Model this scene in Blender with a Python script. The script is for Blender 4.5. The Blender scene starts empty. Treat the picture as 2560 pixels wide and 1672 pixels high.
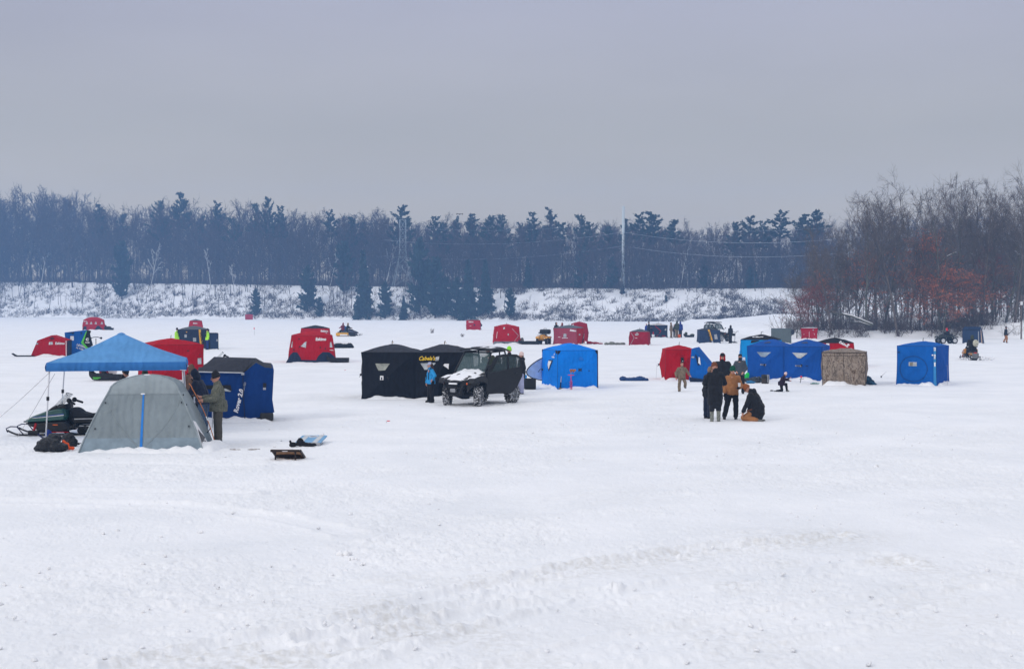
import bpy, bmesh, math, random
import numpy as np
from mathutils import Vector, Matrix, noise as mnoise

random.seed(11)
scene = bpy.context.scene
COL = scene.collection
R = math.radians
# ------------------------------------------------------------------ camera geometry (pixels of the 2560 x 1672 photograph)
F, CX, CY, HZ, CH = 3555.0, 1280.0, 836.0, 770.0, 3.45
TILT = math.atan((CY - HZ) / F)
FWD = Vector((0, math.cos(TILT), -math.sin(TILT)))
UPV = Vector((0, math.sin(TILT), math.cos(TILT)))
CAM = Vector((0, 0, CH))


def ray(px, py):
    return Vector(((px - CX) / F, 0, 0)) + UPV * ((CY - py) / F) + FWD


def G(px, py, z=0.0):
    d = ray(px, py)
    return CAM + d * ((z - CH) / d.z)


def P(px, py, Y):
    d = ray(px, py)
    return CAM + d * (Y / d.y)


def Dm(py):
    return G(CX, py).y


# ------------------------------------------------------------------ objects
def link(o, parent=None):
    COL.objects.link(o)
    if parent is not None:
        o.parent = parent
    return o


def tag(o, label=None, cat=None, group=None, kind=None):
    if label: o['label'] = label
    if cat: o['category'] = cat
    if group: o['group'] = group
    if kind: o['kind'] = kind
    return o


def empty(name, loc, rz=0.0, label=None, cat=None, group=None):
    o = bpy.data.objects.new(name, None)
    o.empty_display_size = 0.2
    o.location = loc
    o.rotation_euler = (0, 0, rz)
    link(o)
    return tag(o, label, cat, group)


def copy_tree(o, parent=None):
    c = o.copy()
    link(c, parent)
    for ch in list(o.children):
        copy_tree(ch, c)
    return c


FOLDS = {}


def folds(o, size=0.12, strength=0.035):
    """creases of slack cloth"""
    if size not in FOLDS:
        t = bpy.data.textures.new('cloth_folds', 'CLOUDS'); t.noise_scale = size; t.noise_depth = 2
        FOLDS[size] = t
    md = o.modifiers.new('folds', 'DISPLACE'); md.texture = FOLDS[size]; md.strength = strength; md.mid_level = 0.5; md.texture_coords = 'LOCAL'
    return o


class MB:
    """collects shapes, builds one mesh"""
    def __init__(s):
        s.v = []; s.f = []

    def add(s, vs, fs):
        n = len(s.v)
        s.v.extend([tuple(p) for p in vs])
        s.f.extend([tuple(i + n for i in f) for f in fs])
        return s

    def box(s, c, size, rot=None):
        x, y, z = [k / 2 for k in size]
        vs = [Vector((a * x, b * y, d * z)) for a in (-1, 1) for b in (-1, 1) for d in (-1, 1)]
        if rot is not None:
            m = rot if isinstance(rot, Matrix) else Matrix.Rotation(rot, 3, 'Z')
            vs = [m @ p for p in vs]
        vs = [p + Vector(c) for p in vs]
        return s.add(vs, [(0, 1, 3, 2), (4, 6, 7, 5), (0, 4, 5, 1), (2, 3, 7, 6), (0, 2, 6, 4), (1, 5, 7, 3)])

    def tube(s, pts, r, n=8, cap=True):
        pts = [Vector(p) for p in pts]
        rs = r if isinstance(r, (list, tuple)) else [r] * len(pts)
        vs = []; fs = []
        prev = None
        for i, p in enumerate(pts):
            t = (pts[min(i + 1, len(pts) - 1)] - pts[max(i - 1, 0)])
            if t.length < 1e-9: t = Vector((0, 0, 1))
            t.normalize()
            if prev is None:
                a = t.cross(Vector((0, 0, 1)))
                if a.length < 1e-3: a = t.cross(Vector((1, 0, 0)))
            else:
                a = prev - t * prev.dot(t)
            a.normalize(); prev = a
            b = t.cross(a)
            for k in range(n):
                w = 2 * math.pi * k / n
                vs.append(p + (a * math.cos(w) + b * math.sin(w)) * rs[i])
        for i in range(len(pts) - 1):
            for k in range(n):
                fs.append((i * n + k, i * n + (k + 1) % n, (i + 1) * n + (k + 1) % n, (i + 1) * n + k))
        if cap:
            fs.append(tuple(range(n - 1, -1, -1)))
            fs.append(tuple((len(pts) - 1) * n + k for k in range(n)))
        return s.add(vs, fs)

    def ell(s, c, r, rot=None, nu=12, nv=8):
        vs = []; fs = []
        r = (r, r, r) if not isinstance(r, (list, tuple)) else r
        for j in range(1, nv):
            th = math.pi * j / nv
            for i in range(nu):
                ph = 2 * math.pi * i / nu
                vs.append(Vector((r[0] * math.sin(th) * math.cos(ph), r[1] * math.sin(th) * math.sin(ph), r[2] * math.cos(th))))
        vs.append(Vector((0, 0, r[2]))); vs.append(Vector((0, 0, -r[2])))
        for j in range(nv - 2):
            for i in range(nu):
                fs.append((j * nu + i, (j + 1) * nu + i, (j + 1) * nu + (i + 1) % nu, j * nu + (i + 1) % nu))
        t, b = len(vs) - 2, len(vs) - 1
        for i in range(nu):
            fs.append((t, i, (i + 1) % nu))
            fs.append((b, (nv - 2) * nu + (i + 1) % nu, (nv - 2) * nu + i))
        if rot is not None: vs = [rot @ p for p in vs]
        c = Vector(c)
        return s.add([p + c for p in vs], fs)

    def cap(s, p0, p1, r0, r1=None, n=10):
        """tapered capsule"""
        r1 = r0 if r1 is None else r1
        p0 = Vector(p0); p1 = Vector(p1)
        d = p1 - p0
        if d.length < 1e-6: return s.ell(p0, r0)
        t = d.normalized()
        pts = []; rs = []
        for a in (80, 60, 35, 10):
            pts.append(p0 - t * r0 * math.sin(R(a))); rs.append(r0 * math.cos(R(a)))
        for a in (10, 35, 60, 80):
            pts.append(p1 + t * r1 * math.sin(R(a))); rs.append(r1 * math.cos(R(a)))
        return s.tube(pts, rs, n)

    def lathe(s, prof, n=20, axis='Z', c=(0, 0, 0), closed=False):
        """prof: (radius, height) pairs"""
        vs = []; fs = []
        c = Vector(c)
        for (r, h) in prof:
            for k in range(n):
                w = 2 * math.pi * k / n
                a, b = r * math.cos(w), r * math.sin(w)
                p = {'Z': (a, b, h), 'X': (h, a, b), 'Y': (a, h, b)}[axis]
                vs.append(Vector(p) + c)
        m = len(prof)
        for i in range(m if closed else m - 1):
            i2 = (i + 1) % m
            for k in range(n):
                fs.append((i * n + k, i * n + (k + 1) % n, i2 * n + (k + 1) % n, i2 * n + k))
        return s.add(vs, fs)

    def prism(s, outline, vec):
        o = [Vector(p) for p in outline]
        vec = Vector(vec)
        n = len(o)
        vs = o + [p + vec for p in o]
        fs = [tuple(range(n)), tuple(range(2 * n - 1, n - 1, -1))]
        for i in range(n):
            fs.append((i, i + n, (i + 1) % n + n, (i + 1) % n))
        return s.add(vs, fs)

    def grid(s, fn, nu, nv):
        vs = [fn(i / nu, j / nv) for j in range(nv + 1) for i in range(nu + 1)]
        fs = [(j * (nu + 1) + i, j * (nu + 1) + i + 1, (j + 1) * (nu + 1) + i + 1, (j + 1) * (nu + 1) + i) for j in range(nv) for i in range(nu)]
        return s.add(vs, fs)

    def build(s, name, m, parent=None, smooth=False, remesh=None, solid=None, bevel=None, recalc=True, label=None):
        me = bpy.data.meshes.new(name)
        me.from_pydata(s.v, [], s.f)
        if recalc:
            bm = bmesh.new(); bm.from_mesh(me)
            bmesh.ops.recalc_face_normals(bm, faces=bm.faces)
            bm.to_mesh(me); bm.free()
        if smooth:
            me.polygons.foreach_set('use_smooth', [True] * len(me.polygons))
        if m is not None: me.materials.append(m)
        o = bpy.data.objects.new(name, me)
        link(o, parent)
        if label: o['label'] = label
        if remesh:
            md = o.modifiers.new('remesh', 'REMESH'); md.mode = 'VOXEL'; md.voxel_size = remesh; md.use_smooth_shade = True
            sm = o.modifiers.new('smooth', 'SMOOTH'); sm.iterations = 3; sm.factor = 0.5
        if solid:
            md = o.modifiers.new('solid', 'SOLIDIFY'); md.thickness = solid; md.offset = 0
        if bevel:
            md = o.modifiers.new('bevel', 'BEVEL'); md.width = bevel; md.segments = 2; md.limit_method = 'ANGLE'; md.angle_limit = R(35)
        return o


def np_mesh(name, v, f, m, parent=None, smooth=False):
    """v (n,3) float array, f (k,4) or (k,3) int array"""
    me = bpy.data.meshes.new(name)
    k, c = f.shape
    me.vertices.add(len(v)); me.vertices.foreach_set('co', np.ascontiguousarray(v, dtype=np.float32).ravel())
    me.loops.add(k * c); me.loops.foreach_set('vertex_index', np.ascontiguousarray(f, dtype=np.int32).ravel())
    me.polygons.add(k)
    me.polygons.foreach_set('loop_start', np.arange(0, k * c, c, dtype=np.int32))
    if smooth: me.polygons.foreach_set('use_smooth', np.ones(k, dtype=bool))
    me.update(calc_edges=True)
    me.validate()
    if m is not None: me.materials.append(m)
    o = bpy.data.objects.new(name, me)
    return link(o, parent)


# ------------------------------------------------------------------ materials
def lin(c):
    return tuple(((x / 255) / 12.92 if x / 255 <= 0.04045 else ((x / 255 + 0.055) / 1.055) ** 2.4) for x in c)


def new_mat(name):
    m = bpy.data.materials.new(name); m.use_nodes = True
    nt = m.node_tree
    return m, nt, nt.nodes['Principled BSDF']


def N(nt, t, **kw):
    n = nt.nodes.new(t)
    for k, v in kw.items():
        if k in n.inputs: n.inputs[k].default_value = v
        else: setattr(n, k, v)
    return n


def ramp(nt, fac, stops):
    r = nt.nodes.new('ShaderNodeValToRGB')
    el = r.color_ramp.elements
    while len(el) < len(stops): el.new(0.5)
    for e, (p, c) in zip(el, stops):
        e.position = p
        e.color = (*c, 1) if len(c) == 3 else c
    nt.links.new(fac, r.inputs[0])
    return r.outputs[0]


def coords(nt, scale=(1, 1, 1)):
    tc = nt.nodes.new('ShaderNodeTexCoord')
    mp = nt.nodes.new('ShaderNodeMapping')
    mp.inputs['Scale'].default_value = scale
    nt.links.new(tc.outputs['Object'], mp.inputs[0])
    return mp.outputs[0]


MATS = {}


def simple(name, c, rough=0.6, metal=0.0, var=0.12, vscale=6.0, bump=0.0, bscale=20.0, bdist=0.01, spec=0.22, srgb=False, sheen=0.0):
    """plain surface with a little uneven tone"""
    if name in MATS: return MATS[name]
    if srgb: c = lin(c)
    m, nt, b = new_mat(name)
    co = coords(nt)
    nz = N(nt, 'ShaderNodeTexNoise', Scale=vscale, Detail=4.0)
    nt.links.new(co, nz.inputs['Vector'])
    lo = tuple(max(0, x * (1 - var)) for x in c); hi = tuple(min(1, x * (1 + var)) for x in c)
    nt.links.new(ramp(nt, nz.outputs[0], [(0.3, lo), (0.7, hi)]), b.inputs['Base Color'])
    b.inputs['Roughness'].default_value = rough
    b.inputs['Metallic'].default_value = metal
    b.inputs['Specular IOR Level'].default_value = spec
    if sheen: b.inputs['Sheen Weight'].default_value = sheen
    if bump:
        n2 = N(nt, 'ShaderNodeTexNoise', Scale=bscale, Detail=3.0)
        nt.links.new(co, n2.inputs['Vector'])
        bp = N(nt, 'ShaderNodeBump', Strength=bump, Distance=bdist)
        nt.links.new(n2.outputs[0], bp.inputs['Height'])
        nt.links.new(bp.outputs[0], b.inputs['Normal'])
    MATS[name] = m
    return m


def fabric(name, c, rough=0.78, glow=0.0):
    """tent cloth: uneven tone, slack wrinkles; thin cloth lets some light through"""
    if name in MATS: return MATS[name]
    m, nt, b = new_mat(name)
    co = coords(nt)
    nz = N(nt, 'ShaderNodeTexNoise', Scale=1.1, Detail=5.0, Roughness=0.6)
    nt.links.new(co, nz.inputs['Vector'])
    lo = tuple(max(0, x * 0.86) for x in c); hi = tuple(min(1, x * 1.1) for x in c)
    colr = ramp(nt, nz.outputs[0], [(0.32, lo), (0.68, hi)])
    nt.links.new(colr, b.inputs['Base Color'])
    b.inputs['Roughness'].default_value = rough
    b.inputs['Specular IOR Level'].default_value = 0.08
    w = N(nt, 'ShaderNodeTexNoise', Scale=2.2, Detail=3.0, Distortion=1.2)
    nt.links.new(co, w.inputs['Vector'])
    w2 = N(nt, 'ShaderNodeTexWave', Scale=1.6, Distortion=9.0, Detail=2.0)
    w2.inputs['Detail Scale'].default_value = 0.6
    nt.links.new(co, w2.inputs['Vector'])
    b1 = N(nt, 'ShaderNodeBump', Strength=0.5, Distance=0.11)
    nt.links.new(w.outputs[0], b1.inputs['Height'])
    b2 = N(nt, 'ShaderNodeBump', Strength=0.3, Distance=0.04)
    nt.links.new(w2.outputs['Fac'], b2.inputs['Height'])
    nt.links.new(b1.outputs[0], b2.inputs['Normal'])
    nt.links.new(b2.outputs[0], b.inputs['Normal'])
    if glow:
        tr = nt.nodes.new('ShaderNodeBsdfTranslucent')
        nt.links.new(colr, tr.inputs['Color'])
        mx = N(nt, 'ShaderNodeMixShader'); mx.inputs[0].default_value = glow
        nt.links.new(b.outputs[0], mx.inputs[1]); nt.links.new(tr.outputs[0], mx.inputs[2])
        nt.links.new(mx.outputs[0], nt.nodes['Material Output'].inputs[0])
    MATS[name] = m
    return m


def camo(name, cols, scale=6.0, stretch=(1, 1, 1), rough=0.8):
    if name in MATS: return MATS[name]
    m, nt, b = new_mat(name)
    co = coords(nt, stretch)
    v = N(nt, 'ShaderNodeTexNoise', Scale=scale, Detail=6.0, Roughness=0.68, Distortion=1.4)
    nt.links.new(co, v.inputs['Vector'])
    k = len(cols)
    st = [(0.30 + 0.40 * i / (k - 1), c) for i, c in enumerate(cols)]
    nt.links.new(ramp(nt, v.outputs[0], st), b.inputs['Base Color'])
    b.inputs['Roughness'].default_value = rough
    b.inputs['Specular IOR Level'].default_value = 0.2
    MATS[name] = m
    return m


def snow_mat():
    m, nt, b = new_mat('snow')
    co = coords(nt)
    at = N(nt, 'ShaderNodeAttribute', attribute_name='dirt')
    nz = N(nt, 'ShaderNodeTexNoise', Scale=0.35, Detail=8.0, Roughness=0.65)
    nt.links.new(co, nz.inputs['Vector'])
    base = ramp(nt, nz.outputs[0], [(0.3, (0.80, 0.815, 0.84)), (0.62, (0.90, 0.905, 0.92))])
    fine = N(nt, 'ShaderNodeTexNoise', Scale=9.0, Detail=6.0, Roughness=0.7)
    nt.links.new(co, fine.inputs['Vector'])
    dm = N(nt, 'ShaderNodeMath', operation='MULTIPLY')
    fr = ramp(nt, fine.outputs[0], [(0.42, (0, 0, 0)), (0.62, (1, 1, 1))])
    nt.links.new(at.outputs['Fac'], dm.inputs[0]); nt.links.new(fr, dm.inputs[1])
    mx = N(nt, 'ShaderNodeMix', data_type='RGBA')
    nt.links.new(dm.outputs[0], mx.inputs[0])
    nt.links.new(base, mx.inputs[6]); mx.inputs[7].default_value = (0.52, 0.49, 0.43, 1)
    nt.links.new(mx.outputs[2], b.inputs['Base Color'])
    b.inputs['Roughness'].default_value = 0.75
    b.inputs['Specular IOR Level'].default_value = 0.2
    n1 = N(nt, 'ShaderNodeTexNoise', Scale=7.0, Detail=9.0, Roughness=0.72)
    nt.links.new(co, n1.inputs['Vector'])
    b1 = N(nt, 'ShaderNodeBump', Strength=0.55, Distance=0.035)
    nt.links.new(n1.outputs[0], b1.inputs['Height'])
    n3 = N(nt, 'ShaderNodeTexNoise', Scale=55.0, Detail=4.0, Roughness=0.6)
    nt.links.new(co, n3.inputs['Vector'])
    b2 = N(nt, 'ShaderNodeBump', Strength=0.35, Distance=0.008)
    nt.links.new(n3.outputs[0], b2.inputs['Height'])
    nt.links.new(b1.outputs[0], b2.inputs['Normal'])
    nt.links.new(b2.outputs[0], b.inputs['Normal'])
    return m


def bark_mat(name, c, snow=0.55, scale=1.0):
    """bark whose upward sides carry patchy snow"""
    m, nt, b = new_mat(name)
    co = coords(nt)
    nz = N(nt, 'ShaderNodeTexNoise', Scale=1.3 * scale, Detail=5.0)
    nt.links.new(co, nz.inputs['Vector'])
    base = ramp(nt, nz.outputs[0], [(0.3, tuple(x * 0.6 for x in c)), (0.7, tuple(x * 1.35 for x in c))])
    ge = nt.nodes.new('ShaderNodeNewGeometry')
    sp = nt.nodes.new('ShaderNodeSeparateXYZ')
    nt.links.new(ge.outputs['Normal'], sp.inputs[0])
    n2 = N(nt, 'ShaderNodeTexNoise', Scale=0.9 * scale, Detail=3.0)
    nt.links.new(co, n2.inputs['Vector'])
    mm = N(nt, 'ShaderNodeMath', operation='MULTIPLY')
    nt.links.new(ramp(nt, sp.outputs[2], [(0.45, (0, 0, 0)), (0.75, (1, 1, 1))]), mm.inputs[0])
    nt.links.new(ramp(nt, n2.outputs[0], [(snow, (0, 0, 0)), (min(0.99, snow + 0.06), (1, 1, 1))]), mm.inputs[1])
    mx = N(nt, 'ShaderNodeMix', data_type='RGBA')
    nt.links.new(mm.outputs[0], mx.inputs[0]); nt.links.new(base, mx.inputs[6])
    mx.inputs[7].default_value = (0.8, 0.82, 0.86, 1)
    nt.links.new(mx.outputs[2], b.inputs['Base Color'])
    b.inputs['Roughness'].default_value = 0.9
    b.inputs['Specular IOR Level'].default_value = 0.1
    return m


def glass_mat(name, c, alpha=0.55):
    if name in MATS: return MATS[name]
    m, nt, b = new_mat(name)
    b.inputs['Base Color'].default_value = (*c, 1)
    b.inputs['Roughness'].default_value = 0.08
    b.inputs['Alpha'].default_value = alpha
    b.inputs['Specular IOR Level'].default_value = 0.6
    MATS[name] = m
    return m


SNOW = snow_mat()
BLACK = simple('black_plastic', (0.012, 0.012, 0.014), rough=0.45)
DARK = simple('dark_cloth', (0.016, 0.017, 0.022), rough=0.9, bump=0.3, sheen=0.1)
WHITE = simple('white_print', (0.78, 0.78, 0.8), rough=0.6, var=0.03)
GREYP = simple('grey_print', (0.35, 0.37, 0.4), rough=0.6)
METAL = simple('brushed_metal', (0.5, 0.51, 0.53), rough=0.35, metal=0.8)
WPAINT = simple('white_enamel', (0.72, 0.73, 0.75), rough=0.4, var=0.05)
CLEAR = simple('clear_vinyl', (0.42, 0.45, 0.47), rough=0.2, var=0.5, vscale=3.0, spec=0.6)
SNOWLOAD = simple('lying_snow', (0.84, 0.85, 0.88), rough=0.8, var=0.05, bump=0.6, bscale=14, bdist=0.03)
ORANGE = simple('orange_plastic', (0.75, 0.13, 0.02), rough=0.45)
YELLOW = simple('yellow_panel', (0.72, 0.37, 0.03), rough=0.55)
RED = fabric('red_cloth', (0.46, 0.0045, 0.014), glow=0.12)
RED2 = fabric('dull_red_cloth', (0.33, 0.009, 0.026), glow=0.1)
NAVYF = fabric('navy_cloth', (0.020, 0.030, 0.062))
NAVYG = fabric('slate_navy_cloth', (0.025, 0.045, 0.10))
BLACKF = fabric('black_cloth', (0.012, 0.013, 0.018))
GREYF = fabric('grey_cloth', (0.10, 0.115, 0.13))
DGREYF = fabric('charcoal_cloth', (0.040, 0.043, 0.055))
BLUE = fabric('bright_blue_cloth', (0.004, 0.235, 0.84), glow=0.12)
BLUE2 = fabric('royal_blue_cloth', (0.008, 0.088, 0.39), glow=0.1)
BLUE3 = fabric('deep_blue_cloth', (0.006, 0.040, 0.18), glow=0.05)
BLUE4 = fabric('cobalt_blue_cloth', (0.005, 0.115, 0.45), glow=0.08)
SKYB = fabric('azure_cloth', (0.006, 0.27, 0.66), glow=0.1)
SKIN = simple('skin', (0.50, 0.25, 0.18), rough=0.55, var=0.06)


# ------------------------------------------------------------------ lettering
def text_geo(s, size, shear=0.0, bold=0.0, spacing=1.0):
    cu = bpy.data.curves.new('lettering', 'FONT')
    cu.body = s; cu.size = size; cu.shear = shear; cu.offset = bold; cu.resolution_u = 2
    cu.align_x = 'CENTER'; cu.align_y = 'CENTER'; cu.space_character = spacing
    ob = bpy.data.objects.new('lettering', cu)
    me = bpy.data.meshes.new_from_object(ob)
    vs = [Vector(v.co) for v in me.vertices]; fs = [tuple(p.vertices) for p in me.polygons]
    bpy.data.objects.remove(ob); bpy.data.meshes.remove(me); bpy.data.curves.remove(cu)
    return vs, fs


def poly_geo(poly, cuts=3):
    bm = bmesh.new()
    vs = [bm.verts.new((x, y, 0)) for x, y in poly]
    bm.faces.new(vs)
    bmesh.ops.triangulate(bm, faces=bm.faces[:])
    if cuts:
        bmesh.ops.subdivide_edges(bm, edges=bm.edges[:], cuts=cuts, use_grid_fill=True)
    bm.verts.index_update()
    out = [v.co.copy() for v in bm.verts], [tuple(v.index for v in f.verts) for f in bm.faces]
    bm.free()
    return out


RIDGE = []          # snow pushed up along shelter skirts: (p0, p1, height, width)


def seam_of(m):
    n = 'seam_' + m.name
    if n in MATS: return MATS[n]
    c = m.node_tree.nodes.get('Color Ramp')
    c = c.color_ramp.elements[0].color[:3] if c else (0.1, 0.1, 0.1)
    return simple(n, tuple(x * 0.55 for x in c), rough=0.6)


# ------------------------------------------------------------------ hub shelters
class Hub:
    """pop-up shelter: four walls braced by crossed poles that push a hub outwards, and a domed roof on the same crossed poles"""
    def __init__(s, label, xl, xr, yb, yt, yp, rot=0.0, d=None, mods=1, bulge=0.16, inset=0.0, flare=0.0, sag=0.35, pull=0.02,
                 wall=RED, roof=None, side=None, group='pop-up ice fishing shelters', name='ice_shelter', cat='shelter', tip=True, ridge=0.1, dome=1.25):
        c = G((xl + xr) / 2, yb)
        k = c.y / F
        va = math.atan(((xl + xr) / 2 - CX) / F)          # rot is given relative to the line of sight
        s.w = (xr - xl) * k / math.cos(rot) * math.cos(va); rot = rot - va; s.d = d or s.w / mods
        s.h = CH - (yt - HZ) * k; s.hp = CH - (yp - HZ) * (k * (c.y + s.d / 2) / c.y)
        s.mods = mods; s.bulge = bulge; s.sag = sag; s.pull = pull; s.dome = dome
        s.root = empty(name, c, rot, label, cat, group)
        s.inset = inset; s.flare = flare
        s.px = (xl, xr, yb, yt)
        s.walls = {}
        W = s.w / 2; wm = s.w / mods
        ti, bf = inset * s.w / 2, flare * s.w / 2

        def cor(x, y, top):
            o = -ti if top else bf
            sx = 0 if mods > 1 and abs(abs(x) - W) > 1e-6 else (1 if x > 0 else -1)
            sy = -1 if y < s.d / 2 else 1
            return Vector((x + sx * o, y + sy * o, s.h if top else -0.03))
        for i in range(mods):
            x0, x1 = -W + i * wm, -W + (i + 1) * wm
            s.walls['f%d' % i] = (cor(x0, 0, 0), cor(x1, 0, 0), cor(x0, 0, 1), cor(x1, 0, 1), Vector((0, -1, 0)))
            s.walls['b%d' % i] = (cor(x1, s.d, 0), cor(x0, s.d, 0), cor(x1, s.d, 1), cor(x0, s.d, 1), Vector((0, 1, 0)))
            s.walls['t%d' % i] = (cor(x0, 0, 1), cor(x1, 0, 1), cor(x0, s.d, 1), cor(x1, s.d, 1), Vector((0, 0, 1)))
        s.walls['l'] = (cor(-W, s.d, 0), cor(-W, 0, 0), cor(-W, s.d, 1), cor(-W, 0, 1), Vector((-1, 0, 0)))
        s.walls['r'] = (cor(W, 0, 0), cor(W, s.d, 0), cor(W, 0, 1), cor(W, s.d, 1), Vector((1, 0, 0)))
        s.mw, s.mr, s.ms = wall, roof or wall, side or wall
        for key in s.walls:
            mb = MB()
            m = s.mr if key[0] == 't' else (s.ms if key in 'lr' else wall)
            for q in range(4):
                nt_, ns_ = 9, 12
                def fn(a, b, q=q):
                    t = b; e = (a * 2 - 1) * t
                    u, v = [(e, t), (t, -e), (-e, -t), (-t, e)][q]
                    return s.pt(key, u, v)
                mb.grid(fn, ns_, nt_)
            mb.build('roof' if key[0] == 't' else 'wall', m, s.root, smooth=True, recalc=False)
        ed = MB()
        for key, ln in [(k_, ((-1, -1, -1, 1), (1, -1, 1, 1), (-1, 1, 1, 1))) for k_ in s.walls if k_[0] == 'f'] + [(k_, ((-1, 1, 1, 1),)) for k_ in 'lr'] + [('b0', ((-1, -1, -1, 1),)), ('b%d' % (mods - 1), ((1, -1, 1, 1),))]:
            for u0, v0, u1, v1 in ln:
                ed.tube([s.pt(key, u0 + (u1 - u0) * i / 8, v0 + (v1 - v0) * i / 8) for i in range(9)], 0.011, 5)
        ed.build('seam', seam_of(wall), s.root, smooth=True)
        if tip:
            for i in range(mods):
                p = s.pt('t%d' % i, 0, 0)
                MB().tube([p - Vector((0, 0, 0.03)), p + Vector((0, 0, 0.10)), p + Vector((0.03, 0, 0.14))], 0.014, 6).build('pole_tip', BLACK, s.root)
        fl = [s.pt('f0', -1, -1), s.pt('f%d' % (mods - 1), 1, -1)]
        if ridge:
            mw = Matrix.Translation(c) @ Matrix.Rotation(rot, 4, 'Z')
            for a, b in ((fl[0], fl[1]), (s.pt('l', -1, -1), s.pt('l', 1, -1)), (s.pt('r', -1, -1), s.pt('r', 1, -1))):
                RIDGE.append((mw @ a, mw @ b, ridge, 0.22))

    def pt(s, key, u, v, off=0.0):
        a, b, c, d, n = s.walls[key]
        fu, fv = (u + 1) / 2, (v + 1) / 2
        p = a * (1 - fu) * (1 - fv) + b * fu * (1 - fv) + c * (1 - fu) * fv + d * fu * fv
        t = max(abs(u), abs(v))
        q = 0 if t < 1e-6 else (v / t if abs(u) >= abs(v) else u / t)
        top = key[0] == 't'
        if not top:
            sc = 1 - s.pull * (1 - v * v)
            p = Vector((p.x * sc, s.d / 2 + (p.y - s.d / 2) * sc, p.z))
        h = (s.hp - s.h) if top else s.bulge
        f = (1 - t ** (s.dome if top else 1.0)) - s.sag * (0.5 if top else 1.0) * (1 - q * q) * t * (1 - t)
        sd = sum(map(ord, key)) % 7
        w = (0.030 * mnoise.noise(Vector((u * 2.3 + sd, v * 2.1, s.w * 7))) + 0.016 * mnoise.noise(Vector((u * 6 + sd, v * 3.4 + u * 2, s.w * 5)))) * (1 - t ** 3)
        return p + n * (h * f + off + w)

    def q(s, px, py):
        xl, xr, yb, yt = s.px
        wm = (xr - xl) / s.mods; i = max(0, min(s.mods - 1, int((px - xl) / wm)))
        return ('f%d' % i, (px - xl - i * wm) / wm * 2 - 1, (yb - py) / (yb - yt) * 2 - 1)

    def qd(s, pts, m, name='panel', off=0.012, cuts=3):
        k = s.q(sum(p[0] for p in pts) / len(pts), pts[0][1])[0]
        i = int(k[1:]); xl, xr, yb, yt = s.px; wm = (xr - xl) / s.mods
        return s.decal(k, [((x - xl - i * wm) / wm * 2 - 1, (yb - y) / (yb - yt) * 2 - 1) for x, y in pts], m, name, off, cuts)

    def qt(s, txt, px, py, size, m=WHITE, **kw):
        k, u, v = s.q(px, py)
        return s.text(k, txt, u, v, size, m, **kw)

    def nrm(s, key, u, v):
        e = 0.02
        u = max(-0.97, min(0.97, u)); v = max(-0.97, min(0.97, v))
        a = s.pt(key, u + e, v) - s.pt(key, u - e, v); b = s.pt(key, u, v + e) - s.pt(key, u, v - e)
        n = a.cross(b).normalized()
        return n if n.dot(s.walls[key][4]) > 0 else -n

    def decal(s, key, poly, m, name='panel', off=0.012, cuts=3, label=None):
        vs, fs = poly_geo(poly, cuts)
        return MB().add([s.pt(key, p.x, p.y) + s.nrm(key, p.x, p.y) * off for p in vs], fs).build(name, m, s.root, smooth=True, recalc=False, label=label)

    def size(s, key):
        a, b, c, d, n = s.walls[key]
        return (b - a).length, (c - a).length

    def text(s, key, txt, u, v, size, m=WHITE, shear=0.0, bold=0.006, rot=0.0, off=0.022, sx=1.0, name='lettering', spacing=1.0):
        vs, fs = text_geo(txt, size, shear, bold, spacing)
        W, H = s.size(key)
        out = []
        cr, sr = math.cos(rot), math.sin(rot)
        for p in vs:
            x, y = p.x * sx, p.y
            uu = u + (x * cr - y * sr) * 2 / W; vv = v + (x * sr + y * cr) * 2 / H
            out.append(s.pt(key, uu, vv) + s.nrm(key, uu, vv) * off)
        return MB().add(out, fs).build(name, m, s.root, recalc=False)

    def bar(s, key, u0, v0, u1, v1, r=0.012, m=BLACK, name='seam', off=0.01):
        pts = [s.pt(key, u0 + (u1 - u0) * i / 8, v0 + (v1 - v0) * i / 8, off) for i in range(9)]
        return MB().tube(pts, r, 5).build(name, m, s.root)

    def loop(s, key, u=0.0, v=0.0, m=BLACK):
        p = s.pt(key, u, v); n = s.nrm(key, u, v)
        return MB().ell(p + n * 0.02, 0.045, nu=8, nv=6).tube([p + n * 0.02, p + n * 0.07 + Vector((0, 0, -0.09))], 0.012, 5).build('pull_strap', m, s.root)


TRAP = [(-0.3, 0.42), (0.3, 0.42), (0.13, 0.14), (-0.13, 0.14)]


def mv(poly, du=0, dv=0, su=1.0, sv=1.0):
    return [(x * su + du, y * sv + dv) for x, y in poly]


def rect(u0, v0, u1, v1):
    return [(u0, v0), (u1, v0), (u1, v1), (u0, v1)]


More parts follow.
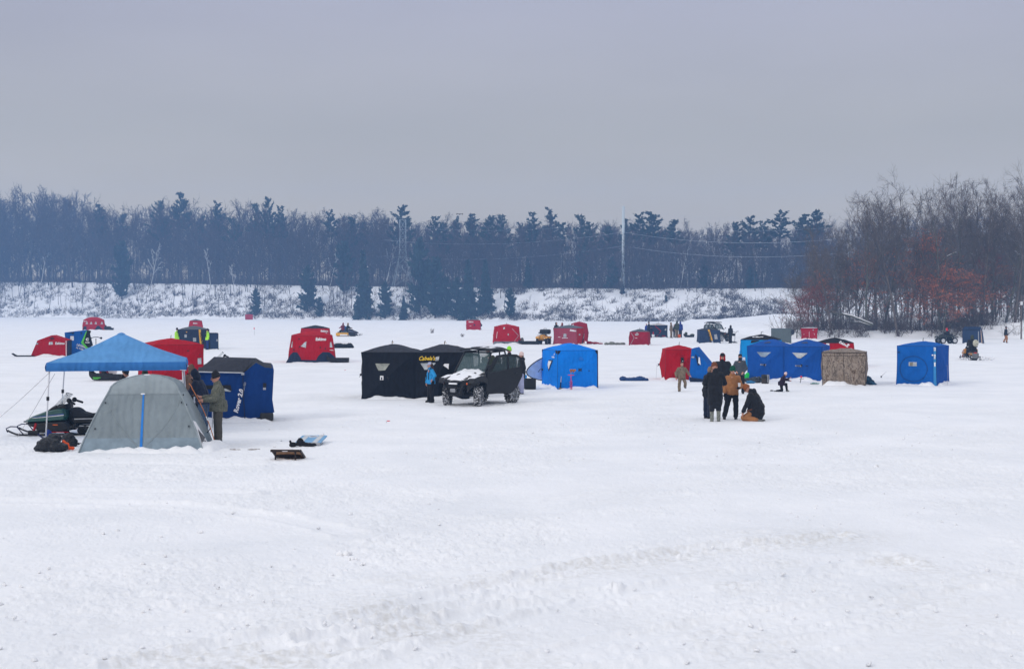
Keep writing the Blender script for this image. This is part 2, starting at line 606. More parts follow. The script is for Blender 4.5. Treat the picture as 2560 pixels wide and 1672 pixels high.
# ------------------------------------------------------------------ flip-over shelters: a profile swept back
class Flip:
    def __init__(s, label, prof, yb, depth, front, roof, side, shift=0.0, rise=0.0, group='flip-over ice fishing shelters', name='ice_shelter', cat='shelter', ridge=0.1, rot=0.0, shrink=1.0):
        xs = [p[0] for p in prof]
        s.xc = (min(xs) + max(xs)) / 2; s.yb = yb
        c = G(s.xc, yb); s.c = c; s.k = c.y / F
        rot = rot - math.atan((s.xc - CX) / F)
        s.root = empty(name, c, rot, label, cat, group)
        pts = [s.loc(*p) for p in prof]
        back = [Vector((p.x * shrink + shift, depth, max(-0.03, p.z + (rise if p.z > 0.3 else 0)))) for p in pts]
        mb = MB(); vs, fs = poly_geo([(p.x, p.z) for p in pts], 4)
        mx = max(abs(p.x) for p in pts)
        s.bul = 0.05
        mb.add([s.fr(v.x, v.y, 0) for v in vs], fs)
        s.mx = mx
        mb.build('front_wall', front, s.root, smooth=True)
        MB().add(back, [tuple(range(len(back)))]).build('back_wall', side, s.root)
        rf = MB(); n = len(pts); walls = []
        for i in range(n):
            a, b = pts[i], pts[(i + 1) % n]; a2, b2 = back[i], back[(i + 1) % n]
            if a.z < 0.02 and b.z < 0.02: continue
            d = b - a
            up = abs(d.x) > abs(d.z) * 0.9
            (rf if up and max(a.z, b.z) > 0.5 else MB_app(walls)).add([a, b, b2, a2], [(0, 1, 2, 3)])
        rf.build('roof', roof, s.root)
        for w in walls: w.build('side_wall', side, s.root)
        if ridge:
            mw = Matrix.Translation(c) @ Matrix.Rotation(rot, 4, 'Z')
            RIDGE.append((mw @ Vector((min(p.x for p in pts), 0, 0)), mw @ Vector((max(p.x for p in pts), 0, 0)), ridge, 0.2))

    def loc(s, px, py):
        return Vector(((px - s.xc) * s.k, 0, max(-0.03, CH - (py - HZ) * s.k)))

    def fr(s, x, z, off):
        return Vector((x, -off - 0.03 * mnoise.noise(Vector((x * 1.7, z * 1.7, s.k * 900))) * min(1, max(0, z)), z))

    def decal(s, poly, m, name='panel', off=0.02, cuts=2, label=None):
        q = [s.loc(*p) for p in poly]
        vs, fs = poly_geo([(p.x, p.z) for p in q], cuts)
        return MB().add([s.fr(v.x, v.y, off) for v in vs], fs).build(name, m, s.root, label=label)

    def text(s, txt, px, py, size, m=WHITE, rot=0.0, shear=0.0, bold=0.006, off=0.03, sx=1.0, name='lettering'):
        vs, fs = text_geo(txt, size, shear, bold)
        c = s.loc(px, py); cr, sr = math.cos(rot), math.sin(rot)
        return MB().add([s.fr(c.x + (v.x * sx * cr - v.y * sr), c.z + (v.x * sx * sr + v.y * cr), off) for v in vs], fs).build(name, m, s.root, recalc=False)


def MB_app(lst):
    m = MB(); lst.append(m); return m
# ------------------------------------------------------------------ value noise
def vnoise(x, y, seed=0):
    ca, sa = math.cos(seed * 0.73 + 0.5), math.sin(seed * 0.73 + 0.5)          # each layer turned its own way
    x, y = x * ca - y * sa, x * sa + y * ca
    xi = np.floor(x).astype(np.int64); yi = np.floor(y).astype(np.int64)
    fx = x - xi; fy = y - yi
    fx = fx * fx * fx * (fx * (fx * 6 - 15) + 10); fy = fy * fy * fy * (fy * (fy * 6 - 15) + 10)

    def h(a, b):
        n = (a * 374761393 + b * 668265263 + seed * 974634533) & 0xFFFFFFFF
        n = ((n ^ (n >> 13)) * 1274126177) & 0xFFFFFFFF
        n = ((n ^ (n >> 16)) * 2246822519) & 0xFFFFFFFF
        return ((n ^ (n >> 15)) & 0xFFFF) / 65535.0
    return (h(xi, yi) * (1 - fx) + h(xi + 1, yi) * fx) * (1 - fy) + (h(xi, yi + 1) * (1 - fx) + h(xi + 1, yi + 1) * fx) * fy


def fbm(x, y, oct=4, seed=0, gain=0.5):
    a, s, t = 1.0, 0.0, 0.0
    for o in range(oct):
        s = s + a * vnoise(x, y, seed + o * 17); t += a
        x = x * 2.03 + 11.3; y = y * 2.03 + 5.7; a *= gain
    return s / t


def seg_dist(x, y, pts):
    d = np.full(x.shape, 1e9); sgn = np.zeros(x.shape)
    for (ax, ay), (bx, by) in zip(pts[:-1], pts[1:]):
        vx, vy = bx - ax, by - ay
        L = vx * vx + vy * vy
        t = np.clip(((x - ax) * vx + (y - ay) * vy) / L, 0, 1)
        dx, dy = x - ax - t * vx, y - ay - t * vy
        dd = np.hypot(dx, dy)
        m = dd < d
        d = np.where(m, dd, d); sgn = np.where(m, np.sign(vx * (y - ay) - vy * (x - ax)), sgn)
    return d * sgn


def smooth01(t):
    t = np.clip(t, 0, 1); return t * t * (3 - 2 * t)


# ------------------------------------------------------------------ the frozen lake: one sheet round the viewer out to the horizon
def snow_height(x, y):
    r = np.hypot(x, y)
    z = 0.05 * (fbm(x / 5.0, y / 7.0, 3, 3) - 0.5)
    near = np.clip(1.3 - r / 60.0, 0.15, 1) * (0.50 + 0.30 * np.clip((r - 14) / 14, 0, 1))
    tr = smooth01((fbm(x / 3.1, y / 4.2, 3, 21) - 0.40) / 0.22)              # where the snow has been trampled
    lumps = np.clip(fbm(x * 3.1, y * 2.6, 3, 31, 0.6) - 0.50, 0, 1)
    clods = np.clip(vnoise(x * 7.0, y * 6.0, 41) - 0.70, 0, 1) * np.clip(vnoise(x * 1.3, y * 1.3, 44) - 0.35, 0, 1)
    z += near * (0.060 * lumps * (0.22 + 0.9 * tr) + 0.11 * clods * (0.2 + tr) - 0.022 * np.clip(0.48 - fbm(x * 2.1, y * 1.9, 3, 51), 0, 1) * 6 * tr)
    z += 0.014 * (fbm(x * 9.0, y * 9.0, 3, 61) - 0.5) * near
    # crusty crumbs everywhere, thicker where trampled
    cr = fbm(x * 6.0, y * 4.6, 3, 131, 0.62)
    z += near * 0.10 * np.clip(cr - 0.56, 0, 1) * (0.3 + tr)
    z -= near * 0.10 * np.clip(0.42 - cr, 0, 1) * (0.35 + tr)
    ck = vnoise(x * 13.0, y * 11.0, 141)
    z += near * 0.05 * np.clip(vnoise(x * 22.0, y * 17.0, 161) - 0.70, 0, 1) * (0.35 + tr)
    z -= near * 0.11 * np.clip(vnoise(x * 17.0, y * 14.0, 191) - 0.80, 0, 1) * smooth01((fbm(x / 2.2, y / 2.9, 3, 195) - 0.40) / 0.2)
    # faint parallel drag marks left by sleds heading for the far right
    ux, uy = x * 0.80 + y * 0.60, y * 0.80 - x * 0.60
    z += near * 0.030 * (fbm(ux / 9.0, uy * 1.25, 3, 171) - 0.5) * smooth01((fbm(x / 6.0, y / 6.0, 2, 181) - 0.38) / 0.25)
    z += near * 0.075 * np.clip(ck - 0.70, 0, 1) * smooth01((fbm(x / 1.7, y / 2.3, 3, 151) - 0.42) / 0.2)
    # footprints: scattered dents
    dent = np.clip(vnoise(x * 2.4, y * 1.8, 71) - 0.76, 0, 1)
    z -= 0.09 * dent * near
    dirt = 0.10 * tr
    for pts, wdt, deep, dd in TRACKS:
        s = seg_dist(x, y, pts)
        wob = 0.10 * (fbm(x * 0.8, y * 0.8, 2, 81) - 0.5)
        a = np.abs(s + wob)
        rut = np.exp(-(a / wdt) ** 4)
        rim = np.exp(-((a - wdt * 1.5) / (wdt * 0.45)) ** 2)
        z = z * (1 - 0.85 * rut)
        z += -deep * rut * (0.85 + 0.3 * vnoise(x * 1.5, y * 1.5, 91)) + deep * 0.7 * rim * (0.25 + 0.8 * vnoise(x * 4.5, y * 4.5, 95) + 0.6 * vnoise(x * 11, y * 9, 96))
        spread = np.exp(-(a / (wdt * 3.2)) ** 2)
        z += 0.5 * deep * spread * np.clip(vnoise(x * 13, y * 11, 99) - 0.6, 0, 1) * 2.0
        dirt = np.maximum(dirt, dd * np.exp(-(a / (wdt * 4.5)) ** 2) * smooth01((fbm(x * 0.9, y * 0.9, 3, 77) - 0.36) / 0.3))
    return z, np.clip(dirt, 0, 1)


def track(pxs, w=0.2, deep=0.045, dirt=0.8):
    return ([tuple(G(*p)[:2]) for p in pxs], w, deep, dirt)


TRACKS = [
    track([(300, 1668), (600, 1600), (864, 1552), (1060, 1500), (1237, 1459), (1480, 1412), (1750, 1375), (2100, 1340)], 0.17, 0.055, 0.45),
    track([(760, 1600), (1030, 1542), (1218, 1502), (1500, 1476)], 0.14, 0.04, 0.5),
    track([(560, 1690), (900, 1612), (1270, 1520), (1700, 1462), (2250, 1405)], 0.20, 0.045, 0.5),
    track([(1250, 1690), (1700, 1600), (2150, 1520), (2700, 1450)], 0.2, 0.03, 0.25),
    track([(1500, 1690), (1950, 1625), (2350, 1560), (2800, 1500)], 0.2, 0.03, 0.2),
    track([(-60, 1226), (160, 1226), (420, 1230), (600, 1232)], 0.25, 0.03, 0.05),
    track([(-60, 1250), (200, 1256), (430, 1262), (700, 1290), (900, 1340)], 0.25, 0.03, 0.05),
    track([(-60, 1155), (260, 1156), (520, 1162), (640, 1163)], 0.2, 0.025, 0.05),
    track([(1300, 1012), (1420, 1006), (1700, 1000)], 0.3, 0.05, 0.2),
    track([(2120, 1672), (2350, 1560), (2620, 1480)], 0.3, 0.02, 0.1),
    track([(1180, 1690), (1500, 1608), (1850, 1545), (2300, 1470), (2700, 1420)], 0.16, 0.03, 0.2),
    track([(900, 1690), (1180, 1585), (1480, 1500), (1800, 1440), (2200, 1385)], 0.18, 0.03, 0.35),
    track([(-40, 1640), (350, 1560), (700, 1490), (1050, 1445), (1400, 1400), (1900, 1330)], 0.16, 0.022, 0.2),
    track([(-40, 1440), (300, 1405), (700, 1365), (1200, 1300), (1700, 1235)], 0.2, 0.018, 0.1),
    track([(1400, 1250), (1900, 1190), (2600, 1130)], 0.22, 0.02, 0.1),
    track([(700, 1100), (1200, 1080), (1800, 1090), (2600, 1070)], 0.3, 0.02, 0.08),
]


def build_lake():
    ang = np.concatenate([np.linspace(-180, -30, 60, endpoint=False), np.linspace(-30, -23, 40, endpoint=False),
                          np.linspace(-23, 23, 1250, endpoint=False), np.linspace(23, 30, 40, endpoint=False), np.linspace(30, 180, 60, endpoint=False)])
    rad = [1.0, 3.0, 6.0, 8.0]
    while rad[-1] < 115: rad.append(rad[-1] * ((1.0030 if rad[-1] < 40 else 1.005) if rad[-1] > 12 else 1.02))
    while rad[-1] < 3500: rad.append(rad[-1] * 1.06)
    rad = np.array(rad)
    A, Rr = np.meshgrid(np.radians(ang), rad)
    x = (np.sin(A) * Rr).ravel(); y = (np.cos(A) * Rr).ravel()
    z, dirt = snow_height(x, y)
    z = np.where(np.hypot(x, y) > 320, -0.02, z)
    nr, na = len(rad), len(ang)
    v = np.stack([x, y, z], 1)
    i = np.arange(nr - 1)[:, None] * na; j = np.arange(na)[None, :]; j2 = (j + 1) % na
    f = np.stack([i + j, i + na + j, i + na + j2, i + j2], 2).reshape(-1, 4)[:, ::-1]
    n0 = len(v)
    v = np.vstack([v, [[0, 0, 0]]])
    o = np_mesh('snow_covered_lake', v, f, SNOW, smooth=True)
    at = o.data.attributes.new('dirt', 'FLOAT', 'POINT')
    at.data.foreach_set('value', np.append(dirt, 0).astype(np.float32))
    tag(o, kind='structure')
    return o


lake = build_lake()

# ------------------------------------------------------------------ far shore: bank and wooded plateau
SH = [(-700, 793, 705), (0, 793, 705), (640, 798, 713), (1280, 802, 721), (1960, 805, 721), (2600, 806, 720), (3300, 806, 720)]


def shore(x):
    """distance and bank height of the far shore along world x"""
    px = np.array([s[0] for s in SH]); D = np.array([G(0, s[1]).y for s in SH])
    X = (px - CX) / F * D
    Hh = CH + (HZ - np.array([s[2] for s in SH])) * (D + 26) / F
    return np.interp(x, X, D), np.interp(x, X, Hh)


def hill_z(x, y):
    x = np.asarray(x, float); y = np.asarray(y, float)
    D, Hh = shore(x)
    D = D + 6 * (fbm(x / 30.0, x * 0 + 2.2, 3, 5) - 0.5)
    t = (y - D) / 24.0
    z = Hh * np.clip(t * 1.02, 0, 1) ** 0.8
    z = z - np.clip((y - D - 26) / 200, 0, 1) * 2
    rough = 1.8 * (fbm(x / 4.0, y / 4.0, 4, 9) - 0.5) * np.clip(t * 3, 0, 1) * np.clip(1.3 - t, 0.15, 1)
    z = z + rough
    return np.where(t < 0, -0.4 + t, z)


def build_hill():
    X, T = np.meshgrid(np.arange(-450, 300, 1.5), np.concatenate([np.arange(-4, 36, 0.9), np.arange(36, 330, 8)]))
    D, _ = shore(X)
    Y = D + T
    Z = hill_z(X, Y)
    ny, nx = X.shape
    v = np.stack([X.ravel(), Y.ravel(), Z.ravel()], 1)
    i = np.arange(ny - 1)[:, None] * nx; j = np.arange(nx - 1)[None, :]
    f = np.stack([i + j, i + j + 1, i + nx + j + 1, i + nx + j], 2).reshape(-1, 4)
    o = np_mesh('hill', v, f, SNOW, smooth=True)
    tag(o, kind='structure')


build_hill()

# near wooded point on the right
def point_inset(x, y):
    """how far inside the wooded point a spot lies (m)"""
    e = 163 - 0.10 * (x - 34) + 3 * (fbm(np.asarray(x) / 9.0, np.asarray(x) * 0 + 4.0, 2, 8) - 0.5)
    l = 29.5 + 0.055 * (y - 160) + 2 * (fbm(np.asarray(y) / 12.0, np.asarray(y) * 0 + 7.0, 2, 8) - 0.5)
    return np.minimum(y - e, (x - l) * 1.0)


def point_z(x, y):
    x = np.asarray(x, float); y = np.asarray(y, float)
    q = point_inset(x, y)
    hgt = 0.75 + 1.0 * np.clip((x - 48) / 12.0, 0, 1)
    return np.where(q < -0.5, -0.35, hgt * smooth01((q + 0.5) / 3.0) + 0.012 * np.clip(q, 0, 100) + 0.35 * (fbm(x / 1.8, y / 1.8, 3, 15) - 0.5) * np.clip(q, 0, 1))


def build_point():
    X, Y = np.meshgrid(np.arange(24, 190, 0.5), np.concatenate([np.arange(140, 185, 0.5), np.arange(185, 330, 4)]))
    Z = point_z(X, Y)
    ny, nx = X.shape
    v = np.stack([X.ravel(), Y.ravel(), Z.ravel()], 1)
    i = np.arange(ny - 1)[:, None] * nx; j = np.arange(nx - 1)[None, :]
    f = np.stack([i + j, i + j + 1, i + nx + j + 1, i + nx + j], 2).reshape(-1, 4)
    keep = (Z.ravel()[f] > -0.3).any(axis=1)
    o = np_mesh('shore_bank', v, f[keep], SNOW, smooth=True)
    tag(o, kind='structure')


build_point()

# ------------------------------------------------------------------ trees
BARKG = bark_mat('grey_bark', (0.075, 0.062, 0.060), 0.58)
BARKT = bark_mat('twig_bark', (0.080, 0.056, 0.054), 0.66)
BARKN = bark_mat('near_bark', (0.130, 0.106, 0.094), 0.62)
BARKM = bark_mat('mossy_bark', (0.120, 0.118, 0.098), 0.66)
BIRCH = simple('pale_dead_bark', (0.52, 0.52, 0.52), rough=0.9, var=0.3)
PINE = simple('pine_needles', (0.026, 0.052, 0.042), rough=0.8, var=0.5, vscale=0.5)
SPRUCE = simple('spruce_needles', (0.028, 0.055, 0.050), rough=0.8, var=0.5, vscale=0.6)
RUST = simple('rust_oak_leaves', (0.42, 0.135, 0.065), rough=0.8, var=0.45, vscale=0.8)
RUST2 = simple('dark_russet_leaves', (0.24, 0.058, 0.046), rough=0.8, var=0.4, vscale=0.8)
BRUSHM = bark_mat('brush_stems', (0.115, 0.090, 0.082), 0.60, 2.0)


class Tubes:
    def __init__(s): s.v = []; s.f = []; s.n = 0

    def add(s, pts, r0, r1, k=3):
        n = len(pts)
        pts = np.array(pts, float)
        d = np.gradient(pts, axis=0)
        d /= np.linalg.norm(d, axis=1)[:, None] + 1e-9
        ref = np.array([0.31, 0.17, 0.93]) if abs(d[0, 2]) < 0.8 else np.array([0.95, 0.2, 0.1])
        a = np.cross(d, ref); a /= np.linalg.norm(a, axis=1)[:, None] + 1e-9
        b = np.cross(d, a)
        w = np.arange(k) * 2 * math.pi / k
        r = np.linspace(r0, r1, n)[:, None, None]
        ring = pts[:, None, :] + r * (a[:, None, :] * np.cos(w)[None, :, None] + b[:, None, :] * np.sin(w)[None, :, None])
        s.v.append(ring.reshape(-1, 3))
        i = np.arange(n - 1)[:, None] * k; j = np.arange(k)[None, :]; j2 = (j + 1) % k
        s.f.append((np.stack([i + j, i + j2, i + k + j2, i + k + j], 2).reshape(-1, 4) + s.n))
        s.n += n * k

    def get(s): return np.vstack(s.v), np.vstack(s.f)


def wander(rng, p, d, L, n, curl, up):
    pts = [p]; d = d / np.linalg.norm(d)
    for i in range(n):
        d = d + rng.normal(0, curl, 3) + np.array([0, 0, up])
        d /= np.linalg.norm(d)
        p = p + d * (L / n); pts.append(p)
    return pts


def bare_tree(seed, H, spread=0.34, limbs=10, sub=(6, 5, 3), r=0.02, first=0.3, lean=(0, 0), twig=0.014, fork=False):
    """(trunk, crown) tube geometry and the twig ends of a leafless tree"""
    rng = np.random.default_rng(seed)
    tk, cr = Tubes(), Tubes()
    ends = []
    stems = [(np.zeros(3), np.array([lean[0], lean[1], 1.0]), 1.0)]
    top = wander(rng, np.array([0, 0, -0.6]), stems[0][1], H * 0.92, 9, 0.055, 0.05)
    tk.add(top, r * H, r * H * 0.22, 6)

    def along(pts, t):
        x = t * (len(pts) - 1); i = min(int(x), len(pts) - 2); q = x - i
        return pts[i] * (1 - q) + pts[i + 1] * q, pts[i + 1] - pts[i]
    for i in range(limbs):
        t = first + (1 - first) * ((i + rng.uniform(0, 0.9)) / limbs)
        p, d = along(top, min(t, 0.98))
        az = i * 2.4 + rng.uniform(-0.5, 0.5)
        el = rng.uniform(0.45, 1.0) + 0.4 * t
        v = np.array([math.cos(az) * math.cos(el), math.sin(az) * math.cos(el), math.sin(el)])
        L = H * spread * (1.15 - 0.62 * (t - first) / (1 - first)) * rng.uniform(0.75, 1.2)
        lp = wander(rng, p, v, L, 6, 0.085, 0.055)
        lr = r * H * (0.40 - 0.24 * t)
        (tk if i < limbs * 0.5 else cr).add(lp, lr, lr * 0.3, 4)
        for j in range(sub[0]):
            t2 = 0.25 + 0.75 * (j + rng.uniform(0, 1)) / sub[0]
            p2, d2 = along(lp, min(t2, 0.99))
            v2 = d2 / np.linalg.norm(d2) + rng.normal(0, 0.55, 3) + np.array([0, 0, 0.2])
            L2 = L * 0.46 * rng.uniform(0.6, 1.2)
            bp = wander(rng, p2, v2, L2, 4, 0.11, 0.05)
            cr.add(bp, max(lr * 0.34, twig * 1.6), twig * 1.2, 3)
            for k in range(sub[1]):
                p3, d3 = along(bp, min(0.2 + 0.8 * (k + rng.uniform(0, 1)) / sub[1], 0.99))
                v3 = d3 / np.linalg.norm(d3) + rng.normal(0, 0.6, 3)
                L3 = L2 * 0.5 * rng.uniform(0.6, 1.3)
                tp = wander(rng, p3, v3, L3, 3, 0.13, 0.04)
                cr.add(tp, twig * 1.2, twig * 0.7, 3)
                ends.append(tp[-1])
                for q in range(sub[2]):
                    p4, d4 = along(tp, rng.uniform(0.15, 0.99))
                    v4 = d4 / np.linalg.norm(d4) + rng.normal(0, 0.65, 3)
                    qp = wander(rng, p4, v4, L3 * rng.uniform(0.45, 0.9), 2, 0.2, 0.03)
                    cr.add(qp, twig * 0.9, twig * 0.55, 3)
                    ends.append(qp[-1])
    return tk.get(), cr.get(), np.array(ends)


def leaf_cloud(rng, ctr, n, size, spread):
    """n small leaf quads round each centre"""
    c = np.repeat(ctr, n, axis=0) + rng.normal(0, spread, (len(ctr) * n, 3)) * np.array([1, 1, 0.6])
    a = rng.normal(0, 1, c.shape); a /= np.linalg.norm(a, axis=1)[:, None]
    b = np.cross(a, rng.normal(0, 1, c.shape)); b /= np.linalg.norm(b, axis=1)[:, None] + 1e-9
    sz = rng.uniform(0.6, 1.3, (len(c), 1)) * size
    v = np.stack([c - a * sz, c + b * sz * 0.55, c + a * sz, c - b * sz * 0.55], 1).reshape(-1, 3)
    f = np.arange(len(c) * 4).reshape(-1, 4)
    return v, f


def conifer(seed, H, width, kind='pine', bare=0.25):
    """(trunk, foliage). pine: irregular tiers of upswept plumes; spruce: dense tapering tiers"""
    rng = np.random.default_rng(seed)
    tk, fo = Tubes(), []
    top = wander(rng, np.array([0, 0, -0.6]), np.array([0, 0, 1.0]), H, 8, 0.012, 0.05)
    tk.add(top, 0.018 * H, 0.03, 6)
    top = np.array(top)
    zs = np.linspace(bare, 0.985, int(34 * (1 - bare)) if kind == 'pine' else 34)
    sv = []; off = 0
    for i, t in enumerate(zs):
        x = t * 8; k = min(int(x), 7); c = top[k] * (1 - (x - k)) + top[k + 1] * (x - k)
        nb = rng.integers(3, 6) if kind == 'pine' else 7
        for j in range(nb):
            az = rng.uniform(0, 2 * math.pi)
            if kind == 'pine':
                prof = 1.0 - 0.70 * max(0, (t - 0.5) / 0.5) ** 1.2
                L = width * prof * rng.uniform(0.25, 1.2); el = rng.uniform(0.05, 0.65)
            else:
                L = width * (1.02 - t) / (1 - bare) * rng.uniform(0.75, 1.1); el = rng.uniform(-0.35, 0.0)
            v = np.array([math.cos(az) * math.cos(el), math.sin(az) * math.cos(el), math.sin(el)])
            bp = np.array(wander(rng, c, v, max(L, 0.3), 4, 0.06, 0.04 if kind == 'pine' else -0.02))
            tk.add(bp, 0.05, 0.02, 3)
            m = max(4, int(L * (9 if kind == 'pine' else 10)))
            tt = rng.uniform(0.25 if kind == 'pine' else 0.1, 1.03, m) * 4
            kk = np.minimum(tt.astype(int), 3); q = (tt - kk)[:, None]
            p = bp[kk] * (1 - q) + bp[kk + 1] * q + rng.normal(0, 0.16, (m, 3))
            d = (bp[-1] - bp[0]) / (np.linalg.norm(bp[-1] - bp[0]) + 1e-9) + rng.normal(0, 0.55, (m, 3)) + np.array([0, 0, 0.35 if kind == 'pine' else -0.1])
            d /= np.linalg.norm(d, axis=1)[:, None]
            s = np.cross(d, rng.normal(0, 1, (m, 3))); s /= np.linalg.norm(s, axis=1)[:, None] + 1e-9
            ln = rng.uniform(0.35, 0.85, (m, 1)) * (1.0 if kind == 'pine' else 0.8); wd = ln * 0.32
            u = np.cross(d, s)
            # each sprig a slim three-sided spindle
            sv.append(np.stack([p - d * ln * 0.4, p + s * wd, p + d * ln, p - s * wd, p + u * wd * 0.9, p - u * wd * 0.9], 1).reshape(-1, 3))
    v = np.vstack(sv)
    n = len(v) // 6
    base = np.arange(n)[:, None] * 6
    f = np.concatenate([base + np.array([[0, 1, 2, 3]]), base + np.array([[0, 4, 2, 5]])])
    return tk.get(), (v, f)


def proto(name, label, cat, group, tk, cr, mt, mc, crown='crown', leaves=None, ml=None):
    o = empty(name, (0, 0, 0), 0, label, cat, group)
    np_mesh('trunk', *tk, mt, o, smooth=True)
    np_mesh(crown, *cr, mc, o)
    if leaves is not None: np_mesh('leaves', *leaves, ml, o)
    return o


class Planter:
    """the first planting moves the source itself, later ones are copies of it and of each of its parts"""
    def __init__(s): s.used = set()

    def put(s, src, x, y, z, sc=1.0, rz=0.0, label=None, sz=None):
        if src.name in s.used:
            o = copy_tree(src)
        else:
            s.used.add(src.name); o = src
        o.location = (x, y, z); o.rotation_euler = (0, 0, rz); o.scale = (sc, sc, sz or sc)
        if label: o['label'] = label
        return o


PL = Planter()
rng = np.random.default_rng(5)
GF = 'leafless trees of the far wood'
FAR = []
for i in range(7):
    tk, cr, _ = bare_tree(100 + i, 18.0, 0.34 + 0.03 * (i % 3), 11, (6, 5, 2), 0.010, 0.16, (rng.normal(0, 0.05), rng.normal(0, 0.05)), 0.027)
    FAR.append(proto('bare_tree', 'leafless grey tree of the wood on top of the far snowy bank', 'tree', GF, tk, cr, BARKG, BARKT))
# skyline of the wood, in photograph pixels
SKY = [(-300, 515), (0, 512), (60, 505), (190, 500), (240, 528), (300, 540), (400, 525), (520, 535), (640, 535), (740, 545), (820, 545), (950, 552), (1080, 565), (1200, 565), (1330, 570), (1480, 575),
       (1560, 572), (1680, 575), (1800, 578), (1960, 580), (2150, 560), (2600, 540), (2900, 540)]


def sky_py(px): return float(np.interp(px, [s[0] for s in SKY], [s[1] for s in SKY]))


def far_spot(px, back):
    """a spot on the far plateau seen at photograph column px, back metres behind the shore"""
    D = 400.0
    for _ in range(6):
        D = float(shore(np.array([(px - CX) / F * D]))[0][0]) + back
    x = (px - CX) / F * D
    return x, D, float(hill_z([x], [D])[0])


n_far = 0
for row, (back, cnt) in enumerate([(22, 56), (28, 52), (36, 50), (46, 44), (60, 34)]):
    for i in range(cnt):
        px = -60 + (2100 + 60) * (i + rng.uniform(0.1, 0.9)) / cnt
        x, y, z = far_spot(px, back + rng.uniform(-3, 4))
        Ht = (CH + (HZ - sky_py(px)) * y / F - z)
        hh = Ht * rng.uniform(0.84, 1.04) * (0.92 if row < 2 else 1.0)
        PL.put(FAR[rng.integers(7)], x, y, z - 0.3, hh / 17.5 * rng.uniform(0.95, 1.05), rng.uniform(0, 6.28), sz=hh / 17.5)
        n_far += 1

# the depth of the wood behind: reads as one mass
light = [bare_tree(200 + i, 18.0, 0.36, 9, (5, 4, 1), 0.011, 0.06, (0, 0), 0.045) for i in range(3)]
vv, ff, n0 = [], [], 0
for i in range(620):
    low = i >= 330
    px = rng.uniform(-250, 2900); x, y, z = far_spot(px, rng.uniform(25, 75) if low else rng.uniform(42, 135))
    hh = (CH + (HZ - sky_py(px)) * y / F - z) * (rng.uniform(0.25, 0.70) if low else rng.uniform(0.84, 0.99)) / 17.5
    tk, cr, _ = light[rng.integers(3)]
    a = rng.uniform(0, 6.28); c, s_ = math.cos(a), math.sin(a)
    for v, f in (tk, cr):
        w = np.stack([(v[:, 0] * c - v[:, 1] * s_) * hh + x, (v[:, 0] * s_ + v[:, 1] * c) * hh + y, v[:, 2] * hh + z], 1)
        vv.append(w); ff.append(f + n0); n0 += len(w)
o = np_mesh('far_wood', np.vstack(vv), np.vstack(ff), BARKT)
tag(o, 'mass of leafless trees filling the depth of the far wood', 'wood', kind='stuff')

# undergrowth on the plateau, behind the edge of the bank
tb = Tubes()
for i in range(2400):
    px = rng.uniform(-120, 2300); x, y, z = far_spot(px, 24 + 45 * rng.uniform(0, 1) ** 1.4)
    hgt = rng.uniform(1.5, 5.0)
    for k in range(8):
        d = np.array([rng.normal(0, 0.30), rng.normal(0, 0.25), 1.0])
        tb.add(wander(rng, np.array([x + rng.normal(0, .8), y, z - 0.3]), d, hgt * rng.uniform(0.5, 1.1), 2, 0.2, 0), 0.075, 0.03, 3)
o = np_mesh('wood_undergrowth', *tb.get(), BARKT)
tag(o, 'dark leafless undergrowth closing the foot of the far wood', 'undergrowth', kind='stuff')

# saplings and thin trunks growing on the face of the bank
GS = 'thin bare trees on the face of the far bank'
SAP = []
for i in range(3):
    tk, cr, _ = bare_tree(300 + i, 11.0, 0.22, 7, (3, 3, 1), 0.010, 0.4, (rng.normal(0, 0.12), 0), 0.022)
    SAP.append(proto('sapling', 'thin bare tree growing on the face of the far snowy bank', 'tree', GS, tk, cr, BARKG, BARKT))
for i in range(190):
    px = rng.uniform(-20, 1290) if i < 160 else rng.uniform(1290, 1990)
    x, y, z = far_spot(px, rng.uniform(1, 22))
    PL.put(SAP[rng.integers(3)], x, y, z - 0.2, rng.uniform(0.55, 1.15) * (1 if px < 1290 else 0.45), rng.uniform(0, 6.28))

# brush on the bank: nobody could count it
tb = Tubes()
for i in range(4600):
    px = rng.uniform(-60, 1320) if i % 5 < 3 else rng.uniform(1280, 2100); back = abs(rng.normal(0, 8)) if i % 3 == 0 else rng.uniform(0.3, 27)
    if 1300 < px < 1800 and rng.uniform() < 0.3: continue
    x, y, z = far_spot(px, back)
    if fbm(np.array([x / 9.0]), np.array([y / 9.0]), 3, 123)[0] < (0.40 if px < 1300 else 0.48) and back > 3: continue
    hgt = rng.uniform(0.6, 2.2)
    for k in range(rng.integers(5, 12)):
        d = np.array([rng.normal(0, 0.55), rng.normal(0, 0.4), 1.0])
        tb.add(wander(rng, np.array([x + rng.normal(0, .35), y, z - 0.1]), d, hgt * rng.uniform(0.6, 1.2), 2, 0.25, -0.05), 0.045, 0.02, 3)
for i in range(2200):                                       # along the foot and top of the bank
    px = rng.uniform(-60, 2100)
    x, y, z = far_spot(px, rng.uniform(0.0, 2.5) if i % 2 else rng.uniform(22, 32))
    for k in range(5):
        d = np.array([rng.normal(0, 0.6), rng.normal(0, 0.4), 0.8])
        tb.add(wander(rng, np.array([x + rng.normal(0, .6), y, z - 0.1]), d, rng.uniform(0.5, 1.6), 2, 0.25, -0.05), 0.05, 0.025, 3)
o = np_mesh('brush', *tb.get(), BRUSHM)
tag(o, 'tangled leafless brush covering the far snowy bank', 'brush', kind='stuff')

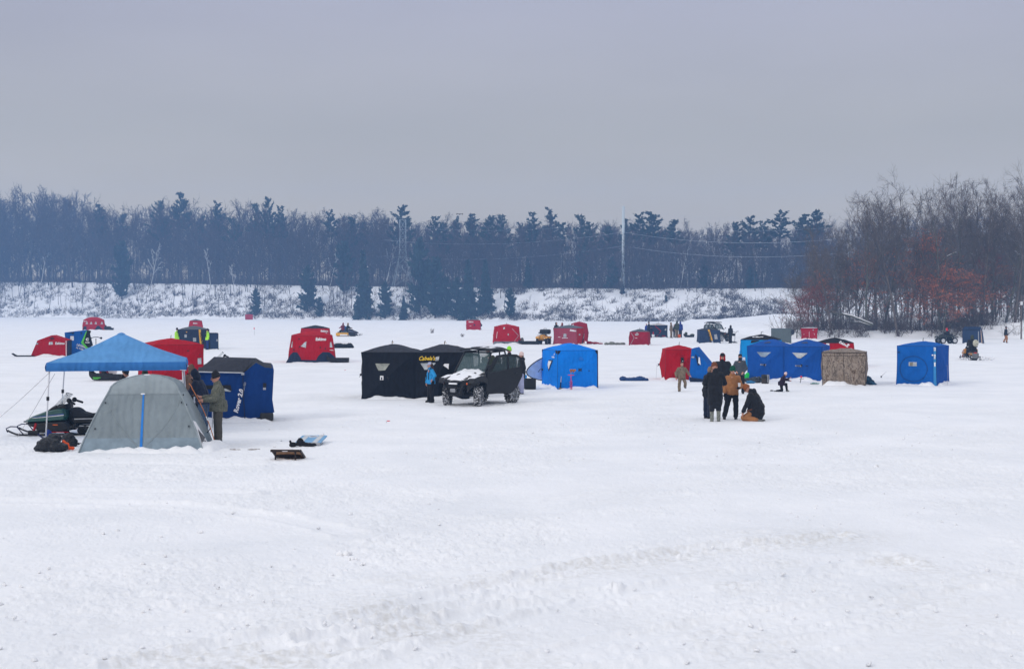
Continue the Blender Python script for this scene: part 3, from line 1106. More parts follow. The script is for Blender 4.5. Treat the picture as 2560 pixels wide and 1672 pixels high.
# white pines over the skyline: column, top, width factor
GP = 'tall pines of the far wood'
PINES = []
for i in range(5):
    tk, fo = conifer(400 + i, 24.0, 4.3 + 0.5 * (i % 3), 'pine', (0.60, 0.66, 0.55, 0.62, 0.68)[i])
    PINES.append(proto('pine_tree', 'tall dark pine standing in the far wood', 'tree', GP, tk, fo, BARKG, PINE, 'crown'))
pine_list = [(250, 513, 1.0), (310, 536, .8), (400, 508, 1.0), (445, 482, 1.35), (540, 508, 1.0), (500, 540, .8), (636, 510, .8), (674, 500, .75), (705, 515, 1.0), (832, 530, 1.0), (888, 543, .8),
             (915, 556, .8), (1000, 520, 1.1), (1090, 541, .9), (1140, 545, .7), (1175, 536, .9), (1225, 540, .8), (1255, 541, .8), (1325, 530, .9), (1372, 524, 1.0), (1404, 556, .7), (1448, 537, .8), (1475, 560, .7),
             (1568, 547, .7), (1605, 536, 1.0), (1640, 530, 1.2), (1690, 550, .9), (1868, 545, 1.0), (1905, 552, .8), (1945, 530, 1.2), (1998, 537, 1.0), (2035, 526, 1.1), (1110, 560, .8), (860, 575, .9), (1300, 560, .8), (1520, 565, .8), (580, 545, .8), (1840, 560, .8)]
for i, (px, py, wf) in enumerate(pine_list):
    x, y, z = far_spot(px, 30 + (i * 7) % 14)
    hh = CH + (HZ - py) * y / F - z
    big = {3: 'tallest pine of the far wood, forked and rising well above its neighbours'}.get(i)
    o = PL.put(PINES[i % 5], x, y, z - 0.3, wf * 1.05, i * 1.7, big, sz=hh / 23.4)
    if not big: o['label'] = 'tall dark pine standing in the far wood'
# evergreens lower down the bank: column, foot, top
GE = 'evergreens on the far bank'
EV = []
for i in range(3):
    tk, fo = conifer(500 + i, 12.0, 2.9 if i < 2 else 2.4, 'pine' if i < 2 else 'spruce', 0.10)
    EV.append(proto('spruce_tree', 'dark evergreen growing on the far bank', 'tree', GE, tk, fo, BARKG, SPRUCE, 'crown'))
ev_list = [(640, 792, 718), (798, 797, 740), (910, 800, 615), (963, 797, 700), (1088, 797, 640), (1172, 800, 640), (1115, 790, 690), (1275, 792, 717), (1215, 785, 640), (770, 785, 660), (305, 755, 600),
           (1556, 727, 700), (1050, 790, 590), (1665, 752, 735), (1010, 800, 735), (1142, 800, 690), (860, 740, 600), (1320, 716, 640), (1450, 716, 625), (1760, 714, 640), (1880, 714, 620), (1530, 712, 640)]
for i, (px, pb, pt_) in enumerate(ev_list):
    back = max(0.5, min(30.0, (796 - pb) / 80.0 * 24))
    x, y, z = far_spot(px, back)
    hh = max(1.5, CH + (HZ - pt_) * y / F - z)
    o = PL.put(EV[i % 3], x, y, z - 0.2, min(hh / 12.0, 1.5) * (1.0 if hh < 8 else 0.85), i * 2.1, sz=hh / 12.0)
# pale dead trunks
GB = 'pale dead trees of the far wood'
DEAD = []
for i in range(3):
    tk, cr, _ = bare_tree(600 + i, 17.0, 0.24, 6, (3, 2, 0), 0.011, 0.45, (0.25 * (-1) ** i, 0), 0.05)
    DEAD.append(proto('dead_tree', 'pale dead leaning tree at the edge of the far wood', 'tree', GB, tk, cr, BIRCH, BIRCH))
for i, (px, back, sc) in enumerate([(372, 14, 1.05), (530, 18, .85), (820, 18, .8), (1010, 18, .7), (1448, 26, .9), (1030, 16, .6), (100, 20, .8), (590, 10, .7), (960, 22, .9), (1700, 28, .7)]):
    x, y, z = far_spot(px, back)
    PL.put(DEAD[i % 3], x, y, z - 0.2, sc, (0.3 * i) % 1.0)

# ------------------------------------------------------------------ the near wooded point on the right
GN = 'leafless trees of the near wooded point'
NEAR = []; NEARL = []
for i in range(6):
    ln = [(-0.22, 0.0), (0.03, 0), (0.10, 0.02), (-0.10, 0), (0.02, 0.05), (0.16, 0)][i]
    tk, cr, en = bare_tree(700 + i, 18.0, 0.36 + 0.03 * (i % 3), 13, (6, 5, 3), 0.0095, 0.16, ln, 0.0125)
    NEAR.append(proto('woodland_tree', 'leafless brown tree of the wooded point on the right', 'tree', GN, tk, cr, BARKM if i % 2 else BARKN, BARKN))
GO = 'oaks still carrying rust leaves'
for i in range(3):
    tk, cr, en = bare_tree(800 + i, 12.0, 0.42, 12, (6, 4, 2), 0.011, 0.08, (0.05 * i, 0), 0.016)
    r2 = np.random.default_rng(80 + i)
    en = en[r2.uniform(0, 1, len(en)) < 0.55]
    lv = leaf_cloud(r2, en, 5, 0.11, 0.24)
    NEARL.append(proto('oak_tree', 'oak with clinging rust brown leaves on the wooded point', 'tree', GO, tk, cr, BARKM, BARKN, 'crown', lv, RUST if i != 1 else RUST2))
TOP = [(1960, 640), (1990, 575), (2040, 560), (2110, 540), (2140, 480), (2180, 468), (2250, 470), (2290, 500), (2330, 470), (2394, 428), (2440, 445), (2470, 480), (2512, 455), (2560, 462), (2620, 480), (2800, 490)]


def near_spot(px, y):
    x = (px - CX) / F * y
    return x, y, float(point_z([x], [y])[0])


near_list = [(2081, 164, 0), (2164, 165, 1), (2190, 167, 2), (2249, 163, 0), (2276, 166, 4), (2352, 164, 3), (2205, 170, 5), (2394, 168, 1), (2430, 170, 2), (2455, 166, 4), (2480, 172, 1), (2512, 168, 5), (2538, 165, 4), (2552, 172, 1)]
for px, y, k in near_list:
    x, y, z = near_spot(px, y)
    hh = CH + (HZ - float(np.interp(px, [t[0] for t in TOP], [t[1] for t in TOP]))) * y / F - z
    PL.put(NEAR[k], x, y, z - 0.1, hh / 18.2 * rng.uniform(0.92, 1.05), rng.uniform(-0.5, 0.5), sz=hh / 19.6)
for i in range(54):
    px = 2010 + 720 * ((i * 0.618034) % 1.0); y = 168 + 62 * ((i * 0.3819 + 0.13) % 1.0)
    x, y, z = near_spot(px, y)
    if float(point_inset(np.array([x]), np.array([y]))[0]) < 0.5: continue
    pxx = CX + x / y * F
    hh = (CH + (HZ - float(np.interp(pxx, [t[0] for t in TOP], [t[1] for t in TOP]))) * y / F - z) * rng.uniform(0.50, 0.86)
    PL.put(NEAR[int(rng.integers(6))], x, y, z - 0.1, max(0.6, hh / 17.3) * rng.uniform(0.85, 1.05), rng.uniform(0, 6.28), sz=hh / 17.3)
for i, (px, y, top, k, sc) in enumerate([(1992, 163, 735, 1, .5), (2035, 165, 712, 1, .6), (2060, 168, 690, 2, .6), (2420, 165, 700, 0, .75), (2310, 166, 690, 0, .75), (2140, 170, 640, 2, .8), (2300, 170, 620, 0, 1.0), (2362, 162, 690, 0, .9), (2400, 164, 700, 2, .85), (2330, 175, 600, 2, 1.0), (2450, 176, 640, 1, .95), (2490, 175, 680, 0, .8)]):
    x, y, z = near_spot(px, y)
    hh = CH + (HZ - top) * y / F - z
    PL.put(NEARL[k], x, y, z - 0.1, sc, 1.3 * i, sz=hh / 11.8)
# shrubs and saplings at the edge of the point
tb = Tubes()
for i in range(850):
    px = rng.uniform(1968, 2620); q = rng.uniform(0, 1) ** 2
    y = 158 + 14 * q + (rng.uniform(0, 45) if i % 4 == 0 else 0)
    x = (px - CX) / F * y
    if float(point_inset(np.array([x]), np.array([y]))[0]) < 0.0: continue
    if 2470 < px < 2600 and rng.uniform() < 0.75: continue
    z = float(point_z([x], [y])[0])
    hg = rng.uniform(0.8, 2.6)
    for k in range(rng.integers(5, 10)):
        d = np.array([rng.normal(0, 0.5), rng.normal(0, 0.4), 1.0])
        p = wander(rng, np.array([x + rng.normal(0, .25), y, z - 0.1]), d, hg * rng.uniform(0.6, 1.2), 4, 0.2, -0.03)
        tb.add(p, 0.022, 0.009, 3)
        for w in range(3):
            q0 = p[rng.integers(1, 4)]
            tb.add(wander(rng, q0, rng.normal(0, 0.6, 3) + np.array([0, 0, 0.5]), hg * 0.35, 2, 0.2, 0), 0.012, 0.006, 3)
o = np_mesh('undergrowth', *tb.get(), BRUSHM)
tag(o, 'twiggy snow flecked undergrowth along the edge of the wooded point', 'undergrowth', kind='stuff')
# thicket deeper in the point
vv, ff, n0 = [], [], 0
for i in range(120):
    low = i >= 50
    px = rng.uniform(2040, 2950); y = rng.uniform(180, 240) if low else rng.uniform(212, 285); x, y, z = near_spot(px, y)
    if float(point_inset(np.array([x]), np.array([y]))[0]) < 3: continue
    hh = (CH + (HZ - float(np.interp(px, [t[0] for t in TOP], [t[1] + 40 for t in TOP]))) * y / F - z) * (rng.uniform(0.22, 0.45) if low else rng.uniform(0.55, 0.85)) / 17.5
    a = rng.uniform(0, 6.28); c, s_ = math.cos(a), math.sin(a)
    for v, f in light[rng.integers(3)][:2]:
        w = np.stack([(v[:, 0] * c - v[:, 1] * s_) * hh + x, (v[:, 0] * s_ + v[:, 1] * c) * hh + y, v[:, 2] * hh + z], 1)
        vv.append(w); ff.append(f + n0); n0 += len(w)
o = np_mesh('deep_thicket', np.vstack(vv), np.vstack(ff), BARKN)
tag(o, 'mass of leafless trees deeper in the wooded point', 'wood', kind='stuff')
# a fallen snow-topped trunk and a low overhanging shrub
tb = Tubes()
def fallen(px0, py0, px1, py1, Y, label, r=0.14):
    a, b = P(px0, py0, Y), P(px1, py1, Y + 1.5)
    t = MB(); m = (a + b) / 2 + Vector((0, 0, 0.25)); t.tube([a, a.lerp(m, .5), m, m.lerp(b, .5), b], [r, r * .9, r * .8, r * .6, r * .35], 8)
    q = a.lerp(b, .55); t.tube([q, q + Vector((-1.2, 0, 0.7)), q + Vector((-2.6, .1, .9))], [r * .5, r * .3, r * .12], 6)
    o = t.build('fallen_trunk', BARKM, None, smooth=True); tag(o, label, 'fallen tree')
    s = MB(); s.tube([p + Vector((0, 0, r * .75)) for p in (a, a.lerp(m, .5), m, m.lerp(b, .5))], r * .55, 6); s.build('snow_cover', SNOWLOAD, o, smooth=True)
fallen(2182, 812, 2078, 780, 162, 'fallen trunk with a line of snow on it before the leaning trees')
fallen(2390, 632, 2345, 664, 166, 'broken snowy trunk hanging high among the rust leaved oaks', 0.12)
fallen(2178, 815, 2118, 806, 163, 'thin snowy log lying just below the fallen trunk at the point', 0.09)
o = empty('bare_shrub', (*near_spot(1962, 158)[:2], 0), 0, 'sparse leafless shrub overhanging the ice behind the grey shelter', 'shrub')
tb = Tubes()
r3 = np.random.default_rng(9)
for k in range(9):
    p = wander(r3, np.array([r3.normal(0, .2), 0, -0.1]), np.array([-0.55 + 0.16 * k, 0, 0.9]), r3.uniform(2.5, 4.6), 6, 0.10, 0.02)
    tb.add(p, 0.035, 0.012, 4)
    for w in range(9):
        tb.add(wander(r3, p[r3.integers(2, 6)], r3.normal(0, .5, 3) + np.array([-0.2, 0, 0.5]), r3.uniform(0.5, 1.4), 3, 0.2, 0), 0.014, 0.006, 3)
np_mesh('stems', *tb.get(), BARKN, o)
# small white sign on a tree at the right edge
o = empty('trail_sign', P(2554, 758, 158), 0, 'small white notice fixed to a tree at the right edge of the wood', 'sign')
MB().box((0, 0, 0), (0.26, 0.02, 0.38)).build('panel', WHITE, o)
MB().box((0, -0.014, 0.07), (0.16, 0.006, 0.04)).box((0, -0.014, -0.04), (0.18, 0.006, 0.03)).build('print', GREYP, o)
MB().tube([(0, 0.06, -4.5), (0, 0.06, 0.9)], [0.09, 0.06], 8).build('post', BARKN, o)

# ------------------------------------------------------------------ power line
px_pole = 1558
x, y, z = far_spot(px_pole, 27)
STEEL = simple('galvanised_steel', (0.52, 0.58, 0.60), rough=0.5, metal=0.2, var=0.05)
po = empty('power_pole', (x, y, z), 0, 'tall plain steel power pole standing on the far bank', 'power pole')
hp = CH + (HZ - 516) * y / F - z
MB().tube([(0, 0, -0.5), (0, 0, hp)], [0.50, 0.36], 14).build('mast', STEEL, po, smooth=True)
arms = MB(); wz = []
for py in (523, 553, 581, 615):
    zz = CH + (HZ - py) * y / F - z; wz.append(zz)
    if py > 530: arms.tube([(0, 0, zz), (0, -0.55, zz + 0.1)], 0.07, 6)
arms.build('bracket', STEEL, po)
# lattice tower half hidden in the trees
x2, y2, z2 = far_spot(1007, 24)
lt = empty('lattice_tower', (x2, y2, z2), 0.2, 'grey lattice power tower half hidden among the trees of the far wood', 'power tower')
ht = CH + (HZ - 550) * y2 / F - z2
mbt = MB()
def leg_w(t): return 3.0 - 2.1 * min(1, t / 0.5) if t < 0.5 else 0.9
zl = [0, .17, .32, .45, .55, .65, .75, .85, 1.0]
for a, b in zip(zl[:-1], zl[1:]):
    wa, wb = leg_w(a), leg_w(b)
    c0 = [(sx * wa, sy * wa, a * ht) for sx, sy in ((-1, -1), (1, -1), (1, 1), (-1, 1))]
    c1 = [(sx * wb, sy * wb, b * ht) for sx, sy in ((-1, -1), (1, -1), (1, 1), (-1, 1))]
    for k in range(4):
        mbt.tube([c0[k], c1[k]], 0.075, 4); mbt.tube([c0[k], c1[(k + 1) % 4]], 0.035, 4); mbt.tube([c1[k], c0[(k + 1) % 4]], 0.035, 4); mbt.tube([c1[k], c1[(k + 1) % 4]], 0.035, 4)
mbt.build('lattice', simple('weathered_steel', (0.30, 0.34, 0.37), rough=0.6), lt)
WIRE = simple('wire_metal', (0.42, 0.46, 0.5), rough=0.5)
names = ['top', 'second', 'third', 'lowest']
for i, (zz, pl) in enumerate(zip(wz, (530, 562, 600, 640))):
    a = Vector((x, y - 0.55, z + zz)); b = P(960 if i else 700, pl, y2); c = P(2160, (527, 560, 591, 627)[i], 330)
    for nm, q in (('left', b), ('right', c)):
        pts = [a.lerp(q, t / 16) - Vector((0, 0, 2.2 * 4 * (t / 16) * (1 - t / 16))) for t in range(17)]
        o = MB().tube(pts, 0.026 if i > 1 else 0.013, 5).build('power_line', WIRE)
        tag(o, '%s of the power lines running to the %s from the steel pole' % (names[i], nm), 'power line', 'power lines strung from the steel pole')
# ------------------------------------------------------------------ shelters on the ice (photo pixel outlines give place and size)
H = Hub
# far left red tunnel-like shelter
h = H('low wide red shelter with four small windows, farthest back on the left', 207, 262, 825, 800, 792.5, 0.0, 2.2, 1, bulge=0.12, inset=0.05, flare=0.03, tip=False, dome=2.2)
for x in (217, 228, 240, 256):
    h.qd([(x - 4, 810), (x + 3, 810), (x, 803)], CLEAR, 'window')
h.qd([(208, 825), (217, 825), (216, 815), (209, 815)], NAVYF, 'skirt'); h.qd([(236, 824), (258, 824), (248, 814), (243, 814)], NAVYF, 'skirt')
h.qt('Eskimo', 211.5, 803, 0.22, shear=0.2, sx=0.9)
# red six-sided shelter, left
f = Flip('red six-sided shelter with a dark end wall beside the blue shelter', [(79, 890), (95, 851), (129, 838), (166, 851), (165, 891)], 891, 1.5, RED, RED, NAVYF, shift=0.35, name='ice_shelter')
f.text('Eskimo', 148.5, 858.5, 0.235, shear=0.15, sx=0.95, bold=0.008)
f.decal([(123, 847), (130, 841), (137, 847), (130, 850)], simple('dark_vent', (0.10, 0.004, 0.01)), 'vent')
f.decal([(122, 862), (132, 861), (131, 854), (123, 855)], CLEAR, 'window'); f.decal([(122, 861), (124.5, 861), (124.5, 855), (123, 855)], WHITE, 'window_flap', 0.03)
f.decal([(92, 861), (97, 861), (97, 857), (92, 857)], GREYP, 'label_patch')
MB().tube([f.loc(163.5, 891) + Vector((0, -.03, 0)), f.loc(163.5, 852) + Vector((0, -.03, 0))], 0.025, 5).build('zip', WHITE, f.root)
# blue flip-over beside it
f = Flip('tilted blue shelter with a black and green triangular end, left of the blue canopy', [(168, 888), (163, 831), (217, 824.5), (206, 857), (219, 880), (214, 888)], 888, 1.4, BLUE4, DGREYF, BLACKF, shift=0.3, rise=-0.1)
f.decal([(217, 825), (222, 826), (231, 863), (220, 872), (206, 857)], BLACKF, 'end_wall', 0.03)
f.decal([(214, 829), (217, 826), (208, 856), (220, 871), (218, 875), (202, 857)], simple('lime_cloth', (0.10, 0.55, 0.06)), 'stripe', 0.045)
f.decal([(176, 851), (185, 851), (185, 840), (177, 840)], WHITE, 'window'); f.decal([(166, 833), (188, 830), (183, 835), (180, 833)], BLACKF, 'vent')
f.text('LEGEND', 205, 866, 0.22, rot=-0.35, shear=0.1); f.text('XL THERMAL', 203, 873, 0.13, rot=-0.35); f.text('ICE', 172, 868, 0.24, rot=-0.9)
f.text('C', 217, 849, 0.26, bold=0.02, off=0.06); f.text('CLAM', 217, 856.5, 0.12, off=0.06)
MB().box(f.loc(203, 833) + Vector((0, -.03, 0)), (0.1, 0.04, 0.1)).build('buckle', BLACK, f.root)
# big red shelter behind the canopy
h = H('big red shelter standing right behind the blue canopy', 381, 512, 952, 862, 845, 0.36, 2.0, bulge=0.20, inset=0.02, flare=0.0)
h.text('l', 'Eskimo', 0.15, 0.62, 0.24, shear=0.2, bold=0.012, rot=-0.25)
h.qd([(496, 911), (506, 910), (506, 895), (496, 896)], CLEAR, 'window'); h.qd([(467, 916), (480, 916), (480, 912.5), (467, 912.5)], WHITE, 'print')
h.qd([(468, 879), (474, 877), (474, 875), (468, 876)], BLACK, 'vent_strap'); h.qd([(500, 890), (503, 887), (503, 884), (500, 888)], BLACK, 'vent_strap')
# dark shelter with grey roof and yellow stripe
h = H('dark shelter with a grey roof and a yellow lettered stripe', 444, 516, 872, 824, 814, -0.12, 2.4, bulge=0.15, wall=NAVYF, roof=GREYF, inset=0.01)
h.qd([(497, 824), (502, 824), (509, 862), (504, 872), (501, 866)], YELLOW, 'stripe'); h.text('f0', 'THUNDER', 0.70, 0.10, 0.24, BLACK, rot=-1.42, bold=0.015, off=0.035)
h.qd([(461, 843), (467, 843), (467, 836), (461, 836)], GREYP, 'window'); h.qd([(483, 853), (491, 853), (491, 844), (483, 844)], GREYP, 'window'); h.qd([(465, 831), (468, 831), (468, 829), (465, 829)], YELLOW, 'tag')
# small red one behind that
h = H('small red shelter peeking over the grey roofed dark one', 472, 507, 828, 802, 798, 0.0, 2.0, bulge=0.12, inset=0.12, roof=GREYF)
h.qt('Eskimo', 488, 808, 0.25, bold=0.010)
# upright narrow blue box
f = Flip('narrow upright blue shelter with a black frame', [(525, 873), (523, 836), (525, 832), (544, 832), (546, 835), (546, 874)], 874, 0.9, NAVYG, BLACKF, BLACKF, name='ice_shelter', shift=-0.2)
MB().tube([f.loc(525, 873), f.loc(523.5, 834), f.loc(545, 833), f.loc(545.5, 874)], 0.03, 6).build('frame', BLACK, f.root)
f.decal([(541, 853), (544.5, 853), (544.5, 848), (541, 848)], GREYP, 'window')
# small red shelter at the far shore
h = H('tiny red shelter at the foot of the far bank', 613, 632, 799, 786, 785.5, 0.0, 2.2, bulge=0.05, tip=False, ridge=0)
# the blue flip-over with big white lettering
f = Flip('large dark blue shelter with a charcoal roof and upright white lettering', [(496, 1054), (496, 930), (552, 932), (607, 933.5), (640, 907), (661, 919), (680, 921), (684, 926), (680, 1000), (685, 1032), (680, 1033), (679, 1054)], 1054, 1.5, BLUE3, DGREYF, BLUE3, shift=0.0, rise=0.1, ridge=0.13)
R0 = f
# its sloping charcoal roof
a, b, c_, d = f.loc(496, 930), f.loc(607, 933.5), f.loc(640, 906.5) + Vector((0, 0.75, 0.08)), f.loc(536, 901) + Vector((0, 1.0, 0.05))
m_ = MB(); m_.grid(lambda u, v: (a * (1 - u) + b * u) * (1 - v) + (d * (1 - u) + c_ * u) * v + Vector((0, -0.04, 0.05 * math.sin(math.pi * v) * math.sin(math.pi * u) + 0.035)), 10, 8); m_.build('roof', DGREYF, f.root, smooth=True)
MB().tube([a + Vector((0, -.06, .02)), a.lerp(b, .5) + Vector((0, -.08, .02)), b + Vector((0, -.06, .02))], 0.02, 6).build('pole', METAL, f.root)
for q in (a, b): MB().box(q + Vector((0, -.08, -0.01)), (0.09, 0.05, 0.07)).build('bracket', GREYP, f.root)
f.text('Rover 2.0', 597, 1003, 0.185, rot=1.32, shear=0.22, bold=0.007, off=0.03, sx=0.98); f.text('INSULATED', 609, 973, 0.085, GREYP, rot=1.32, bold=0.002)
f.decal([(508, 971), (580, 976), (577, 962), (508, 962)], BLACK, 'opening', 0.022); f.decal([(562, 970), (578, 977), (576, 979), (562, 977)], CLEAR, 'window', 0.03)
f.decal([(657, 969), (665, 969), (665, 958), (657, 958)], BLACK, 'window'); f.decal([(657, 975), (664, 975), (664, 969.5), (657, 969.5)], GREYP, 'print')
MB().tube([f.loc(612, 1053) + Vector((0, -.05, 0)), f.loc(609, 1000) + Vector((0, -.045, 0)), f.loc(607, 936) + Vector((0, -.04, 0))], 0.014, 5).build('seam', NAVYF, f.root)
tub = MB(); q = f.loc(666, 1052); tub.box(q + Vector((0.0, 0.25, 0.11)), (0.40, 0.75, 0.24)); tub.build('sled_base', simple('grey_tub', (0.035, 0.035, 0.036), rough=0.6), f.root, bevel=0.04)
f.decal([(625, 1054), (652, 1053), (654, 1036), (648, 1044), (638, 1046)], BLACKF, 'skirt', 0.05)
# red shelter with scalloped dark skirt
h = H('red shelter with a scalloped dark skirt, white lettering and two windows', 726, 834, 906, 839, 826, 0.0, 3.0, bulge=0.06, inset=0.05, flare=0.14, ridge=0.06)
h.qt('Eskimo', 803, 848, 0.27, shear=0.12, bold=0.011)
h.qd([(752, 865), (765, 869), (766, 853), (762, 855)], CLEAR, 'window'); h.qd([(824, 868), (831, 868), (829, 853), (826, 857)], CLEAR, 'window'); h.qd([(728, 868), (731, 868), (731, 852), (729, 855)], CLEAR, 'window')
h.qd([(722, 906), (758, 906), (754, 893), (745, 880), (735, 879), (729, 886)], NAVYF, 'skirt', 0.02, 4); h.qd([(785, 906), (837, 906), (832, 890), (822, 880), (806, 879), (795, 888)], NAVYF, 'skirt', 0.02, 4); h.qd([(755, 906), (790, 906), (792, 899), (754, 898)], NAVYF, 'skirt', 0.018)
for ln in ([(745, 880), (752, 890), (757, 896)], [(785, 897), (795, 887), (803, 880)]):
    pass
h.qd([(823, 875), (832, 876), (832, 874.5), (823, 874)], WHITE, 'print')
for x, y in ((735, 875), (749, 868), (800, 870), (812, 873), (746, 849)): h.qd([(x - 1, y), (x + 2, y), (x + 2, y - 4), (x - 1, y - 3)], BLACK, 'pull_strap', 0.03, 0)
h = H('red shelter with a black roof directly behind the scalloped skirted one', 753, 824, 858, 821, 813, 0.0, 2.8, bulge=0.15, roof=BLACKF, inset=-0.01, tip=False)
h.qt('Eskimo', 811, 827.5, 0.25, shear=0.1, bold=0.010); h.qd([(806, 832.5), (818, 833), (818, 832), (806, 831.5)], WHITE, 'print')
# black two room shelter
h = H('long black two room shelter with yellow lettering beside the buggy', 903, 1172, 998, 881, 860, -0.10, 2.6, 2, bulge=0.24, wall=BLACKF, roof=DGREYF, inset=0.0, ridge=0.12, pull=0.03, dome=1.35)
BK = h
h.qd([(937, 908.5), (974, 908.5), (962, 925), (945, 925)], simple('olive_window', (0.33, 0.34, 0.30), rough=0.25, var=0.4, vscale=4), 'window', 0.03); h.qd([(1052, 907), (1091, 907), (1077, 923), (1063, 923)], CLEAR, 'window', 0.03)
h.qt("Cabela's", 1068, 896, 0.205, simple('gold_print', (0.75, 0.5, 0.03)), shear=0.3, bold=0.006, off=0.035, sx=0.92)
h.qd([(1089, 902), (1098, 901), (1099.5, 890.5), (1091, 891.5)], GREYP, 'patch', 0.035); h.qt('ICE', 1094.5, 895.5, 0.085, WHITE, bold=0.004, off=0.05)
h.qd([(949, 948.5), (958, 948.5), (958, 938), (949, 938)], WHITE, 'patch', 0.03); h.qd([(952, 948), (955, 948), (955.5, 941), (952, 942)], BLACK, 'print', 0.045)
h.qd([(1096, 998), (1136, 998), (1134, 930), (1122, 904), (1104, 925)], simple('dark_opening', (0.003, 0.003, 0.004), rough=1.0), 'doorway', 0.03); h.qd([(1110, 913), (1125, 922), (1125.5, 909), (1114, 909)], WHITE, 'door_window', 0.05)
for i in (0, 1): h.loop('f%d' % i, 0, -0.05)
h.loop('l', 0, 0)
for i in (0, 1):
    p = h.pt('t%d' % i, 0, 0); MB().tube([p, p + Vector((.02, 0, .1)), p + Vector((.07, 0, .05))], 0.012, 5).build('roof_strap', simple('gold_strap', (0.4, 0.25, 0.06)), h.root)
# small red far middle
h = H('small red shelter with a dark roof out near the far bank, mid picture', 1166, 1201, 825, 800.5, 797, 0.0, 2.0, bulge=0.1, roof=GREYF, tip=False)
h.qt('Eskimo', 1177.5, 804.5, 0.26, bold=0.012); h.qd([(1184, 814), (1188, 814), (1188, 810), (1184, 810)], NAVYF, 'window'); h.qd([(1174, 815), (1178, 815), (1178, 814), (1174, 814)], WHITE, 'print')
# red with grey skirt
h = H('red shelter with a grey skirt and an antenna, left of the yellow quad bike', 1236, 1301, 860, 817, 810, 0.06, 2.6, bulge=0.12, inset=0.09, flare=0.05)
h.qd([(1233, 860), (1303, 860), (1301, 852.5), (1236, 852.5)], simple('grey_skirt', (0.17, 0.18, 0.20)), 'skirt', 0.02, 4); h.qd([(1253, 860), (1264, 860), (1263, 855), (1255, 854)], BLACK, 'flap', 0.03)
h.qd([(1257, 823), (1262, 822), (1262, 818), (1258, 818)], CLEAR, 'window'); h.qd([(1269, 838), (1272, 838), (1272, 833), (1269, 834)], GREYP, 'print'); h.qd([(1240, 845), (1241, 845), (1242, 829), (1241, 829)], WHITE, 'zip'); h.bar('f0', 0.4, 0.8, 0.9, 0.0, 0.02, GREYP); h.bar('f0', 0.9, 0.0, 0.5, -0.7, 0.02, GREYP)
# checked red with grey roof
def checked(name, c, line, scale):
    m, nt, b = new_mat(name); co = coords(nt)
    br = N(nt, 'ShaderNodeTexBrick', Scale=scale, offset=0.0, squash=1.0)
    br.inputs['Color1'].default_value = (*c, 1); br.inputs['Color2'].default_value = (*c, 1); br.inputs['Mortar'].default_value = (*line, 1); br.inputs['Mortar Size'].default_value = 0.03; br.inputs['Row Height'].default_value = 0.5
    mp = N(nt, 'ShaderNodeMapping'); mp.inputs['Rotation'].default_value = (R(90), 0, 0)
    nt.links.new(co, mp.inputs[0]); nt.links.new(mp.outputs[0], br.inputs[0]); nt.links.new(br.outputs[0], b.inputs[0]); b.inputs['Roughness'].default_value = 0.6
    return m
CHECK = checked('quilted_red', (0.30, 0.016, 0.045), (0.16, 0.01, 0.04), 3.0)
h = H('quilted dark red shelter with a slate roof beside the yellow quad bike', 1382, 1443, 861, 820, 812, -0.30, 2.6, bulge=0.10, wall=CHECK, roof=simple('slate_cloth', (0.07, 0.09, 0.115)), side=RED, inset=0.02, pull=0.05)
h.qd([(1408, 842), (1417, 842), (1416, 834), (1409, 834)], GREYP, 'window', 0.02); h.qd([(1405, 845), (1420, 845), (1420, 843.8), (1405, 843.8)], WHITE, 'print', 0.03); h.qt('Eskimo', 1433, 826, 0.22, shear=0.2, bold=0.012, rot=-0.1); h.qd([(1394, 843), (1400, 843), (1400, 842), (1394, 842)], WHITE, 'print')
h.decal('r', rect(-0.6, 0.12, -0.2, 0.3), GREYP, 'window'); h.decal('r', [(0.1, -0.95), (0.35, -0.95), (0.95, 0.25), (0.8, 0.35)], BLACKF, 'door_flap', 0.05); h.decal('r', [(0.45, -0.3), (0.55, -0.35), (0.85, 0.25), (0.75, 0.3)], GREYP, 'zip_panel', 0.07)
h = H('tall red shelter partly hidden behind the quilted one', 1427, 1469, 855, 809.5, 804, 0.0, 2.2, bulge=0.16, inset=0.06, wall=RED2)
h.qd([(1429, 814), (1432, 814), (1434, 811), (1431, 811)], WHITE, 'print')
# low red hub, grey roof
h = H('low red shelter with a grey roof and a small smile shaped window', 1572, 1622, 863, 829.5, 822, -0.08, 2.0, bulge=0.16, wall=RED2, roof=GREYF, inset=0.08)
h.qd([(1586, 835), (1597, 834), (1595, 838), (1589, 839)], CLEAR, 'window'); h.bar('f0', -0.85, 0.85, -0.5, 0.2, 0.02, GREYP); h.bar('f0', -0.5, 0.2, -0.85, -0.85, 0.02, GREYP); h.qd([(1590, 833), (1594, 833), (1594, 832), (1590, 832)], WHITE, 'print'); h.qd([(1588, 845), (1593, 845), (1593, 844), (1588, 844)], WHITE, 'print')
# dark hub with red piping
h = H('dark navy shelter with curved red piping and snow on the roof', 1627, 1669, 844, 813, 808, 0.1, 2.6, bulge=0.14, wall=NAVYF, roof=simple('frosted_cloth', (0.42, 0.40, 0.40), var=0.4))
h.bar('f0', -0.5, 0.9, 0.2, 0.1, 0.035, RED); h.bar('f0', 0.2, 0.1, 0.0, -0.3, 0.03, RED); h.bar('f0', -0.1, -0.5, -0.4, -0.8, 0.02, RED)
h.qd([(1655, 840), (1663, 840), (1663, 838), (1655, 838)], RED2, 'print'); h.qd([(1662, 826), (1666, 826), (1666, 820), (1662, 822)], GREYP, 'window')
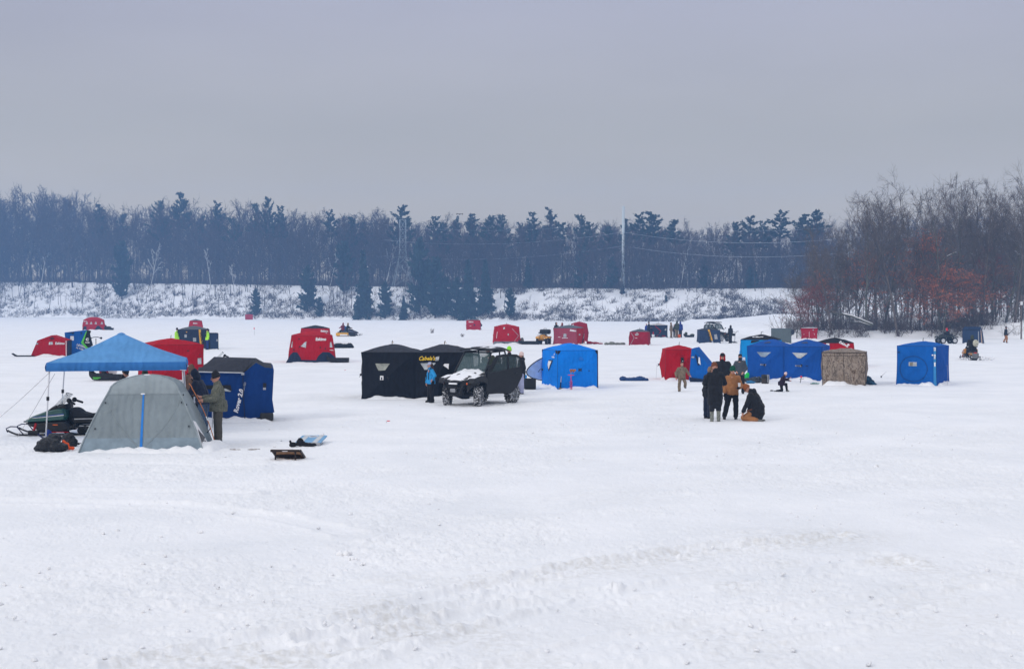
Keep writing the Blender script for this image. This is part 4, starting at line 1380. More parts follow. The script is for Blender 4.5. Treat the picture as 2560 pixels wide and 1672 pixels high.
# navy with yellow band
h = H('navy shelter with a yellow lettered band in front of a parked buggy', 1748, 1802, 858, 825, 819, 0.12, 2.4, bulge=0.10, wall=NAVYG, roof=DGREYF, inset=0.06)
h.qd([(1769, 824), (1774, 824), (1782, 850), (1776, 852)], YELLOW, 'stripe', 0.03); h.qd([(1778, 857), (1784, 857), (1782, 850), (1776, 852)], GREYP, 'stripe', 0.03); h.text('f0', 'THUNDER', -0.05, -0.05, 0.24, BLACK, rot=-1.32, bold=0.015, off=0.05)
h.qd([(1787, 848), (1795, 847), (1793, 835), (1786, 836)], GREYP, 'print', 0.02)
# red hub with a blue flip-over leaning on it
h = H('red shelter with a bulging side and a small black window, behind the camouflaged child', 1663, 1742, 950, 874, 863, 0.10, 1.9, bulge=0.22, inset=0.03, ridge=0.1)
h.qd([(1701, 905), (1709, 905), (1709, 893), (1701, 893)], BLACK, 'window', 0.03); h.qd([(1702, 890), (1708, 890), (1708, 889), (1702, 889)], BLACK, 'vent', 0.03); h.qd([(1704, 903), (1707, 903), (1707, 902), (1704, 902)], WHITE, 'print', 0.045)
h.loop('l'); p = h.pt('l', 0, 0); MB().tube([p, p + Vector((-0.12, -0.05, 0)), p + Vector((-0.16, -0.08, -0.75))], 0.006, 4).build('guy_rope', GREYP, h.root)
f = Flip('blue sloping shelter leaning out from the red one, dark skirt at its foot', [(1719, 948), (1725, 872), (1731, 869), (1740, 880), (1765, 910), (1775, 925), (1752, 956), (1722, 952)], 954, 1.3, BLUE4, BLUE4, BLUE4, shift=0.25, rise=0.02)
f.root.location.y -= 0.5
f.decal([(1722, 955), (1752, 957), (1755, 946), (1721, 942)], NAVYF, 'skirt', 0.05); f.decal([(1741, 913), (1746, 910), (1738, 888), (1734, 884)], NAVYF, 'window', 0.035); f.decal([(1742, 906), (1748, 911), (1746, 893), (1743, 891)], WHITE, 'print', 0.045); f.decal([(1725, 893), (1732, 894), (1732, 890), (1726, 890)], GREYP, 'print', 0.04)
# azure with black roof
h = H('azure shelter with a black lettered roof behind the long blue one', 1855, 1950, 927, 850, 835, 0.0, 2.4, bulge=0.16, wall=SKYB, roof=BLACKF, inset=-0.085)
h.text('t0', 'Clam', -0.18, -0.6, 0.26, WHITE, shear=0.3, bold=0.012, off=0.03, sx=1.1); h.qd([(1878, 858), (1899, 852), (1896, 850.5), (1880, 851)], BLACK, 'patch', 0.03); h.text('f0', 'ICE', -0.88, -0.25, 0.17, WHITE, rot=1.57, off=0.05, bold=0.012)
p = h.pt('t0', 0, 0); MB().tube([p, p + Vector((.02, 0, .12)), p + Vector((.12, 0, .14))], 0.012, 5).build('roof_strap', BLACK, h.root)
# long blue two room
h = H('long royal blue two room shelter with two trapezoid windows', 1866, 2053, 951, 866, 848, -0.19, 2.4, 2, bulge=0.22, wall=BLUE2, roof=BLUE2, inset=0.0, ridge=0.14, pull=0.02, dome=1.35)
BL = h
WG = simple('blue_window', (0.24, 0.32, 0.42), rough=0.2, var=0.4, vscale=3)
h.qd([(1891, 880.5), (1928, 880.5), (1913, 893), (1902, 892)], WG, 'window', 0.03); h.qd([(1981, 881), (2020, 882), (2003, 895), (1995, 894)], CLEAR, 'window', 0.03)
h.qd([(1901, 912.5), (1916, 912.5), (1916, 909.5), (1901, 909.5)], GREYP, 'print', 0.03); h.qt('TIP DOWN', 1908.5, 911, 0.035, BLACK, off=0.04); h.qd([(1990, 914), (2005, 914), (2005, 911), (1990, 911)], GREYP, 'print', 0.03); h.qt('TIP DOWN', 1997.5, 912.5, 0.035, BLACK, off=0.04); h.qd([(2016, 913.5), (2022, 913.5), (2022, 912), (2016, 912)], BLACK, 'vent', 0.03)
for i in (0, 1):
    h.loop('f%d' % i, 0, -0.04); h.decal('t%d' % i, [(-0.2, -0.62), (0.2, -0.62), (0.1, -0.48), (-0.1, -0.5)], BLACK, 'roof_vent', 0.02)
# grey panel shelter
f = Flip('plain grey flat sided shelter in front of the overhanging shrub', [(1928, 858), (1928, 821), (1977, 821), (1984, 827), (1984, 832), (1978, 840), (1978, 858)], 858, 1.6, simple('flat_grey_cloth', (0.095, 0.12, 0.125)), GREYF, GREYF)
MB().ell(f.loc(1981, 830), (0.18, 0.2, 0.28)).build('flap', DGREYF, f.root, smooth=True)
# far red with snow top
h = H('small bright red shelter with snow on top, near the wooded point', 2003, 2043, 847, 821, 819, 0.0, 1.8, bulge=-0.05, inset=-0.10, tip=False, sag=0.0, pull=0.06)
h.decal('t0', rect(-0.9, -0.95, 0.9, 0.9), SNOWLOAD, 'snow_cover', 0.05); h.bar('f0', 0, 0.4, 0, -0.7, 0.02, WHITE); h.qd([(2031, 826), (2034, 826), (2034, 823), (2031, 823)], GREYP, 'print'); h.bar('f0', 0.6, 0.1, 0.7, -0.2, 0.02, WHITE); h.bar('f0', -0.65, 0.0, -0.7, -0.2, 0.02, WHITE)
# red with black roof
h = H('red shelter with a big domed black roof behind the camouflage blind', 2038, 2134, 918, 858, 843.5, 0.0, 2.4, bulge=0.16, roof=BLACKF, inset=0.0)
h.qd([(2065, 864), (2073, 864), (2073, 858.5), (2065, 858.5)], WHITE, 'patch', 0.03); h.qt('Eskimo', 2109, 860, 0.20, rot=-0.5, shear=0.15, bold=0.008); h.qd([(2118, 864), (2124, 863), (2122, 859), (2118, 860)], WHITE, 'print'); h.qd([(2119, 872), (2130, 872), (2130, 870), (2119, 870)], WHITE, 'patch')
# camouflage blind
WOODC = camo('bark_camouflage', [(0.030, 0.020, 0.015), (0.10, 0.068, 0.048), (0.20, 0.15, 0.11), (0.34, 0.28, 0.23), (0.05, 0.035, 0.025), (0.30, 0.24, 0.19), (0.12, 0.085, 0.06)], 5.5, (1.0, 1.0, 0.40))
h = H('square bark camouflage blind standing against the end of the long blue shelter', 2056, 2163, 964, 881, 870, -0.03, 1.9, bulge=0.10, wall=WOODC, roof=WOODC, inset=-0.04, ridge=0.14, tip=False, pull=0.01)
h.bar('f0', -1, 0.98, 1, 0.98, 0.012, simple('brown_seam', (0.06, 0.04, 0.03))); h.bar('f0', -0.02, 0.95, 0.02, -0.95, 0.010, MATS['brown_seam']); h.bar('f0', -0.96, 0.80, 0.96, 0.80, 0.008, MATS['brown_seam'])
# blue hub on the right
h = H('blue cube shelter with a round door outline and pale corner stripe, right of the blind', 2241, 2341, 963, 865, 852, -0.30, 1.9, bulge=0.15, wall=BLUE4, roof=BLUE4, side=BLUE2, inset=0.01, flare=0.02, ridge=0.14)
h.qd([(2273, 914), (2294, 914), (2294, 904.5), (2273, 904.5)], CLEAR, 'window', 0.02); h.qd([(2276, 913), (2284, 913), (2284, 905), (2276, 905.5)], simple('amber_window', (0.2, 0.19, 0.16)), 'pane', 0.03)
ring = [(2284 + 36 * math.cos(t) * (1 if abs(math.cos(t)) < .8 else .97), 921 + 31 * math.sin(t)) for t in np.linspace(0, 2 * math.pi, 40)]
pts = [h.pt(*h.q(*p), off=0.012) for p in ring]; MB().tube(pts, 0.011, 5).build('door_zip', simple('dark_blue_zip', (0.004, 0.03, 0.12)), h.root)
h.qd([(2334, 964), (2341, 965), (2340, 868), (2334.5, 866)], simple('pale_blue_strip', (0.03, 0.22, 0.50)), 'corner_stripe', 0.04, 4); h.qt('ICE', 2337.5, 872, 0.10, WHITE, rot=1.57, off=0.06, bold=0.006)
h.qd([(2336, 914), (2339.5, 914), (2339.5, 904), (2336, 904)], WHITE, 'print', 0.055); h.qt('HUB', 2337.5, 890, 0.10, WHITE, rot=1.57, off=0.06); h.qd([(2243, 882), (2249, 882), (2249, 880), (2243, 880)], BLACK, 'vent', 0.02); h.qd([(2330, 888), (2333.5, 888), (2333.5, 885), (2330, 885)], WHITE, 'tag', 0.03)
p = h.pt('r', 0, 0); MB().tube([p, p + Vector((0.09, -.02, 0.02)), p + Vector((0.10, -0.04, -0.85))], 0.006, 4).build('guy_rope', GREYP, h.root); h.loop('l')
# navy box on far right
f = Flip('navy box shaped shelter with a pale zip near the wooded point', [(2407, 858), (2407, 824), (2411, 817), (2449, 817), (2453, 830), (2457, 858)], 859, 1.6, NAVYG, NAVYF, NAVYG, shift=0.1)
f.decal([(2445, 858), (2447, 858), (2446, 828), (2444.5, 828)], GREYP, 'zip'); f.decal([(2452, 858), (2455, 858), (2452, 827), (2450, 822)], simple('sand_trim', (0.4, 0.3, 0.24)), 'trim'); MB().tube([f.loc(2407, 824.5) + Vector((0, -.03, 0)), f.loc(2450, 824) + Vector((0, -.03, 0))], 0.02, 5).build('seam', BLACKF, f.root)

# bright blue hub in the middle with its door flap pulled open
h = H('bright blue shelter with black corner patches and an open flap on its left', 1394, 1495, 972, 876, 857, 0.36, 2.0, bulge=0.16, wall=BLUE, roof=BLUE, inset=0.01, ridge=0.14, pull=0.0, tip=False)
BB = h
PATCH = simple('corner_patch', (0.008, 0.010, 0.028), rough=0.7)
h.decal('f0', [(-1, 0.99), (-0.86, 0.99), (-0.92, 0.86), (-1, 0.80)], PATCH, 'corner_patch', 0.02); h.decal('l', [(1, 0.99), (0.75, 0.99), (0.86, 0.86), (1, 0.82)], PATCH, 'corner_patch', 0.02); h.decal('f0', [(1, 0.99), (0.86, 0.99), (0.92, 0.84), (1, 0.78)], PATCH, 'corner_patch', 0.02); h.decal('l', [(-1, 0.99), (-0.85, 0.99), (-1, 0.84)], PATCH, 'corner_patch', 0.02)
h.bar('f0', 0.995, 0.95, 0.995, -0.95, 0.02, PATCH)
h.decal('f0', [(0.02, 0.50), (0.25, 0.50), (0.20, 0.64), (0.10, 0.70), (0.06, 0.64)], simple('vent_blue', (0.010, 0.17, 0.62)), 'vent', 0.03); h.decal('f0', rect(0.50, -0.06, 0.56, -0.02), BLACK, 'vent_slot', 0.02)
h.decal('l', [(0.1, 0.5), (0.6, 0.5), (0.2, -0.1)], simple('flap_dark', (0.01, 0.03, 0.10)), 'window', 0.02); h.decal('l', [(0.15, 0.44), (0.5, 0.44), (0.22, 0.02)], WHITE, 'pane', 0.03); h.text('l', 'Nordic', 0.62, 0.66, 0.10, WHITE, bold=0.004, off=0.03); h.text('l', 'A', 0.72, 0.80, 0.12, WHITE, off=0.03)
a, b = h.pt('l', -1, 0.55), h.pt('l', -1, -0.62)
fl = MB(); fl.grid(lambda u, v: a.lerp(b, v) + Vector((-0.75, -0.1, -0.12)) * (math.sin(math.pi * min(1, v * 1.0)) ** 0.8) * u, 8, 12); fl.build('door_flap', simple('pale_lining', (0.42, 0.56, 0.80)), h.root, smooth=True, solid=0.012)
MB().tube([a.lerp(b, v) + Vector((-0.76, -0.1, -0.12)) * (math.sin(math.pi * min(1, v)) ** 0.8) for v in np.linspace(0, 1, 14)], 0.022, 6).build('flap_binding', PATCH, h.root)
p = h.pt('l', -0.9, -0.05); MB().tube([p, p + Vector((-0.15, -0.1, 0.02)), p + Vector((-0.28, -0.2, -0.10))], 0.014, 5).ell(p, 0.05).build('pull_strap', BLACK, h.root)
p = h.pt('r', 0, 0); MB().tube([p, p + Vector((0.06, -.05, -.1)), p + Vector((0.1, -.1, -.16))], 0.012, 5).ell(p, 0.05).build('pull_strap', GREYP, h.root)
# ------------------------------------------------------------------ people
NAVYC = simple('navy_wool', (0.010, 0.014, 0.032), rough=0.9, bump=0.3, sheen=0.1)
BLACKC = simple('black_wool', (0.011, 0.011, 0.014), rough=0.9, bump=0.3, sheen=0.05)
DENIM = simple('denim', (0.045, 0.075, 0.13), rough=0.85, bump=0.2)
TAN = simple('tan_duck_canvas', (0.33, 0.145, 0.055), rough=0.85, var=0.2, bump=0.35, bscale=9)
BROWNH = simple('brown_canvas', (0.13, 0.075, 0.052), rough=0.9, bump=0.3)
RUSTK = simple('rust_knit', (0.24, 0.075, 0.022), rough=0.95, bump=0.4, bscale=60)
BRNK = simple('brown_knit', (0.15, 0.050, 0.020), rough=0.95, bump=0.4, bscale=60)
GREENK = simple('green_knit', (0.008, 0.075, 0.045), rough=0.95, bump=0.4, bscale=60)
PINKK = simple('pale_pink_knit', (0.72, 0.55, 0.52), rough=0.95, bump=0.4, bscale=60)
LIME = simple('lime_knit', (0.30, 0.78, 0.04), rough=0.9)
HIVIS = simple('high_visibility_cloth', (0.42, 0.85, 0.06), rough=0.7)
REDC = simple('red_fleece', (0.42, 0.015, 0.02), rough=0.9)
MAROON = simple('maroon_fleece', (0.16, 0.018, 0.03), rough=0.9)
GREYC = simple('charcoal_fleece', (0.055, 0.065, 0.078), rough=0.9, bump=0.3)
BLUEC = simple('bright_blue_jacket', (0.02, 0.28, 0.62), rough=0.7)
ROYAL = simple('royal_blue_jacket', (0.012, 0.035, 0.22), rough=0.8)
LILAC = simple('lilac_trousers', (0.38, 0.40, 0.58), rough=0.8)
OLIVE = simple('olive_cloth', (0.045, 0.055, 0.035), rough=0.9)
HAIRB = simple('brown_hair', (0.055, 0.028, 0.018), rough=0.6, var=0.3, vscale=40)
HAIRL = simple('light_brown_hair', (0.20, 0.13, 0.085), rough=0.6, var=0.3, vscale=40)
BOOTB = simple('black_rubber', (0.014, 0.014, 0.015), rough=0.6)
BOOTG = simple('grey_felt_boot', (0.16, 0.16, 0.155), rough=0.8, var=0.3, vscale=20)
CAMOG = camo('grey_green_camouflage', [(0.028, 0.032, 0.025), (0.075, 0.080, 0.062), (0.16, 0.165, 0.13), (0.040, 0.045, 0.034), (0.30, 0.30, 0.27)], 11.0)
CAMOP = camo('dark_camouflage_trousers', [(0.040, 0.038, 0.032), (0.085, 0.080, 0.068), (0.055, 0.050, 0.044)], 16.0)
CAMOB = camo('brown_camouflage', [(0.022, 0.016, 0.012), (0.12, 0.085, 0.055), (0.26, 0.20, 0.14), (0.05, 0.036, 0.024), (0.42, 0.35, 0.27)], 11.0)
CAMOS = camo('snow_camouflage', [(0.05, 0.055, 0.045), (0.26, 0.27, 0.24), (0.08, 0.085, 0.07), (0.42, 0.43, 0.40)], 14.0)


def person(label, loc, rot, Hh, jacket, trousers, boots=BOOTB, lean=0.0, side=0.0, hip=None, legs=None, arms=None, fat=1.0, coat=0.0, head=(0.0, 0.0), turn=0.0,
           hat=None, hood=None, hood_up=False, hair=None, hair_long=0.0, gloves=None, mask=None, glasses=False, skin=SKIN, near=True, collar=True, bands=None, group=None, boot_h=0.16, hem=None, seat=False):
    """a figure facing -y of its own frame; every length in body heights. arms / legs: per side (elbow, wrist) / (knee, ankle) offsets"""
    o = empty('person', loc, rot, label, 'person', group)
    S = Hh
    V = lambda x, y, z: Vector((x * S, y * S, z * S))
    hip_c = V(0, 0, 0.515) if hip is None else V(*hip)
    ux = Vector((math.cos(side), 0, math.sin(side)))
    up = Vector((-math.sin(side) * math.cos(lean), -math.sin(lean), math.cos(side) * math.cos(lean)))
    fw = Vector((0, -math.cos(lean), -math.sin(lean)))
    T = lambda x, y, z: hip_c + ux * (x * S) - fw * (y * S) + up * (z * S)
    neck = T(0, -0.005, 0.325)
    hl = lean + head[0]
    hup = Vector((math.sin(head[1]), -math.sin(hl), math.cos(hl)))
    hup.normalize()
    hc = neck + hup * (0.085 * S)
    hrot = (Matrix.Rotation(turn, 3, 'Z') @ Matrix.Rotation(hl, 3, 'X') @ Matrix.Rotation(head[1], 3, 'Y'))
    HP = lambda x, y, z: hc + hrot @ V(x, y, z)
    vx = 0.013 if near else 0.022
    ls = legs or {}
    L = []
    for sg in (-1, 1):
        k, a = ls.get(sg, ((sg * 0.012, -0.012, -0.232), (sg * 0.008, 0.012, -0.228)))
        h0 = hip_c + ux * (sg * 0.050 * S * (0.7 + 0.3 * fat)) - Vector((0, 0, 0.01 * S))
        kn = h0 + V(*k); an = kn + V(*a)
        L.append((sg, h0, kn, an))
    ar = arms or {}
    A = []
    for sg in (-1, 1):
        e, w = ar.get(sg, ((sg * 0.028, 0.012, -0.165), (sg * -0.004, -0.045, -0.135)))
        sh = T(sg * 0.098 * (0.55 + 0.45 * fat), 0, 0.275)
        el = sh + V(*e); wr = el + V(*w)
        A.append((sg, sh, el, wr))
    # body: one continuous surface
    b = MB()
    b.ell(HP(0, 0.006, 0.020), [0.044 * S, 0.055 * S, 0.054 * S], hrot).ell(HP(0, -0.014, -0.020), [0.036 * S, 0.040 * S, 0.042 * S], hrot)
    if near:
        b.ell(HP(0, -0.060, -0.006), [0.008 * S, 0.013 * S, 0.013 * S], hrot, 8, 6)
        b.ell(HP(0, -0.050, 0.014), [0.030 * S, 0.008 * S, 0.006 * S], hrot, 8, 6)
        b.ell(HP(0, -0.048, -0.036), [0.016 * S, 0.008 * S, 0.006 * S], hrot, 8, 6)
        for sg in (-1, 1): b.ell(HP(sg * 0.045, 0.008, 0.0), [0.006 * S, 0.013 * S, 0.018 * S], hrot, 8, 6)
    b.cap(neck - up * 0.02 * S, hc - hup * 0.02 * S, 0.034 * S, 0.030 * S)
    b.cap(hip_c, T(0, 0, 0.25), 0.066 * S, 0.072 * S)
    b.cap(T(-0.085, 0, 0.283), T(0.085, 0, 0.283), 0.036 * S)
    for sg, h0, kn, an in L:
        b.cap(h0, kn, 0.048 * S, 0.032 * S); b.cap(kn, an, 0.032 * S, 0.020 * S)
        b.cap(an, an + V(0, -0.07, -0.025), 0.02 * S, 0.014 * S)
    hands = []
    for sg, sh, el, wr in A:
        b.cap(sh, el, 0.028 * S, 0.022 * S); b.cap(el, wr, 0.022 * S, 0.016 * S)
        d = (wr - el).normalized()
        hands.append((sg, wr, d))
    for sg, wr, d in hands:
        t = gl = MB() if gloves else b
        q = d.cross(Vector((0, 1, 0.2)));
        if q.length < 0.2: q = d.cross(Vector((1, 0, 0)))
        q.normalize(); n2 = d.cross(q).normalized()
        g = 1.25 if gloves else 1.0
        pal = wr + d * 0.028 * S
        t.cap(wr - d * 0.01 * S, pal + d * 0.016 * S, 0.015 * S * g, 0.019 * S * g)
        if near:
            for i, ln in enumerate((0.038, 0.044, 0.041, 0.032)):
                f0 = pal + d * 0.022 * S + q * (i - 1.5) * 0.0095 * S * g
                f1 = f0 + d * ln * 0.5 * S - n2 * 0.006 * S; f2 = f1 + d * ln * 0.38 * S - n2 * 0.018 * S
                t.cap(f0, f1, 0.0058 * S * g, 0.0054 * S * g, 7); t.cap(f1, f2, 0.0054 * S * g, 0.0045 * S * g, 7)
            th0 = pal - q * 0.017 * S - d * 0.008 * S; th1 = th0 - q * 0.014 * S + d * 0.022 * S - n2 * 0.01 * S
            t.cap(th0, th1, 0.0072 * S * g, 0.0058 * S * g, 7).cap(th1, th1 + d * 0.018 * S - n2 * 0.005 * S, 0.0058 * S * g, 0.005 * S * g, 7)
        if gloves: gl.build('glove', gloves, o, remesh=0.009 if near else 0.018)
    b.build('body', skin, o, remesh=0.010 if near else 0.02)
    if near:
        e = MB()
        for sg in (-1, 1): e.ell(HP(sg * 0.019, -0.0535, 0.004), [0.0065 * S, 0.004 * S, 0.0045 * S], hrot, 8, 6)
        e.build('eyes', simple('eye', (0.03, 0.022, 0.02), rough=0.3), o)
        if not mask:
            MB().ell(HP(0, -0.055, -0.037), [0.014 * S, 0.004 * S, 0.0045 * S], hrot, 8, 6).build('mouth', simple('lips', (0.33, 0.11, 0.10), rough=0.5), o)
    # trousers
    t = MB()
    rt = 0.9 + 0.1 * fat
    t.ell(hip_c - V(0, 0, 0.005), [0.092 * S * fat, 0.074 * S * fat, 0.07 * S])
    for sg, h0, kn, an in L:
        t.cap(h0, kn, 0.065 * S * rt, 0.053 * S * rt); end = kn + (an - kn) * (0.93 if boot_h < 0.2 else 0.30)
        t.cap(kn, end, 0.053 * S * rt, 0.049 * S * rt)
        t.ell(end, [0.051 * S * rt, 0.051 * S * rt, 0.024 * S])
        mid = kn.lerp(end, 0.6); t.ell(mid + V(0.004, -0.006, 0), [0.044 * S, 0.045 * S, 0.018 * S])
    folds(t.build('trousers', trousers, o, remesh=vx + 0.003), 0.11, 0.035 if near else 0.02)
    # boots
    for sg, h0, kn, an in L:
        bt = MB()
        sd = (an - kn).normalized()
        fx = V(0, -0.085, 0) if sd.z < -0.5 else (V(0, 0, 0) + Vector((0, 0, -1)) * 0.02 * S + V(0, 0.08, 0))
        bt.cap(an - sd * boot_h * 0.75 * S, an, 0.040 * S if boot_h > 0.17 else 0.032 * S, 0.034 * S)
        bt.cap(an + V(0, 0.015, -0.022), an + V(0, 0.015, -0.022) + fx, 0.030 * S, 0.027 * S)
        bt.ell(an + V(0, -0.03, -0.043) if sd.z < -0.5 else an + fx * .5, [0.036 * S, 0.078 * S, 0.014 * S])
        bt.build('boot', boots, o, remesh=vx)
    # jacket
    j = MB()
    j.ell(T(0, 0, 0.19), [0.112 * S * fat, 0.082 * S * fat, 0.135 * S], Matrix.Rotation(lean, 3, 'X'))
    j.ell(T(0, 0, 0.12), [0.112 * S * fat, 0.086 * S * fat, 0.12 * S], Matrix.Rotation(lean, 3, 'X'))
    j.ell(T(0, 0, 0.05), [0.112 * S * fat, 0.084 * S * fat, 0.095 * S], Matrix.Rotation(lean, 3, 'X'))
    j.cap(T(-0.070 * fat, 0, 0.268), T(0.070 * fat, 0, 0.268), 0.054 * S); j.cap(T(0, 0, 0.28), T(0, 0, 0.318), 0.06 * S, 0.046 * S)
    if coat: j.cap(T(-0.02, 0, 0.02), hip_c + V(-0.02, 0.0, -coat), 0.098 * S * fat, 0.088 * S * fat).cap(T(0.02, 0, 0.02), hip_c + V(0.02, 0, -coat), 0.098 * S * fat, 0.088 * S * fat)
    else: j.lathe([(0.0, -0.045 * S), (0.106 * S * fat, -0.05 * S), (0.106 * S * fat, 0.02 * S), (0.10 * S * fat, 0.1 * S), (0.0, 0.1 * S)], 16, 'Z', hip_c)
    for sg, sh, el, wr in A:
        j.cap(sh, el, 0.050 * S * rt, 0.042 * S * rt); j.cap(el, el.lerp(wr, 0.92), 0.042 * S * rt, 0.034 * S * rt)
        m2 = sh.lerp(el, 0.9); j.ell(m2, 0.043 * S * rt)
    if collar: j.cap(neck - up * 0.015 * S, neck + up * 0.022 * S, 0.052 * S, 0.045 * S)
    if hood and not hood_up: j.ell(neck - fw * 0.055 * S + up * 0.0 * S, [0.062 * S, 0.045 * S, 0.05 * S])
    folds(j.build('jacket', jacket, o, remesh=vx + 0.002), 0.13, 0.05 if near else 0.03)
    if hem:
        MB().lathe([(0.101 * S * fat, -0.055 * S), (0.110 * S * fat, -0.05 * S), (0.112 * S * fat, -0.005 * S), (0.104 * S * fat, 0.0)], 18, 'Z', hip_c + V(0, 0, 0.0)).build('hem', hem, o, smooth=True)
    if bands:
        bd = MB()
        for sg in (-1, 1): bd.tube([T(sg * 0.05, -0.092 * fat, 0.06), T(sg * 0.06, -0.096 * fat, 0.2), T(sg * 0.062, -0.03, 0.345), T(sg * 0.05, 0.085 * fat, 0.22), T(0, 0.098 * fat, 0.1)], 0.010 * S, 6)
        bd.build('straps', bands, o)
    if hood and hood_up:
        hd = MB()
        hd.ell(HP(0, 0.022, 0.012), [0.062 * S, 0.066 * S, 0.078 * S], hrot); hd.ell(HP(0, 0.02, -0.05), [0.066 * S, 0.066 * S, 0.05 * S], hrot); hd.ell(HP(0, 0.045, 0.05), [0.04 * S, 0.04 * S, 0.04 * S], hrot)
        hd.build('hood', hood, o, remesh=vx)
    if hair:
        hr = MB(); hr.ell(HP(0, 0.014, 0.032), [0.049 * S, 0.058 * S, 0.050 * S], hrot)
        hr.ell(HP(0, 0.03, 0.0), [0.048 * S, 0.042 * S, 0.05 * S], hrot)
        if hair_long:
            hr.cap(HP(0, 0.045, 0.0), HP(0.02, 0.075, -hair_long), 0.045 * S, 0.022 * S); hr.cap(HP(0.03, 0.03, 0.0), HP(0.05, 0.06, -hair_long * .8), 0.03 * S, 0.012 * S); hr.cap(HP(-0.03, 0.03, 0.0), HP(-0.02, 0.06, -hair_long * .85), 0.03 * S, 0.012 * S)
        hr.build('hair', hair, o, remesh=vx)
    if mask:
        mk = MB(); mk.ell(HP(0, -0.006, -0.034), [0.047 * S, 0.058 * S, 0.045 * S], hrot); mk.cap(HP(0, 0.01, -0.05), neck, 0.045 * S, 0.05 * S)
        mk.ell(HP(0, 0.007, 0.036), [0.050 * S, 0.061 * S, 0.047 * S], hrot)
        mk.build('balaclava', mask, o, remesh=vx)
    if hat:
        kind, hm = hat[0], hat[1]
        ht = MB()
        if kind == 'beanie':
            prof = [(0.0, 0.098), (0.022, 0.093), (0.040, 0.075), (0.051, 0.050), (0.054, 0.024), (0.057, 0.022), (0.057, -0.002), (0.050, -0.004), (0.0, 0.03)]
            vs = MB().lathe([(r * S, z * S) for r, z in prof], 18)
            ht.add([HP(0, 0.008, 0.008) + hrot @ Vector((p[0], p[1] * 1.08, p[2])) for p in vs.v], vs.f)
            if len(hat) > 2: ht.ell(HP(*hat[2]), 0.020 * S)
            ht.build('hat', hm, o, smooth=True)
        else:
            vs = MB().lathe([(r * S, z * S) for r, z in [(0.0, 0.075), (0.03, 0.070), (0.047, 0.052), (0.053, 0.020), (0.053, 0.008), (0.048, 0.008), (0.0, 0.03)]], 18)
            ht.add([HP(0, 0.006, 0.010) + hrot @ Vector((p[0], p[1] * 1.05, p[2])) for p in vs.v], vs.f)
            ht.ell(HP(0, -0.070, 0.022), [0.040 * S, 0.042 * S, 0.006 * S], hrot)
            ht.build('cap', hm, o, smooth=True)
    if glasses:
        MB().box(HP(-0.018, -0.062, 0.004), (0.026 * S, 0.004 * S, 0.018 * S), hrot).box(HP(0.018, -0.062, 0.004), (0.026 * S, 0.004 * S, 0.018 * S), hrot).box(HP(0.044, -0.03, 0.006), (0.004 * S, 0.06 * S, 0.005 * S), hrot).box(HP(-0.044, -0.03, 0.006), (0.004 * S, 0.06 * S, 0.005 * S), hrot).build('sunglasses', BLACK, o)
    return o


STRIDE = {-1: ((-0.02, -0.06, -0.225), (-0.01, 0.05, -0.225)), 1: ((0.02, -0.05, -0.225), (0.02, 0.13, -0.19))}
APART = {-1: ((-0.035, -0.01, -0.232), (-0.03, 0.01, -0.228)), 1: ((0.02, -0.01, -0.232), (0.005, 0.01, -0.228))}
TOGETHER = {-1: ((-0.004, -0.008, -0.234), (0.0, 0.008, -0.230)), 1: ((0.004, -0.008, -0.234), (0.0, 0.008, -0.230))}
HANDS_FRONT = {-1: ((-0.05, -0.03, -0.15), (0.06, -0.12, -0.01)), 1: ((0.05, -0.03, -0.15), (-0.06, -0.12, -0.01))}
POCKETS = {-1: ((-0.07, 0.02, -0.155), (0.035, -0.06, -0.12)), 1: ((0.07, 0.02, -0.155), (-0.035, -0.06, -0.12))}
RIDE = {-1: ((-0.03, -0.12, -0.12), (0.02, -0.14, -0.03)), 1: ((0.03, -0.12, -0.12), (-0.02, -0.14, -0.03))}
SIT = {-1: ((-0.06, -0.20, -0.06), (0, 0.02, -0.22)), 1: ((0.06, -0.20, -0.06), (0, 0.02, -0.22))}

# front group, right of the middle
person('person in a long black coat and camouflage boots, seen from behind, brown beanie bent forward', G(1788, 1053), R(175), 1.79, BLACKC, DARK, CAMOS, lean=0.14, legs=TOGETHER, fat=1.18, coat=0.20, head=(0.35, 0.10), hat=('beanie', BRNK), boot_h=0.30,
       arms={-1: ((-0.06, -0.05, -0.14), (0.0, -0.13, -0.02)), 1: ((0.07, -0.02, -0.15), (-0.02, -0.11, -0.04))}, gloves=BLACKC)
person('person in tan canvas jacket and green beanie looking down at a white paper in hand', G(1831, 1047), R(-6), 1.63, TAN, BLACKC, BOOTB, lean=0.02, legs={-1: ((-0.05, -0.01, -0.232), (-0.05, 0.01, -0.222)), 1: ((0.012, -0.01, -0.234), (0.0, 0.01, -0.228))}, fat=1.12, head=(0.30, 0.0), turn=0.25, hat=('beanie', GREENK), hood=CAMOS, gloves=BLACKC,
       arms={-1: ((-0.055, -0.01, -0.16), (0.01, -0.06, -0.135)), 1: ((0.06, 0.0, -0.16), (-0.04, -0.115, -0.02))}, hair=HAIRL)
person('person with fair hair in dark navy clothes, left of the long black coat', G(1769, 1045), R(120), 1.62, BLACKC, NAVYC, BOOTB, lean=0.12, legs=TOGETHER, fat=1.08, head=(0.2, 0.0), hair=HAIRL, coat=0.05,
       arms={1: ((0.09, -0.03, -0.12), (-0.02, -0.12, 0.02)), -1: ((-0.04, 0.01, -0.165), (0.0, -0.05, -0.13))})
kneel = {-1: ((-0.03, -0.21, -0.125), (0.0, 0.23, -0.03)), 1: ((0.045, -0.20, -0.125), (0.0, 0.23, -0.025))}
